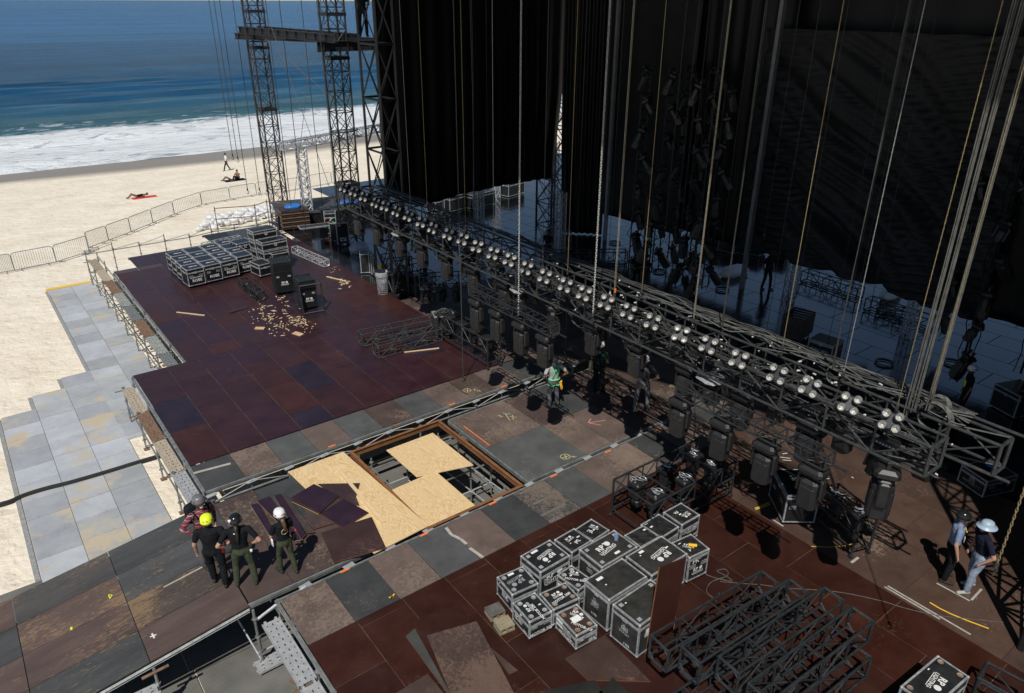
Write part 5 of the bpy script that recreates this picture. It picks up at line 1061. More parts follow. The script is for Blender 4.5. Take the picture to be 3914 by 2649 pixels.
# trolleys of upright black panels
def trolley(c, ang, W, D, h, n, label, frame):
    t = thing('panel_trolley', label, 'panel trolley', (c.x, c.y, 0), ang, 'trolleys loaded with upright black panels')
    for i in range(n):
        b = MB(); x = -W/2+(i+.5)*W/n
        b.box((x, 0, .12+(h-.14)/2), (W/n*.72, D-.05, h-.2)); b.build('panel', BLKM, t)
        b = MB()
        for y in (-D/2+.02, D/2-.02): b.box((x, y, .12+h/2-.05), (W/n*.8, .04, h-.1))
        b.box((x, 0, h-.03), (W/n*.8, D, .035)); b.build('panel_frame', BLK, t)
    b = MB()
    for k_ in range(5): b.box((0, -D/2-.012, .16+k_*(h-.25)/4), (W-.02, .02, .03 if k_ else .05))
    for s_ in (-1, 1): b.box((s_*(W/2-.02), -D/2-.014, h/2+.05), (.035, .022, h-.15))
    b.box((0, 0, .12), (W, D, .04)); b.build('front_board_trim', BLKM, t)
    b = MB(); b.box((0, -D/2-.008, h/2+.03), (W-.05, .012, h-.2)); b.build('front_board', LAMN, t)
    for s_ in (-1, 1): q = MB(); q.box((s_*W*.3, -D/2-.03, h*.58), (.12, .014, .07)); q.build('handle', ALU, t)
    q = MB(); logo(q, MX.Translation((.02, -D/2-.026, h*.36)) @ MX.Rotation(RD(90), 4, 'X'), .2); q.build('stencil_marking', WHT, t)
    for sx in (-1, 1):
        for sy in (-1, 1): q = MB(); q.lathe([(0, -.02), (.055, -.02), (.055, .02), (0, .02)], (sx*(W/2-.06), sy*(D/2-.06), .055), 10, MX.Rotation(RD(90), 3, 'X')); q.build('castor', RUB, t)
    if frame:
        q = MB(); hh = 1.12; y = -D/2-.28
        for x in (-.34, .50): q.tube((x, y-.12, 0), (x, y+.14, hh), .03, n=4); q.tube((x, y-.02, .0), (x+.03, y+.24, hh), .025, n=4)
        q.tube((-.34, y+.14, hh), (.50, y+.14, hh), .03, n=4); q.tube((-.31, y+.24, hh-.02), (.53, y+.24, hh-.02), .025, n=4); q.tube((-.34, y-.11, .03), (.50, y-.11, .03), .03, n=4); q.tube((-.34, y+.0, .45), (-.3, y+.5, .6), .025, n=4)
        o = q.build('open_frame', BLK, t)
T1 = [A('l', *q, 1.22) for q in ((1235,600), (1380,665), (1530,540))]; c = (T1[0]+T1[2])/2
trolley(A('l', 1370, 610, 1.22), RD(-12), .78, .95, 1.42, 10, 'tall trolley of black panels standing beside the flight case block', False)
trolley(A('l', 1640, 800, 1.1), RD(-10), .68, .85, 1.25, 10, 'trolley of black panels with an open steel frame leaning before it', True)
# ------------------------------------------------------------------ boards, plywood, pit frame
t = thing('rusty_frame', 'rusty steel frame lying round the plywood pit', 'steel frame', (0, 0, 0)); x0, x1, y0, y1 = 7.03, 9.9, 12.53, 16.66
for (a, b) in (((x0, y0), (x1, y0)), ((x0, y1), (x1, y1)), ((x0, y0), (x0, y1)), ((x1, y0), (x1, y1))):
    q = MB(); L = hypot(b[0]-a[0], b[1]-a[1]); R_ = MX.Rotation(atan2(b[1]-a[1], b[0]-a[0]), 3, 'Z'); ex = .08 if b[0] != a[0] else -.08
    q.box(((a[0]+b[0])/2, (a[1]+b[1])/2, -.006), (L+ex, .085, .012), R_); q.box(((a[0]+b[0])/2, (a[1]+b[1])/2, -.10), (L+ex, .02, .17), R_); q.build('frame_side', RUST, t)
def sheet(name, label, pts, z, th, mt, cat, group=None, tilt=None, edge=None):
    """a board whose corners were sighted; pts are world points at height z"""
    c = sum(pts, V((0, 0, 0)))/len(pts); mb = MB(); mb.prism([(p.x-c.x, p.y-c.y) for p in pts], 0, th)
    o = mb.build(name, mt, None, loc=(c.x, c.y, z)); return tag(o, label, cat, group)
GP = 'new plywood sheets over the pit'
def W4(k, pts, z=0): return [A(k, x, y, z) for x, y in pts]
sheet('plywood_sheet', 'long pale plywood sheet under the dark boards and the timber length', [V((5.22, 16.75, 0)), V((6.84, 16.75, 0)), V((6.86, 16.2, 0)), V((7.07, 12.56, 0)), V((5.55, 12.46, 0))], .012, .018, PLY, 'plywood', GP)
sheet('plywood_sheet', 'pale plywood sheet at the back of the pit', W4('u', ((1415,565), (2005,345), (2590,760), (1800,910)), -.02)[:2]+[A('h', 1010, 130, -.02), A('h', 650, 205, -.02)], -.04, .018, PLY, 'plywood', GP)
sheet('plywood_sheet', 'pale plywood sheet at the front corner of the pit frame', [V((7.06, 14.45, 0)), V((8.46, 14.5, 0)), V((8.46, 12.6, 0)), V((7.06, 12.6, 0))], -.055, .018, PLY, 'plywood', GP)
q = MB(); a, b = A('u', 770, 770, .05), A('u', 1375, 1490, .05); q.box((0, 0, 0), ((b-a).length, .09, .06)); o = q.build('timber_length', PINE); o.location = ((a+b)/2); o.rotation_euler = (0, 0, atan2(b.y-a.y, b.x-a.x)); tag(o, 'single pale timber length lying across the plywood', 'timber')
def bmat(nm, c, w, sc=2.4, col2=(.20, .14, .10)): 
    m_ = panel_mat(nm, .35, .7, col2, rough2=.5, scr_scale=sc)
    return m_, (*c, w)
LBM = panel_mat('loose_phenolic_board', 0.35, 0.55, (0.17, 0.11, 0.08), rough2=0.5, scr_scale=2.4)
def lboard(label, pts, z, col, wear, th=.02, group='loose dark plywood boards', name='plywood_board', edgec=(.16, .06, .03)):
    c = sum(pts, V((0, 0, 0)))/len(pts); mb = MB(); P = [(p.x-c.x, p.y-c.y) for p in pts]
    ar = sum(P[i][0]*P[(i+1) % len(P)][1]-P[(i+1) % len(P)][0]*P[i][1] for i in range(len(P)))
    if ar < 0: P = P[::-1]
    n = len(P); mb.col = (*col, wear); mb.add([V((x, y, th)) for x, y in P], [tuple(range(n))]); mb.col = (*edgec, 0); mb.add([V((x, y, z_)) for z_ in (0, th) for x, y in P], [(i, (i+1) % n, n+(i+1) % n, n+i) for i in range(n)]+[tuple(range(n-1, -1, -1))])
    o = mb.build(name, LBM, None, loc=(c.x, c.y, z)); return tag(o, label, 'board', group)
NV = (.026, .012, .022)
lboard('square glossy dark board on top of the pile by the plywood, raw edges showing', W4('k', ((1690,180), (1990,0), (2310,145), (2060,370)), .10), .085, NV, 0)
lboard('dark board half under the square one, pale raw front edge', W4('k', ((1690,215), (1720,210), (2150,150), (2050,385)), .06), .05, NV, 0, edgec=(.6, .42, .2))
lboard('glossy dark board lying right of the square one', W4('u', ((575,1375), (880,1185), (1190,1360), (865,1555)), .07), .06, NV, 0)
lboard('worn brown board lying below the pile toward the platform', W4('u', ((380,1330), (720,1100), (1060,1400), (490,1573)), .04), .035, BRND, .5)
lboard('dark board with a torn right edge on the plywood', W4('u', ((545,995), (1080,985), (1030,1160), (1075,1270), (880,1230)), .05), .035, (.045, .025, .025), .3)
lboard('big worn brown board overhanging the plywood edge at the pit front', W4('h', ((45,560), (365,460), (455,655), (125,750)), .05), .04, (.045, .024, .022), .35)
lboard('long dark board, leftmost of the strips beside the white helmeted woman', W4('k', ((1185,265), (1290,240), (1640,800), (1480,700)), .03)[:2]+W4('k', ((1560,740), (1490,760)), .03), .012, NV, 0, edgec=(.6, .42, .2))
lboard('wide dark strip board behind the white helmeted woman', W4('k', ((1265,215), (1425,155), (1850,700), (1760,720)), .06), .04, NV, 0, edgec=(.5, .3, .15))
lboard('narrow dark strip board with pale edge, middle of the strips', W4('k', ((1480,150), (1570,125), (1890,640), (1830,700)), .08), .065, NV, 0, edgec=(.5, .3, .15))
lboard('greyish strip board, rightmost of the strips', W4('k', ((1585,140), (1640,135), (2000,610), (1895,625)), .07), .055, (.05, .04, .036), .4)
lboard('scarred brown board lying at the bottom edge, dusty yellow worn', W4('h', ((715,1210), (1030,1120), (1290,1620), (880,1620)), .07), .06, BRND, 1.3, group='loose boards at the bottom of the red deck')
lboard('thin glossy red board under the scarred one', W4('h', ((630,1115), (920,1015), (1010,1130), (740,1220)), .02)[:2]+W4('h', ((990,1110), (860,1600)), .02), .012, REDR[0], .1, group='loose boards at the bottom of the red deck')
lboard('narrow grey strip beside the scarred board', W4('h', ((580,1215), (640,1165), (860,1573), (840,1573)), .05), .04, (.06, .06, .055), .3, group='loose boards at the bottom of the red deck')
lboard('dark triangular board corner poking from under the scarred board', W4('h', ((1110,1280), (1290,1430), (1235,1455)), .03), .02, BRND, .3, group='loose boards at the bottom of the red deck')
lboard('matt brown board lying between the tall case and the bottom edge', W4('h', ((1590,1355), (1840,1205), (2130,1500), (1730,1490)), .02), .006, (.05, .030, .025), .3, group='loose boards at the bottom of the red deck')
lboard('black board with a ragged corner at the bottom edge', W4('h', ((1430,1560), (1780,1490), (1830,1573), (1600,1640)), .04), .02, (.02, .02, .018), .3, group='loose boards at the bottom of the red deck')
lboard('black board tip right of the ragged one at the bottom edge', W4('h', ((1800,1573), (1890,1470), (2000,1573), (1900,1640)), .05), .02, (.02, .02, .018), .3, group='loose boards at the bottom of the red deck')
lboard('dark worn board corner at the bottom left of the red deck', W4('h', ((520,1573), (720,1450), (820,1573), (700,1640)), .04), .02, BRND, .6, group='loose boards at the bottom of the red deck')
a, b = AY('j', 1722, 775, 6.74), AY('j', 1978, 612, 6.62); ht = (a.z+b.z)/2; a.z = b.z = 0
q = MB(); dxy = (b-a); L = dxy.length; q.box((0, 0, ht/2), (L, .022, ht)); o = q.build('upright_board', mat('red_brown_board', (.040, .012, .008), (.055, .018, .012), 2, .45, c3=(.16, .10, .07), s3=7, thr=.70)); o.location = ((a.x+b.x)/2, (a.y+b.y)/2, 0); o.rotation_euler = (RD(3), 0, atan2(dxy.y, dxy.x)); tag(o, 'tall red brown board leaning upright against the cases', 'board'); q = MB(); q.box((-L/2-.004, 0, ht/2), (.008, .024, ht)); q.build('raw_edge', RUST, o)
q = MB(); h_ = 1.42
# wooden blocks
for (x_, y_, lb) in ((225, 1185, 'hollow wooden packing block farther from the hoist case'), (310, 1310, 'hollow wooden packing block nearer the camera')):
    P = A('j', x_, y_, .1); t = thing('packing_block', lb, 'wooden block', (P.x, P.y, 0), RD(-8), 'wooden packing blocks on the red deck'); WD = MATS['timber_block'] if 'timber_block' in MATS else mat('timber_block', (.20, .16, .10), (.30, .25, .17), 6, .85, stretch=(1, 8, 1))
    b = MB(); b.box((0, 0, .13), (.34, .30, .03)); b.build('top_board', WD if lb[-6:] == 'camera' else MATS.get('grey_block_top') or mat('grey_block_top', (.07, .065, .06), (.13, .12, .11), 6, .85), t)
    for xx in (-.14, 0, .14): b = MB(); b.box((xx, 0, .07), (.05, .29, .08)); b.build('bearer', WD, t)
    b = MB(); b.box((0, 0, .015), (.34, .30, .03)); b.build('bottom_board', WD, t)
# thin sticks
for (k_, p_, q_, w_, lb, mt) in (('r', (815,1160), (1255,1100), .05, 'long thin pine stick before the truss sections', PINE), ('l', (220,1150), (530,1180), .05, 'pine stick alone on the dark red deck', PINE), ('l', (810,1150), (1005,1085), .16, 'narrow dark board offcut on the dark red deck', LAMB), ('l', (1885,755), (2100,800), .06, 'pine stick near the silver truss section', PINE), ('l', (1090,1325), (1195,1325), .2, 'small brown plywood offcut among the splinters', RAWP), ('l', (1520,1375), (1610,1400), .22, 'small tan plywood offcut right of the splinters', RAWP)):
    a, b = A(k_, *p_), A(k_, *q_); q = MB(); q.box((0, 0, .02), ((b-a).length, w_, .025)); o = q.build('timber_offcut', mt); o.location = (a+b)/2; o.rotation_euler = (0, RD(1), atan2(b.y-a.y, b.x-a.x)); tag(o, lb, 'offcut', 'timber offcuts on the deck')
# splinters: nobody could count them
mb = MB()
def spl(cx, cy, n, sp):
    for _ in range(n):
        x, y = random.gauss(cx, sp), random.gauss(cy, sp*.75); P = A('l', x, y); s_ = random.choice((.015, .02, .03, .035, .05, .10)); R_ = MX.Rotation(random.random()*pi, 3, 'Z')
        pts = [V((-s_, 0, 0)), V((-s_*.3, .02+s_*.12, 0)), V((s_, .01, 0)), V((s_*.4, -.03, 0))]; mb.add([P+R_ @ p+V((0, 0, .008)) for p in pts]+[P+R_ @ p+V((0, 0, .014)) for p in pts], [(0, 1, 5, 4), (1, 2, 6, 5), (2, 3, 7, 6), (3, 0, 4, 7), (4, 5, 6, 7)])
for c in ((1150, 1120, 26, 60), (1230, 1230, 30, 70), (1400, 1200, 28, 90), (1570, 1240, 46, 42), (1400, 1320, 24, 60), (1650, 1300, 16, 50), (1050, 930, 10, 40), (2080, 820, 30, 30), (1990, 690, 8, 50), (1400, 970, 16, 40)): spl(*c)
tag(mb.build('wood_splinters', mat('pale_splinters', (.62, .46, .27), (.75, .60, .40), 9, .8)), 'pale wood splinters strewn over the dark red deck', 'splinters')['kind'] = 'stuff'
# orange tape marks, chalk and paint marks
for i, (k_, x_, y_) in enumerate((('u', 725, 507), ('u', 1543, 222), ('v', 880, 1218), ('v', 1587, 973), ('v', 2245, 747), ('h', 697, 567), ('h', 195, 795), ('t', 412, 948), ('t', 935, 712), ('t', 1403, 503), ('t', 1830, 315), ('q', 835, 335))):
    P = A(k_, x_, y_, .0); b = MB(); b.box((P.x, P.y, .0 if P.y > 12.5 or P.y < 12.45 else 0), (.22, .05, .006)); b.v = [(x, y, z-.012) for x, y, z in b.v] if i < 12 and (16.9 < P.y or P.y < 12.5) else b.v
    tag(b.build('tape_mark', ORG), 'orange tape mark at the %s edge, %s from the left' % ('far gap' if i < 5 else 'near gap', ordn[i] if i < 5 else {6: 'first', 5: 'second', 7: 'third', 8: 'fourth', 9: 'fifth', 10: 'sixth', 11: 'seventh'}[i]), 'tape mark', 'orange tape marks along the gaps')
def strokes(label, k, lines, mt, r=.012, z=.004, name='paint_mark', cat='mark'):
    mb = MB()
    for ln in lines:
        P = [AR(k, x, y) if z == 'ramp' else A(k, x, y, z) for x, y in ln]
        for a, b in zip(P, P[1:]):
            d_ = (b-a); n_ = V((-d_.y, d_.x, 0)).normalized()*r if d_.length > 1e-5 else V((r, 0, 0)); mb.add([a-n_, a+n_, b+n_, b-n_]+[p+V((0, 0, .002)) for p in (a-n_, a+n_, b+n_, b-n_)], [(4, 7, 6, 5), (0, 1, 5, 4), (2, 3, 7, 6)])
    return tag(mb.build(name, mt), label, cat)
CHK = mat('yellow_chalk', (.55, .52, .25), (.3, .26, .15), 30, .9); CHW = mat('pale_tape', (.30, .28, .25), (.40, .38, .34), 8, .8); YCH = mat('yellow_crayon', (.70, .75, .03), None, rough=.7)
def circ(x, y, rx, ry): return [(x+rx*cos(i*.524), y+ry*sin(i*.524)) for i in range(13)]
strokes('circled cross chalked in yellow on the grey strip by the far gap', 'v', [circ(1780, 805, 48, 24), [(1750,800), (1810,810)], [(1780,785), (1785,825)], [(1850,800), (1880,790), (1870,815)], [(1900,820), (1925,800), (1945,825)]], CHK)
strokes('circled cross chalked on the grey square of the middle deck', 't', [circ(1035, 552, 42, 22), [(1005,565), (1065,545)], [(1030,535), (1045,572)], [(1085,555), (1110,545), (1105,560), (1130,550)]], CHK)
strokes('yellow and white chalk scribble on the brown middle deck boards', 't', [[(450,205), (475,195), (480,215), (500,205)], [(520,185), (560,240)], [(500,175), (540,190), (560,180)], [(555,205), (620,215)], [(580,195), (590,235)]], CHK)
strokes('orange line on the left of the middle deck', 't', [[(165,290), (385,455)]], ORG, .015)
strokes('pink tape corner on the shaded middle deck', 't', [[(1255,225), (1232,262), (1340,280)], [(1232,262), (1375,240)]], mat('pink_tape', (.5, .22, .17), None, rough=.8), .018)
strokes('chalk triangle and digits behind the loose hook', 'o', [[(780,1275), (820,1240), (835,1275), (780,1275)], [(815,1215), (830,1222)], [(850,1225), (865,1240)], [(870,1235), (885,1250)]], CHK, .02)
strokes('chalk triangle left of the wrapped light', 'n', [[(165,1085), (235,1105), (190,1070), (180,1100)]], CHK, .015)
strokes('fluorescent yellow triangle drawn on the ramp', 'z', [[(933,728), (966,730), (945,760), (933,728)]], YCH, .009, 'ramp'); strokes('short yellow dash on the ramp', 'z', [[(613,1005), (614,1030)]], YCH, .02, 'ramp')
strokes('white tape cross on the lower ramp board', 'z', [[(1291,1091), (1345,1070)], [(1306,1060), (1328,1101)]], mat('white_tape', (.7, .68, .62), None, rough=.8), .016, 'ramp')
strokes('long pale tape line on the upper ramp board', 'k', [[(85,1310), (590,1045)]], CHW, .022, 'ramp')
strokes('pale tape line on the first grey board of the far strip', 'g', [[(1225,182), (1460,120)]], CHW, .05, -.012)
strokes('two long parallel pale tape lines on the brown floor at the right', 'i', [[(1435,900), (1785,1105)], [(1455,895), (1980,1203)]], CHW, .022)
strokes('pale tape right angle at the feet of the pair on the right', 'i', [[(1765,878), (1975,990)], [(1985,985), (2050,915)]], CHW, .022); strokes('short pale tape mark below the hanging light', 'i', [[(1225,748), (1270,715)]], CHW, .03)
strokes('pale tape mark under the front of the road case', 'i', [[(720,470), (795,518)]], CHW, .025)
strokes('yellow strap lying curved on the right floor', 'i', [[(1722,1000), (1780,1035), (1850,1070), (1960,1115), (2095,1165)]], YELP, .018, .01, 'strap', 'strap'); strokes('pair of yellow tape bars beside the road case', 'i', [[(615,405), (710,365)], [(620,412), (712,378)]], YELP, .015)
strokes('yellow cable end by the lowest hanging light', 'i', [[(970,645), (1080,650), (1170,643), (1260,625)]], YELP, .010, .01, 'cable_end', 'cable')
strokes('white paint streaks along the seam of the near worn strip', 'h', [[(835,525), (870,570), (930,600), (965,630)], [(985,655), (1070,715)]], mat('white_paint_streak', (.5, .48, .44), (.25, .22, .19), 30, .8), .04, -.012)
strokes('four pale glue streaks across the grey worn board near the pit corner', 't', [[(640,870), (850,805)], [(760,960), (940,880)], [(830,1060), (1040,955)], [(900,1110), (975,1080)]], mat('glue_streak', (.15, .135, .115), (.10, .09, .08), 20, .9), .045, -.014)
strokes('yellow ribbon scrap at the edge of the red deck', 'h', [[(475,970), (500,960), (485,975), (510,945)]], YEL, .018, .0)
strokes('thin white plastic strips scattered on the brown floor beyond the road case', 'i', [[(775,80),(840,88)],[(790,98),(845,102)],[(1020,195),(1080,200)],[(1015,228),(1085,215)],[(1020,245),(1075,240)],[(1090,265),(1115,300)],[(1115,300),(1140,272)],[(1200,330),(1240,352)],[(790,60),(830,52)],[(1225,205),(1240,212)]], PAPER, .012, .006, 'plastic_strips', 'scraps')
# cables on the floor
def fcable(label, k, pts, mt, r=.009, n=1, z=.012, name='floor_cable', sp=.03):
    mb = MB()
    for j in range(n):
        P = [A(k, x, y, z) for x, y in pts]; Q = []
        for i in range(len(P)-1):
            p0, p1, p2, p3 = P[max(i-1, 0)], P[i], P[i+1], P[min(i+2, len(P)-1)]
            for s_ in range(6): t_ = s_/6; Q.append(.5*((2*p1)+(p2-p0)*t_+(2*p0-5*p1+4*p2-p3)*t_**2+(3*p1-p0-3*p2+p3)*t_**3))
        Q.append(P[-1]); o_ = V((random.uniform(-sp, sp), (j-(n-1)/2)*sp*.9, (j % 2)*r*1.2)); mb.path([q_+o_ for q_ in Q], r, 5)
    return tag(mb.build(name, mt), label, 'cable')
fcable('thin grey cable curling from the drill case across the red floor', 'i', ((300,820), (370,845), (470,865), (430,830), (375,800), (430,790), (440,830), (340,870), (310,930), (370,975), (390,940)), CBG)
fcable('long pale cable running past the pile of trusses', 'i', ((390,870), (570,885), (650,890), (800,910), (1130,935), (1400,990), (1550,1035), (1740,1080), (1950,1105), (2200,1130)), CBG, .008)
fcable('flat black cable run crossing the grey mats to the deck', 'x', ((-60,1405), (100,1360), (260,1290), (500,1215), (780,1145), (1210,1020), (1500,930), (1790,845)), RUB, .024, 5, -1.55, sp=.036)
fcable('black cables lying on the backstage floor under the left drape', 'b', ((1290,1480), (1350,1520), (1420,1560), (1500,1540)), CBL, .03, 3)
# drinks can, drill
P = A('j', 1360, 490, .97); q = MB(); q.lathe([(0, -.09), (.045, -.09), (.05, 0), (.04, .08), (.0, .085)], (P.x, P.y, P.z), 12); tag(q.build('drink_can', TBLUE), 'pale blue drink can standing on the central case', 'can')
P = A('j', 2085, 580, .80); t = thing('cordless_drill', 'yellow cordless drill lying on the wells topped case', 'drill', (P.x, P.y, .82), RD(-45)); q = MB(); q.tube((-.12, 0, 0), (.06, 0, 0), .035, n=8); q.tube((-.02, 0, 0), (-.03, -.14, 0), .024, n=6); q.build('body', YEL, t); q = MB(); q.tube((.06, 0, 0), (.13, 0, 0), .025, .012, n=8); q.box((-.03, -.17, 0), (.09, .07, .07)); q.build('chuck_and_battery', RUB, t)
# wire bin with plastic, silver crumpled plastic, sandbags
P = A('r', 545, 405); t = thing('wire_bin', 'tall wire basket bin with a clear bin liner', 'bin', (P.x, P.y, 0)); q = MB()
for i in range(22): a = 2*pi*i/22; q.tube((.20*cos(a), .20*sin(a), .02), (.27*cos(a), .27*sin(a), 1.0), .006, n=3)
for z in [.02+.09*i for i in range(12)]: q.path([((.20+.07*z)*cos(i*.3307), (.20+.07*z)*sin(i*.3307), z) for i in range(20)], .006, 3)
q.build('wire_cage', GALVB, t); q = MB(); q.lathe([(.05, .15), (.16, .35), (.23, .7), (.275, 1.02), (.29, 1.0), (.285, .82)], (0, 0, 0), 18); o = q.build('bin_liner', PLAS, t, True)
def blob(name, label, c, r, mt, cat, group=None, n=14, m=9, am=.25, seed=0, parent=None):
    rnd = random.Random(seed); mb = MB(); mb.ball((0, 0, 0), r, n, m); mb.v = [tuple(V(v)*(1+rnd.uniform(-am, am))) for v in mb.v]; o = mb.build(name, mt, parent, True); o.location = c
    if not parent: tag(o, label, cat, group)
    return o
P = A('p', 375, 1110, .1); blob('plastic_heap', 'heap of crumpled clear plastic on the black floor under the truss', (P.x, P.y, .25), (.5, .4, .3), PLAS, 'plastic sheet', None, 26, 16, .12, 3)
P = A('f', 480, 335, .0); blob('white_sack', 'white cloth bundle on the backstage floor beside the walking man', (P.x, P.y, .2), (.9, .4, .28), TWHT, 'cloth bundle', 'white bundles on the backstage floor', 18, 10, .10, 5); P = A('f', 1470, 480, .0); blob('white_sack', 'white cloth bundle under the creased drape', (P.x, P.y, .2), (.85, .3, .25), TWHT, 'cloth bundle', 'white bundles on the backstage floor', 18, 10, .10, 6)
sb = None; rnd = random.Random(4)
row = 0; cnt = 0
for j in range(4):
    for i in range(15):
        x_ = 1265+i*44+j*22; y_ = 1475-i*9-j*24+rnd.uniform(-5, 5)
        P = AG('a', x_, y_-8)
        if sb is None: sb = o = blob('sandbag', '', (0, 0, 0), (.42, .3, .26), SACK, 'sandbag', None, 14, 9, .05, 9); kn = MB(); kn.ball((0, 0, .26), (.07, .07, .09), 7, 5); kn.build('tied_neck', SACK, sb, True)
        else: o = dup(sb)
        o.location = (P.x, P.y, gz(P.y)+.16+(.22 if j == 0 else .05)*(i % 2)); o.rotation_euler = (0, 0, rnd.uniform(0, 3)); s_ = rnd.uniform(.62, .82); o.scale = (s_, s_, s_)
        o['label'] = 'white sandbag in the heap behind the deck edge handrail'; o['category'] = 'sandbag'; o['group'] = 'white sandbags heaped behind the deck'; cnt += 1
# crowd barriers along the beach
def barrier(a, b, label, grp='steel crowd barriers along the beach', h=1.08):
    L = hypot(b.x-a.x, b.y-a.y); t = thing('crowd_barrier', label, 'crowd barrier', a, atan2(b.y-a.y, b.x-a.x), grp); sl_ = (b.z-a.z)
    r = .021; q = MB(); k = .14; f = lambda x: x/L*sl_
    pts = [(0, .12)]+[(0, h-k)]+[(k*.3, h-k*.3)]+[(k, h)]+[(L-k, h)]+[(L-k*.3, h-k*.3)]+[(L, h-k)]+[(L, .12)]+[(0, .12)]
    q.path([(x, 0, z+f(x)) for x, z in pts], r, 6); q.build('frame', GALV, t)
    q = MB(); n = 17
    for i in range(1, n): x = L*i/n; q.tube((x, 0, .12+f(x)), (x, 0, h+f(x)), .009, n=4)
    q.build('bars', GALV, t)
    for x in (.35, L-.35): q = MB(); q.tube((x, -.3, f(x)+.02), (x, .3, f(x)+.02), .018, n=5); q.tube((x, 0, f(x)+.02), (x, 0, f(x)+.14), .018, n=5); q.build('foot', GALV, t)
bp = [('d', -80, 345), ('d', 95, 315), ('d', 360, 262), ('d', 570, 195), ('a', 560, 1580), ('a', 690, 1532), ('a', 832, 1478), ('a', 970, 1420), ('a', 1105, 1365), ('a', 1280, 1303), ('a', 1458, 1270), ('a', 1625, 1240), ('a', 1790, 1222), ('a', 1935, 1195), ('a', 2100, 1165), ('p', 350, 300)]
BPW = [AG(*q) for q in bp]; 
for i in range(len(BPW)-1):
    if i == 3: continue
    a, b = BPW[i], BPW[i+1]; barrier(a+(b-a)*.01, b-(b-a)*.01, 'steel crowd barrier on the beach, %s from the left of the line' % ordn[i])
a, b = BPW[3], BPW[4]; barrier(a, b, 'steel crowd barrier on the beach at the kink above the walkway end')
a = A('b', 1480, 1560); b = A('b', 1625, 1590); barrier(a, b, 'crowd barrier standing askew on the backstage floor by the slit', 'barriers backstage')
# ------------------------------------------------------------------ people
def capsule(mb, a, b, r0, r1, fl=1.0, n=10):
    a, b = V(a), V(b); d = b-a; L = d.length; d = d.normalized() if L > 1e-6 else V((0, 0, 1)); u = d.cross(V((0, 1, 0)) if abs(d.y) < .9 else V((1, 0, 0))).normalized(); w = d.cross(u); rings = []
    for j in range(1, 4): t = -pi/2+pi/2*j/4; rings.append((a+d*r0*sin(t), r0*cos(t)))
    for j in range(5): t = j/4; rings.append((a+d*L*t, r0+(r1-r0)*t))
    for j in range(1, 4): t = pi/2*j/4; rings.append((b+d*r1*sin(t), r1*cos(t)))
    vs = [a-d*r0]+[c+(u*cos(2*pi*k/n)+w*sin(2*pi*k/n)*fl)*r for c, r in rings for k in range(n)]+[b+d*r1]; N = len(rings)
    fs = [(0, 1+(k+1) % n, 1+k) for k in range(n)]+[(1+j*n+k, 1+j*n+(k+1) % n, 1+(j+1)*n+(k+1) % n, 1+(j+1)*n+k) for j in range(N-1) for k in range(n)]+[(len(vs)-1, 1+(N-1)*n+k, 1+(N-1)*n+(k+1) % n) for k in range(n)]
    mb.add(vs, fs)
def loft(mb, rings, n=14):
    vs = [V(c)+V((rx*cos(2*pi*k/n), ry*sin(2*pi*k/n), 0)) for c, rx, ry in rings for k in range(n)]; N = len(rings)
    fs = [(j*n+k, j*n+(k+1) % n, (j+1)*n+(k+1) % n, (j+1)*n+k) for j in range(N-1) for k in range(n)]+[tuple(range(n-1, -1, -1)), tuple((N-1)*n+k for k in range(n))]; mb.add(vs, fs)
def segd(p, a, b):
    ab = b-a; t = max(0, min(1, (p-a).dot(ab)/max(ab.length_squared, 1e-9))); return (p-(a+ab*t)).length
DEP = None
def body_mesh(segs, lofts, mats, vox=.011, smooth=4, shift=.0):
    """one continuous skin grown over tapered limbs, faces dressed by the limb they belong to"""
    mb = MB()
    for s_ in segs: capsule(mb, *s_[:4], fl=s_[5] if len(s_) > 5 else 1.0)
    for l_ in lofts: loft(mb, l_[0])
    me = mb.mesh('tmp', mats[0]); o = bpy.data.objects.new('tmp', me); COL.objects.link(o)
    m1 = o.modifiers.new('r', 'REMESH'); m1.mode = 'VOXEL'; m1.voxel_size = vox
    m2 = o.modifiers.new('s', 'SMOOTH'); m2.factor = .5; m2.iterations = smooth
    bpy.context.view_layer.update(); me2 = bpy.data.meshes.new_from_object(o.evaluated_get(bpy.context.evaluated_depsgraph_get())); bpy.data.objects.remove(o)
    me2.materials.clear()
    for m_ in mats: me2.materials.append(m_)
    S = [(V(s_[0]), V(s_[1]), (s_[2]+s_[3])/2, s_[4]) for s_ in segs]
    for l_ in lofts:
        R_ = l_[0]
        for a, b in zip(R_, R_[1:]): S.append((V(a[0]), V(b[0]), (a[1]+a[2]+b[1]+b[2])/4, l_[1]))
    idx = []
    for p in me2.polygons:
        c = p.center; best = min(((segd(c, a, b)/r, m_) for a, b, r, m_ in S), key=lambda q: q[0]); idx.append(best[1])
    me2.polygons.foreach_set('material_index', idx); me2.polygons.foreach_set('use_smooth', [True]*len(idx)); me2.update(); return me2
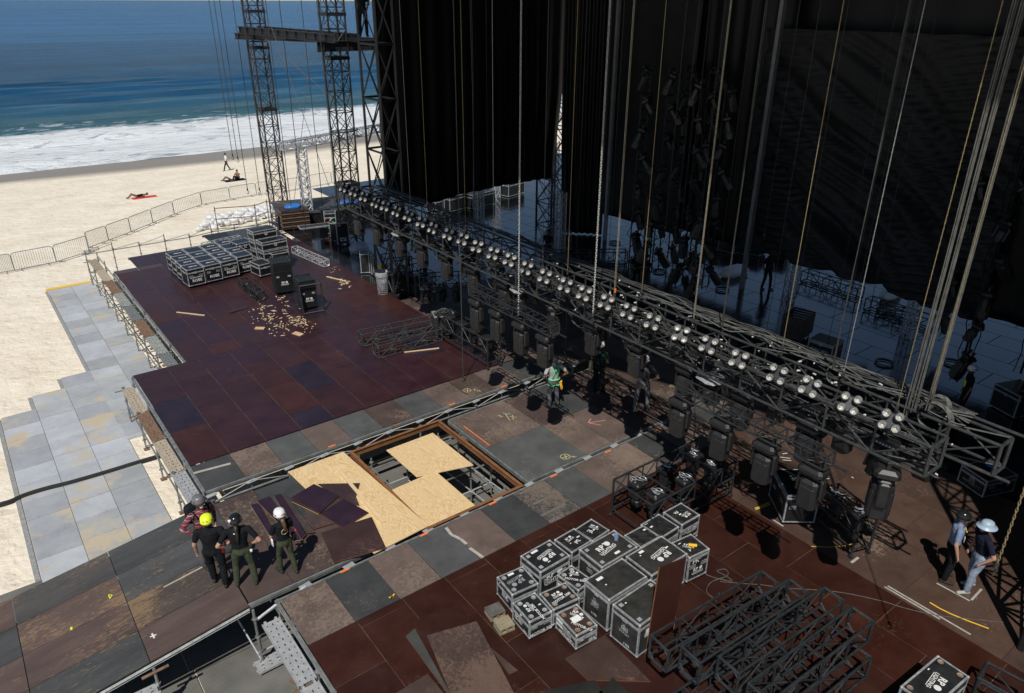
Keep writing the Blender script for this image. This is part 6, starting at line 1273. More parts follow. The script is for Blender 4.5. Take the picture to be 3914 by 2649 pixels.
def person(label, loc, face, h=1.78, shirt=TBLK, pants=TGRN, skin=SKIN, shoe=RUB, helmet=None, hair=None, tail=0, arms='down', legs='stand', build=1.0, group=None, lean=(0, 0), sleeve='short', head_pitch=0.0, extras=(), pose=None, vox=.012, hm='climb'):
    """faces +y in its own frame; feet at z = 0"""
    k = h/1.78; t = thing('person', label, 'person', loc, face-pi/2, group)
    W = .205*build; J = {}
    hy = lean[1]
    J['pel'] = V((lean[0]*.3, hy*.2, .97)); J['chest'] = V((lean[0]*.8, hy*.8, 1.32)); J['neck'] = V((lean[0], hy, 1.50)); J['head'] = V((lean[0], hy+.02, 1.665))
    J['shL'] = J['neck']+V((-W, 0, -.06)); J['shR'] = J['neck']+V((W, 0, -.06))
    st = {'stand': ((-.13, 0), (.13, 0)), 'wide': ((-.19, .02), (.19, -.03)), 'stride': ((-.10, .34), (.10, -.30)), 'step': ((-.12, .14), (.14, -.08))}[legs if isinstance(legs, str) else 'stand']
    for i, (sd_, (fx, fy)) in enumerate((('L', st[0]), ('R', st[1]))):
        s_ = -1 if sd_ == 'L' else 1; J['hip'+sd_] = J['pel']+V((s_*.095*build, 0, -.04)); J['an'+sd_] = V((fx, fy, .10)); J['kn'+sd_] = (J['hip'+sd_]+J['an'+sd_])/2+V((s_*.01, .05, .02)); J['toe'+sd_] = J['an'+sd_]+V((s_*.03, .17, -.06))
    AR = {'down': ((.09, -.02, -.29), (.10, .06, -.54)), 'hip': ((.19, -.10, -.25), (.02, .06, -.43)), 'fold': ((.06, .06, -.28), (-.18, .24, -.24)), 'raise': ((.12, .14, -.02), (.20, .22, .26)), 'hold': ((.06, .02, -.28), (-.04, .26, -.30)), 'pocket': ((.12, -.10, -.28), (.03, .03, -.50))}
    am = arms if isinstance(arms, (tuple, list)) else (arms, arms)
    for sd_, a_ in (('L', am[0]), ('R', am[1])):
        s_ = -1 if sd_ == 'L' else 1; e, w_ = AR[a_]; sh = J['sh'+sd_]; J['el'+sd_] = sh+V((s_*e[0], e[1], e[2])); J['wr'+sd_] = sh+V((s_*w_[0], w_[1], w_[2]))
    if pose: pose(J)
    for n_ in J: J[n_] = J[n_]*k
    SK, SH, PA, SO = 0, 1, 2, 3; segs = []; B = build*k
    segs += [(J['neck']+V((0, 0, -.03*k)), J['head']-V((0, 0, .05*k)), .058*B, .055*k, SK), (J['head']+V((0, 0, -.01*k)), J['head']+V((0, .0, .045*k)), .092*k, .095*k, SK), (J['head']+V((0, .06*k, -.07*k)), J['head']+V((0, .045*k, -.03*k)), .045*k, .06*k, SK), (J['head']+V((0, .10*k, -.01*k)), J['head']+V((0, .115*k, -.03*k)), .012*k, .017*k, SK)]
    for s_ in (-1, 1): segs.append((J['head']+V((s_*.09*k, -.005, -.015*k)), J['head']+V((s_*.095*k, -.01, .02*k)), .016*k, .018*k, SK))
    for sd_ in 'LR':
        s_ = -1 if sd_ == 'L' else 1
        segs.append((J['hip'+sd_], J['kn'+sd_], .100*B, .070*B, PA)); segs.append((J['kn'+sd_], J['an'+sd_]+V((0, 0, .03*k)), .072*B, .062*B, PA))
        segs.append((J['an'+sd_]+V((0, -.05*k, -.06*k)), J['toe'+sd_], .040*k, .040*k, SO)); segs.append((J['an'+sd_]+V((0, -.03*k, -.045*k)), J['an'+sd_]+V((0, .02, .0)), .045*k, .045*k, SO))
        sh, el, wr = J['sh'+sd_], J['el'+sd_], J['wr'+sd_]; mid = sh+(el-sh)*.62
        segs.append((sh, mid, .064*B, .056*B, SH)); segs.append((mid, el, .046*B, .042*B, SH if sleeve == 'long' else SK)); segs.append((el, wr, .043*B, .029*k, SH if sleeve == 'long' else SK))
        d_ = (wr-el).normalized(); sdv = d_.cross(V((0, 0, 1))); sdv = sdv.normalized() if sdv.length > .1 else V((1, 0, 0)); nv = sdv.cross(d_); c_ = wr+d_*.085*k
        segs.append((wr, c_, .028*k, .033*k, SK, .75))
        for q_ in range(4): b0 = c_+sdv*(q_-1.5)*.017*k; l_ = (.055, .066, .062, .048)[q_]*k; k1 = b0+d_*l_*.6-nv*.006*k; segs.append((b0, k1, .0105*k, .0095*k, SK)); segs.append((k1, k1+d_*l_*.45-nv*(.02 if am[0] != 'raise' else .004)*k, .0095*k, .008*k, SK))
        segs.append((wr+d_*.03*k-sdv*s_*.02*k, wr+d_*.075*k-sdv*s_*.055*k, .012*k, .010*k, SK))
    p, c, nk = J['pel'], J['chest'], J['neck']
    tor = [(p+V((0, 0, -.02*k)), .165*B, .115*B), (p+V((0, 0, .09*k)), .158*B, .112*B), ((p+c)/2+V((0, 0, .0)), .152*B, .110*B), (c, .185*B, .122*B), (c+(nk-c)*.6, .185*B, .11*B), (nk+V((0, 0, -.035*k)), .11*B, .08*B)]
    hip = [(p+V((0, -.0, -.11*k)), .150*B, .110*B), (p+V((0, 0, -.04*k)), .168*B, .120*B), (p+V((0, 0, .03*k)), .165*B, .116*B)]
    segs.append((J['shL'], J['shR'], .062*B, .062*B, SH))
    me = body_mesh(segs, [(tor, SH), (hip, PA)], [skin, shirt, pants, shoe], vox*k)
    me.name = 'body'; o = bpy.data.objects.new('body', me); COL.objects.link(o); o.parent = t
    hd = J['head']
    HR = MX.Rotation(head_pitch, 3, 'X')
    if hair and not (helmet and not tail):
        b = MB(); b.ball(hd+V((0, -.015*k, .045*k)), (.104*k, .112*k, .10*k), 14, 9); 
        if not helmet: b.build('hair', hair, t, True)
        if tail:
            q = MB(); a0 = hd+V((0, -.10*k, -.04*k)); q.path([a0, a0+V((0, -.05, -.08))*k, a0+V((.01, -.075, -.18))*k, a0+V((0, -.08, -.30))*k, a0+V((.0, -.08, -.30-tail))*k], .03, 7, rf=lambda u: (.045*(1-u)**.6+.008)*k); q.build('ponytail', hair, t, True)
    if helmet:
        b = MB(); n_ = 18; prof = [(0, .152), (.06, .148), (.10, .125), (.122, .08), (.132, .03), (.134, 0), (.128, -.002)]
        if hm == 'brim': prof = [(0, .15), (.06, .146), (.10, .12), (.118, .07), (.125, .03), (.175, .008), (.18, .0), (.125, .01)]
        b.lathe([(r_*k, z_*k) for r_, z_ in prof], hd+V((0, -.008*k, .02*k)), n_, HR); b.v = [(x, hd.y+(y-hd.y)*1.12, z) for x, y, z in b.v]; hb = b.build('helmet', helmet, t, True)
        c_ = MB()
        if hm == 'climb':
            for s_ in (-1, 1):
                for y_ in (-.06, .02): c_.box(hd+V((s_*.118*k, y_*k, .075*k)), (.014, .05*k, .022*k))
            c_.build('vent', RUB, hb)
        c_ = MB()
        for s_ in (-1, 1): c_.path([hd+V((s_*.12, 0, .02))*k, hd+V((s_*.10, .03, -.05))*k, hd+V((0, .07, -.12))*k], .007, 4)
        c_.build('chin_strap', RUB, hb)
    e_ = MB()
    for s_ in (-1, 1): e_.ball(hd+V((s_*.033*k, .097*k, .012*k)), .011*k, 6, 4)
    e_.build('eyes', RUB, t)
    for (nm, mt, fn) in extras: b = MB(); fn(b, J, k); b.build(nm, mt, t, True)
    return t
def boxat(j, off, d): return lambda b, J, k: b.box(J[j]+V(off)*k, [x*k for x in d], bev=.008)
def decal(txt, off, sz, ry=180): 
    def f(b, J, k): text(b, txt, MX.Translation(J['chest']+V(off)*k) @ MX.Rotation(RD(ry), 4, 'Z') @ MX.Rotation(RD(90), 4, 'X'), sz*k, .02)
    return f
def toward(p, q): return atan2(q.y-p.y, q.x-p.x)
GF = 'crew standing on the near platform'
pA = A('k', 660, 1060); pB = A('k', 745, 1255); pC = A('k', 1140, 1275); pD = A('k', 1660, 1110)
# rigger in plaid behind; black shirt and yellow helmet; ponytailed man; woman with white helmet
AWAY = pi/2+.15
def HP(k, x, y, z): p = A(k, x, y, z); return V((p.x, p.y, 0))
pA, pB, pC, pD = HP('k', 485, 150, 1.86), HP('k', 615, 410, 1.83), HP('k', 980, 405, 1.83), HP('k', 1548, 330, 1.73)
person('man in red plaid shirt and grey helmet facing the camera, hand on hip', pA, -RD(70), 1.84, PLAID, TWORK, SKIN, RUB, HGRY, arms=('pocket', 'hip'), build=1.12, sleeve='long', group=GF, lean=(0, .06), extras=(('beard', HAIRG, lambda b, J, k: b.ball(J['head']+V((0, .075, -.085))*k, (.05*k, .035*k, .035*k), 8, 6)), ('backpack', TBLK, lambda b, J, k: (b.box(J['chest']+V((.03, -.2, .02))*k, (.34*k, .2*k, .46*k), bev=.05), b.path([J['shR']+V((-.05, -.1, .06))*k, J['shR']+V((-.06, .04, .06))*k, J['chest']+V((.12, .14, .0))*k], .02, 5), b.path([J['shL']+V((.05, -.1, .06))*k, J['shL']+V((.06, .04, .06))*k, J['chest']+V((-.12, .14, .0))*k], .02, 5)))))
person('man in black shirt and fluorescent yellow helmet, seen from behind, red pouch on his hip', pB, RD(65), 1.80, TBLK, TBLK, SKIN, RUB, YELF, arms=('down', 'pocket'), legs='step', build=1.14, group=GF, extras=(('red_pouch', REDP, boxat('hipR', (.11, -.03, .03), (.05, .10, .15))), ('radio', RUB, boxat('hipR', (.12, .05, .08), (.05, .06, .14))), ('helmet_lettering', RUB, lambda b, J, k: b.box(J['head']+V((0, -.135, .09))*k, (.09*k, .02, .022*k)))))
person('man with black helmet and long dark ponytail, hands on hips, seen from behind', pC, RD(68), 1.80, TBLK, TGRN, SKIN, RUB, HBLK, HAIRD, .12, 'hip', 'wide', 1.08, GF, extras=(('hip_bag', TDGR, boxat('hipL', (-.12, -.03, .10), (.14, .10, .17))), ('radio', RUB, boxat('hipR', (.11, -.05, .10), (.06, .05, .14))), ('white_tag', PAPER, boxat('hipR', (.11, -.08, .0), (.05, .01, .08))), ('neck_print', PAPER, boxat('neck', (-.03, -.105, -.08), (.07, .01, .07))), ('helmet_sticker', PAPER, lambda b, J, k: b.box(J['head']+V((-.09, -.10, .09))*k, (.06*k, .045*k, .06*k), MX.Rotation(.6, 3, 'Z')))))
person('woman with white helmet and brown ponytail, green work trousers, seen from behind', pD, RD(95), 1.70, TBLK, TGRN, SKIN, RUB, HWHT, HAIRB, .02, ('fold', 'fold'), 'step', .95, GF, extras=(('shirt_emblem', RAWP, lambda b, J, k: b.path([J['chest']+V((.07*cos(i*.42), -.125, .07*sin(i*.42)-.03))*k for i in range(16)], .008, 4)), ('papers', PAPER, boxat('hipL', (-.17, .02, .12), (.02, .10, .22))), ('hip_bag', TBLK, boxat('hipR', (.15, .0, .02), (.08, .10, .2))), ('pink_gloves', REDP, boxat('hipR', (.22, .02, .14), (.04, .04, .04))), ('helmet_lettering', RUB, lambda b, J, k: b.box(J['head']+V((.02, -.14, .08))*k, (.08*k, .02, .018*k)))))
GM = 'riggers under the hung truss'
HARN = mat('green_harness_web', (.10, .50, .20), (.15, .6, .28), 8, .6)
def harness(b, J, k):
    for s_ in (-1, 1):
        b.path([J['hipL' if s_ < 0 else 'hipR']+V((0, -.10, .14))*k, J['chest']+V((s_*.05, -.135, -.05))*k, J['neck']+V((s_*.09, -.10, -.05))*k, J['neck']+V((s_*.10, .02, .02))*k, J['chest']+V((s_*.09, .135, .05))*k], .022*k, 4)
        b.path([J['hipL' if s_ < 0 else 'hipR']+V((.10*cos(i*.52), .125*sin(i*.52), -.10))*k for i in range(13)], .018*k, 4)
    b.path([J['pel']+V((.175*cos(i*.35), .13*sin(i*.35), .05))*k for i in range(19)], .028*k, 4); b.box(J['chest']+V((0, -.15, .05))*k, (.09*k, .02, .14*k))
def gear(b, J, k):
    for i in range(5): a = .18+i*.02; b.path([J['hipR']+V((.08+.03*sin(u), -.10-.02*i, .02-.16*i*.2-.13*(1-cos(u))*.5))*k for u in [j*.6 for j in range(11)]], .010, 4)
    for i in range(4): b.box(J['hipR']+V((.13, -.06+.05*i, -.05-.05*i))*k, (.03, .03, .12))
person('worker in grey shirt with green full body harness, seen from behind', HP('e', 1525, 845, 1.78), RD(75), 1.76, TGRY, TWORK, SKIND, RUB, HGRY, arms=('hip', 'hip'), legs='stand', build=1.02, group=GM, extras=(('harness', HARN, harness), ('climbing_gear', YEL, gear)))
ROPE = mat('beige_rope', (.45, .38, .24), (.55, .47, .32), 12, .8)
person('rigger in dark green shirt with coiled beige ropes and blue speckled helmet', HP('o', 1150, 1185, 1.8), RD(20), 1.78, TDGN, TBLK, SKIND, RUB, HWHT, arms=('hold', 'hold'), legs='stand', build=1.05, group=GM, sleeve='short', extras=(('rope_coil', ROPE, lambda b, J, k: [b.path([J['hipL']+V((-.14-.012*i, -.05+.06*cos(u), -.02+.20*sin(u)))*k for u in [j*.52 for j in range(13)]], .012, 4) for i in range(6)]), ('harness', TBLK, harness)))
person('man in charcoal shirt and grey trousers raising one hand to a hanging light', HP('o', 1652, 1345, 1.86), RD(48), 1.84, TDGR, TWORK, SKIN, RUB, HWHT, arms=('raise', 'hip'), legs='wide', build=1.05, group=GM)
GRT = 'pair talking at the right'
def lany(b, J, k): b.path([J['neck']+V((-.06, .06, .0))*k, J['chest']+V((-.01, .14, .0))*k, J['chest']+V((0, .15, -.10))*k], .008, 4); b.path([J['neck']+V((.06, .06, .0))*k, J['chest']+V((.01, .14, .0))*k], .008, 4)
person('older man in light blue t-shirt with a white badge and black cap helmet', HP('i', 1940, 430, 1.8), -RD(62), 1.78, TBLUE, TBLK, SKIN, RUB, HBLK, arms=('down', 'down'), legs='stand', build=1.06, group=GRT, hm='climb', extras=(('lanyard', RUB, lany), ('badge', PAPER, boxat('chest', (0, .15, -.16), (.11, .012, .15))), ('shirt_tick', YEL, lambda b, J, k: b.path([J['chest']+V(q)*k for q in ((-.10, .135, .06), (-.06, .148, .02), (.02, .15, .05), (.12, .13, .09))], .012*k, 4)), ('helmet_peak', RUB, lambda b, J, k: b.box(J['head']+V((0, .15, .03))*k, (.15*k, .12*k, .015*k), bev=.01))))
person('man in pale blue brimmed hard hat, navy shirt and faded jeans, hands in pockets', HP('i', 2125, 490, 1.83), pi-.75, 1.80, TNAVY, TJEAN, SKIN, TGRY, HBLU, arms=('pocket', 'pocket'), legs='step', build=1.12, group=GRT, hm='brim', lean=(0, .08))
GB = 'crew on the shaded backstage floor'
person('man walking on the blue lit backstage floor, black and white helmet', A('f', 680, 420), -RD(100), 1.74, TBLK, TBLK, SKIND, RUB, HWHT, legs='step', group=GB, vox=.016)
person('worker with white helmet standing in the shade beyond the truss end', A('f', 1905, 1240), RD(120), 1.76, TBLK, TBLK, SKIND, RUB, HWHT, group=GB, vox=.016, extras=(('vest', YELF, boxat('chest', (0, .12, -.1), (.2, .04, .2))),))
person('man in black crouching over cables by the slit, cap on', A('o', 560, 320), RD(200), 1.7, TBLK, TBLK, SKIND, RUB, HBLK, arms='hold', group=GB, vox=.016)
person('crew member in black among the low hanging lights, looking down', A('o', 1540, 610), RD(230), 1.74, TBLK, TBLK, SKIND, RUB, HBLK, arms='hold', group=GB, vox=.016)
person('second crew member in black beside him, behind the chains', A('o', 1620, 640), RD(160), 1.74, TBLK, TBLK, SKIND, RUB, HBLK, arms='fold', group=GB, vox=.016)
person('man in green shirt and white helmet seen below the far part of the truss', A('p', 1160, 1400), RD(150), 1.78, TDGN, TBLK, SKIN, RUB, HWHT, group=GB, vox=.016)
person('person cut by the right border on the backstage floor, black clothes', A('f', 2270, 1230), RD(120), 1.78, TBLK, TBLK, SKIND, RUB, HBLK, arms='hip', group=GB, vox=.016)
person('rigger clinging to the roof mast near the top of the frame', AX('F', 1385, 60, 13.9)-V((0, 0, .75)), RD(60), 1.75, TBLK, TBLK, SKIND, RUB, HBLK, arms=('raise', 'hold'), group=GB, vox=.016)
# on the beach
GBE = 'people on the sand'
person('person walking along the wet sand in a white vest and black shorts', AG('a', 1440, 1080), RD(178), 1.75, TWHT, TBLK, SKIND, SKIND, None, HAIRD, 0, 'down', 'stride', group=GBE, vox=.016)
def sit(J):
    for n_ in J: J[n_] = J[n_]+V((0, 0, -.80))
    for s_, sd_ in ((-1, 'L'), (1, 'R')):
        J['hip'+sd_] = V((s_*.10, 0, .13)); J['kn'+sd_] = V((s_*.13, .40, .42)); J['an'+sd_] = V((s_*.12, .62, .09)); J['toe'+sd_] = V((s_*.12, .78, .05)); J['el'+sd_] = J['sh'+sd_]+V((s_*.05, .12, -.22)); J['wr'+sd_] = V((s_*.12, .36, .46))
def lie(J):
    B_ = {'pel': (0, 0, .14), 'chest': (0, -.36, .18), 'neck': (0, -.54, .20), 'head': (0, -.71, .22)}
    for n_, p in B_.items(): J[n_] = V(p)
    for s_, sd_ in ((-1, 'L'), (1, 'R')):
        J['sh'+sd_] = V((s_*.19, -.48, .17)); J['hip'+sd_] = V((s_*.1, .04, .13)); J['kn'+sd_] = V((s_*.12, .42, .36)); J['an'+sd_] = V((s_*.12, .72, .09)); J['toe'+sd_] = V((s_*.12, .88, .09)); J['el'+sd_] = V((s_*.32, -.25, .09)); J['wr'+sd_] = V((s_*.30, .0, .07))
person('sunbather sitting bare chested on the sand, knees up', AG('a', 1508, 1140), RD(215), 1.75, SKIND, TBLK, SKIND, SKIND, None, HAIRD, 0, pose=sit, group=GBE, vox=.016)
def lofted_lie(label, P, face, suit):
    t = thing('person', label, 'person', P, face-pi/2, GBE); J = {}; lie(J); segs = []
    for sd_ in 'LR': segs += [(J['hip'+sd_], J['kn'+sd_], .085, .06, 0), (J['kn'+sd_], J['an'+sd_], .055, .04, 0), (J['an'+sd_], J['toe'+sd_], .035, .03, 0), (J['sh'+sd_], J['el'+sd_], .05, .04, 0), (J['el'+sd_], J['wr'+sd_], .038, .028, 0), (J['wr'+sd_], J['wr'+sd_]+V((0, .14, -.02)), .028, .018, 0)]
    segs += [(J['pel'], J['chest'], .13, .12, 1), (J['chest'], J['neck'], .13, .07, 0), (J['shL'], J['shR'], .07, .07, 0), (J['neck'], J['head'], .055, .06, 0), (J['head'], J['head']+V((0, -.04, .01)), .095, .09, 0)]
    me = body_mesh(segs, [], [SKIND, suit], .016); me.name = 'body'; o = bpy.data.objects.new('body', me); COL.objects.link(o); o.parent = t; b = MB(); b.ball(J['head']+V((0, -.05, .02)), (.105, .10, .11), 12, 8); b.build('hair', HAIRD, t, True); return t
lofted_lie('sunbather lying on the sand in front of the sitting one', AG('a', 1462, 1142), RD(175), TWHT); lofted_lie('lone sunbather lying on a towel nearer the barriers', AG('a', 872, 1252), RD(178), TBLK)
P = AG('a', 890, 1254); b = MB(); b.box((P.x+.3, P.y, P.z+.02), (1.9, .8, .02)); tag(b.build('beach_towel', REDP), 'red towel under the lone sunbather', 'towel'); P = AG('a', 1490, 1143); b = MB(); b.box((P.x, P.y, P.z+.02), (1.9, 1.2, .02)); tag(b.build('beach_towel', TNAVY), 'dark towel under the sunbathing pair', 'towel')
# ------------------------------------------------------------------ equipment round the far left of the stage
def crate(label, k, x, y, w, d, h, ang, mt, z0=0, marks=(), group='equipment at the far left of the stage', **kw):
    P = A(k, x, y, z0); return case('flight_case', label, None, None, None, None, h, marks, group, mt, None, kw.get('lid', .2), (P.x, P.y, w, d, ang), (), handles='', z0=z0, wh=.05)
crate('black rack case covered in coloured stickers', 'D', 640, 560, .62, .6, 1.15, RD(-25), LAMN)
def stickers(k, x, y): 
    P = A(k, x, y, .7)
q = MB(); P = A('D', 655, 590, 0); rr = random.Random(3)
for nm, mt in (('red', REDP), ('white', PAPER), ('green', HARN)):
    b = MB()
    for i in range(5): b.box((0, 0, 0), (.001, .001, .001)) if 0 else b.merge((lambda bb: (bb.box((0, 0, 0), (.07, .004, .05)), bb)[1])(MB()), MX.Translation((rr.uniform(-.24, .24), -.306, rr.uniform(.35, .95))))
    o = b.build('sticker', mt); cs = [o_ for o_ in COL.objects if o_.get('label') == 'black rack case covered in coloured stickers'][0]; o.parent = cs
crate('white edged upright lid with bottom up logo leaning at the stage left', 'D', 775, 690, .62, .12, 1.15, RD(-12), LAMN, marks=(('Y', 'LOGO', 0, -.55, .24, 180), ('Y', 'LED', -.5, .8, .09, 0)), lid=0); crate('leaning case lid left of the upright logo lid', 'D', 685, 660, .5, .1, 1.0, RD(-50), LAMN, lid=0)
crate('long narrow tray case on thin folding legs', 'D', 450, 500, 1.6, .55, .12, RD(-10), LAM, z0=.75, lid=0); t = thing('folding_stand', 'thin folding legs under the tray case', 'stand', A('D', 450, 590)); b = MB()
for x_ in (-.6, .6):
    for s_ in (-1, 1): b.tube((x_-.2*s_, -.2, 0), (x_+.2*s_, .2, .74), .014, n=4)
b.build('legs', BLKD, t)
P = A('D', 560, 625); t = thing('tool_case', 'small grey wheeled tool case with red corners', 'tool case', P, RD(-20)); b = MB(); b.box((0, 0, .32), (.42, .3, .5), bev=.03); b.build('body', TDGR, t); b = MB(); [b.box((sx*.19, -.13, z), (.05, .05, .07)) for sx in (-1, 1) for z in (.07, .56)]; b.build('red_corner', REDP, t)
P0_ = A('D', 280, 530)
for i in range(9):
    b = MB(); b.box((P0_.x, P0_.y+.6, .14+i*.115), (1.5, 1.15, .05), MX.Rotation(RD(-12), 3, 'Z')); b.box((P0_.x, P0_.y+.6, .185+i*.115), (1.35, 1.0, .05), MX.Rotation(RD(-12), 3, 'Z')); tag(b.build('brown_tray', WRS if i % 2 else LAMB), 'brown plastic tray in the stack by the left tower, %s from the bottom' % ordn[i], 'tray', 'stack of brown trays')
blob('blue_bundle', 'crumpled blue tarpaulin lying on the stack of brown trays', (P0_.x, P0_.y+.6, 1.2), (.5, .35, .16), BLUT, 'tarpaulin', None, 18, 10, .12, 8)
P = A('D', 830, 380); blob('blue_bundle', 'blue tarpaulin bundle half hidden behind the truss end', (P.x, P.y, .5), (.9, .6, .5), BLUT, 'tarpaulin', None, 20, 12, .15, 9)
a = A('D', 290, 350, .6); b_ = A('D', 850, 300, .6)
t = thing('covered_platform', 'long dark grey covered platform behind the crates by the beach', 'platform', ((a.x+b_.x)/2, (a.y+b_.y)/2+1.2, 0), atan2(b_.y-a.y, b_.x-a.x)); L_ = (b_-a).length; b = MB(); b.box((0, 0, .75), (L_+2, 3.2, .1)); b.build('cover', mat('grey_cover', (.04, .042, .045), (.06, .062, .065), 2, .7), t); b = MB(); b.box((0, -1.5, .3), (L_+1.9, .1, .8)); b.build('front_skirt', TBLK, t)
for i in range(6): b = MB(); b.box((a.x+1.2+i*.75, a.y-.5+i*.12, .45), (.6, .5, .8)); tag(b.build('black_bin', LAM), 'black plastic bin in the row before the covered platform, %s from the left' % ordn[i], 'bin', 'row of black bins')
crate('open rack with rows of connectors beside the wire bin', 'E', 225, 420, .5, .7, .95, RD(-25), LAM, lid=0)
for i in range(4): crate('grey upright panel case in the row by the wire bin, %s' % ordn[i], 'E', 262+i*18, 425+i*10, .12, .6, 1.0-.04*i, RD(-25), LAMW, lid=0)
P = A('E', 365, 385, .7); b = MB(); b.box((P.x, P.y, .75), (.42, .3, .2), RD and MX.Rotation(.3, 3, 'Z'), bev=.04); tag(b.build('yellow_box', YEL), 'yellow tool box on the panel cases behind the wire bin', 'tool box')
# racks and low frames in the tangle right of the bin
for i, (x_, y_, w_, h_) in enumerate(((500, 560, 1.2, 1.5), (600, 560, 1.3, 1.2), (700, 600, 1.0, .9))):
    P = A('E', x_, y_); t = thing('equipment_frame', 'dark steel frame hung with cables in the tangle beside the wire bin, %s' % ordn[i], 'frame', P, RD(-20+10*i), 'dark frames in the tangle'); 
    b = MB()
    for sx in (-1, 1):
        for sy in (-1, 1): b.tube((sx*w_/2, sy*.35, 0), (sx*w_/2, sy*.35, h_), .025, n=4)
    for z in (.1, h_*.5, h_): 
        for sy in (-1, 1): b.tube((-w_/2, sy*.35, z), (w_/2, sy*.35, z), .022, n=4)
        for sx in (-1, 1): b.tube((sx*w_/2, -.35, z), (sx*w_/2, .35, z), .022, n=4)
    b.build('frame', BLK, t); b = MB(); rr = random.Random(i)
    for _ in range(16): x0 = rr.uniform(-w_/2, w_/2); b.path([(x0+.12*sin(u*1.3+_), rr.uniform(-.35, -.2), h_-u*h_/9) for u in range(9)], .013, 4)
    b.build('cables', CBL, t); b = MB()
    for _ in range(14): b.box((rr.uniform(-w_/2, w_/2), -.33, rr.uniform(.1, h_)), (.03, .03, .04))
    b.build('connectors', SILV, t)
    b = MB(); b.box((0, 0, h_*.25), (w_*.8, .5, h_*.4), bev=.03); b.build('fixture', BLKM, t)
P = A('E', 880, 770, .9); t = thing('open_case', 'open grey case heaped with dark cable beside the narrow dollied truss', 'flight case', (P.x, P.y, 0), RD(-20)); b = MB(); b.box((0, 0, .45), (.75, .55, .75)); b.build('body', LAMW, t); b = MB(); [b.box((0, s_*.27, .85), (.78, .03, .05)) for s_ in (-1, 1)]; [b.box((s_*.37, 0, .85), (.03, .55, .05)) for s_ in (-1, 1)]; b.build('rim', ALU, t); b = MB(); rr = random.Random(2)
for _ in range(14): c0 = V((rr.uniform(-.2, .2), rr.uniform(-.12, .12), .9)); b.path([c0+V((.13*cos(u*.6+_), .1*sin(u*.6+_), .03*sin(u)+_*.006)) for u in range(12)], .014, 4)
b.build('cable_heap', CBL, t)
# backstage: dark cases under the left drape, cloth cart, case near truss, coils
for i, (k_, x_, y_, w_, d_, h_, lb) in enumerate((('p', 1380, 640, .7, .9, 1.0, 'leftmost'), ('p', 1500, 620, 1.5, .9, .95, 'second'), ('p', 1800, 580, 2.0, .9, .9, 'third, long'), ('p', 1280, 660, .6, .8, .9, 'just right of the drape corner'), ('b', 1250, 1230, 1.6, .9, .9, 'far back'))): crate('dark case standing under the left drape, %s' % lb, k_, x_, y_, w_, d_, h_, RD(12), LAM, group='dark cases beyond the left drape')
for i, (x_, y_) in enumerate(((350, 150), (400, 170), (450, 185), (520, 190), (610, 200), (770, 210))): crate('dark case beyond the creased drape edge, %s from the left' % ordn[i], 'f', x_, y_, .9, .7, .8, RD(-80), LAM, group='dark cases behind the back drapes')
P = A('f', 870, 730); t = thing('slatted_cart', 'open topped dark slatted cart on the backstage floor', 'cart', (P.x, P.y, 0), RD(12)); WC = mat('dark_cart_plastic', (.03, .026, .022), (.045, .038, .033), 5, .6)
for sx, sy, a, b_, c in ((0, -1, 1.1, .03, 0), (0, 1, 1.1, .03, 0), (-1, 0, .03, .8, 0), (1, 0, .03, .8, 0)):
    b = MB()
    for z in range(8): b.box((sx*.55, sy*.4, .25+z*.1), (a, b_, .075))
    b.build('slatted_side', WC, t)
b = MB(); b.box((0, 0, .18), (1.1, .8, .04)); b.build('floor', WC, t)
for sx in (-1, 1):
    for sy in (-1, 1): b = MB(); b.ball((sx*.45, sy*.32, .08), (.08, .03, .08), 8, 5); b.build('castor', RUB, t)
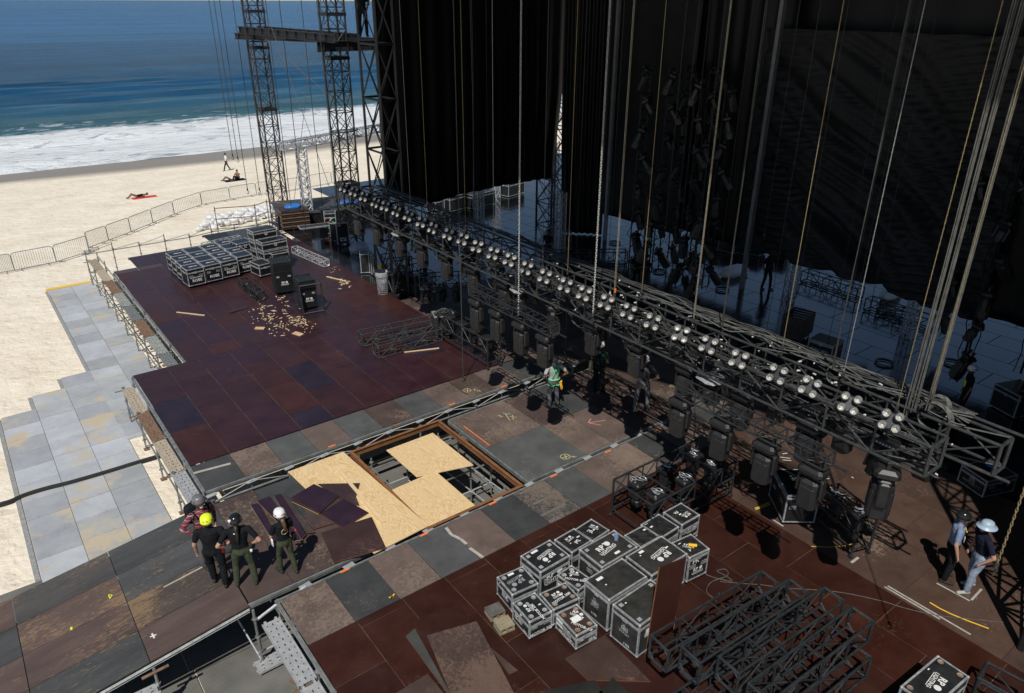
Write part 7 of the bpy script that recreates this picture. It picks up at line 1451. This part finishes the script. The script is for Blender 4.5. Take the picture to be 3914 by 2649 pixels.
case('flight_case', 'dark case with a tray of tools right behind the truss, chain beside it', None, None, None, None, .8, (('X', 'LOGO', 0, -.1, .25, 0, GRYP),), 'dark cases behind the back drapes', LAMN, None, .1, (A('n', 1870, 800).x, A('n', 1870, 800).y, .8, .9, RD(5)), ())
case('flight_case', 'dark case with blue cloth on top in the shade at the right truss end', None, None, None, None, .6, (('Y', 'MOTOR 1 T', 0, -.4, .1, 0, GRYP), ('X', 'MOTOR 1 T', 0, -.3, .1, 0, GRYP)), 'single road cases', LAMN, None, .2, (A('m', 1950, 1130, .6).x, A('m', 1950, 1130, .6).y, 1.0, .8, RD(-20)), ())
P = A('m', 2000, 1080, .62); b = MB(); b.box((P.x, P.y, .63), (.4, .25, .05), bev=.02); tag(b.build('blue_cloth', BLUT), 'folded blue cloth on the shaded case', 'cloth')
crate('dark case behind the right ladder at the frame border', 'm', 2200, 480, 1.0, .9, .8, RD(-20), LAMN, group='dark cases behind the back drapes')
# low truss frames lying backstage
for (k_, a, b, lb, h) in (('f', (900, 380), (1250, 500), 'dark truss lying below the creased drape, left', .5), ('f', (1300, 560), (1700, 700), 'dark truss lying below the creased drape, right', .5), ('o', (640, 340), (1440, 330), 'dark truss lying backstage behind the crouching man', .6), ('f', (1380, 590), (1560, 620), 'short dark ladder frame under the white bundle', .3)):
    pa_, pb_ = A(k_, *a), A(k_, *b); truss('truss_section', lb, 'truss section', (pa_.x, pa_.y, .05), (0, 0, atan2(pb_.y-pa_.y, pb_.x-pa_.x)), (pb_-pa_).length, .5, h, .6, 'dark trusses lying backstage', r=.025)
for i, (x_, y_) in enumerate(((2350, 930), (2520, 1040), (2760, 1110), (3380, 1390), (3640, 1390))):
    P = A('F', x_, y_); fl = MB()
    for j in range(4): fl.path([(P.x+(.25+.02*j)*cos(u*.4+j), P.y+(.25+.02*j)*sin(u*.4+j), .02+.015*j) for u in range(17)], .012, 4)
    tag(fl.build('cable_coil', CBL), 'coil of black cable on the backstage floor, %s from the left' % ordn[i], 'cable coil', 'cable coils backstage')
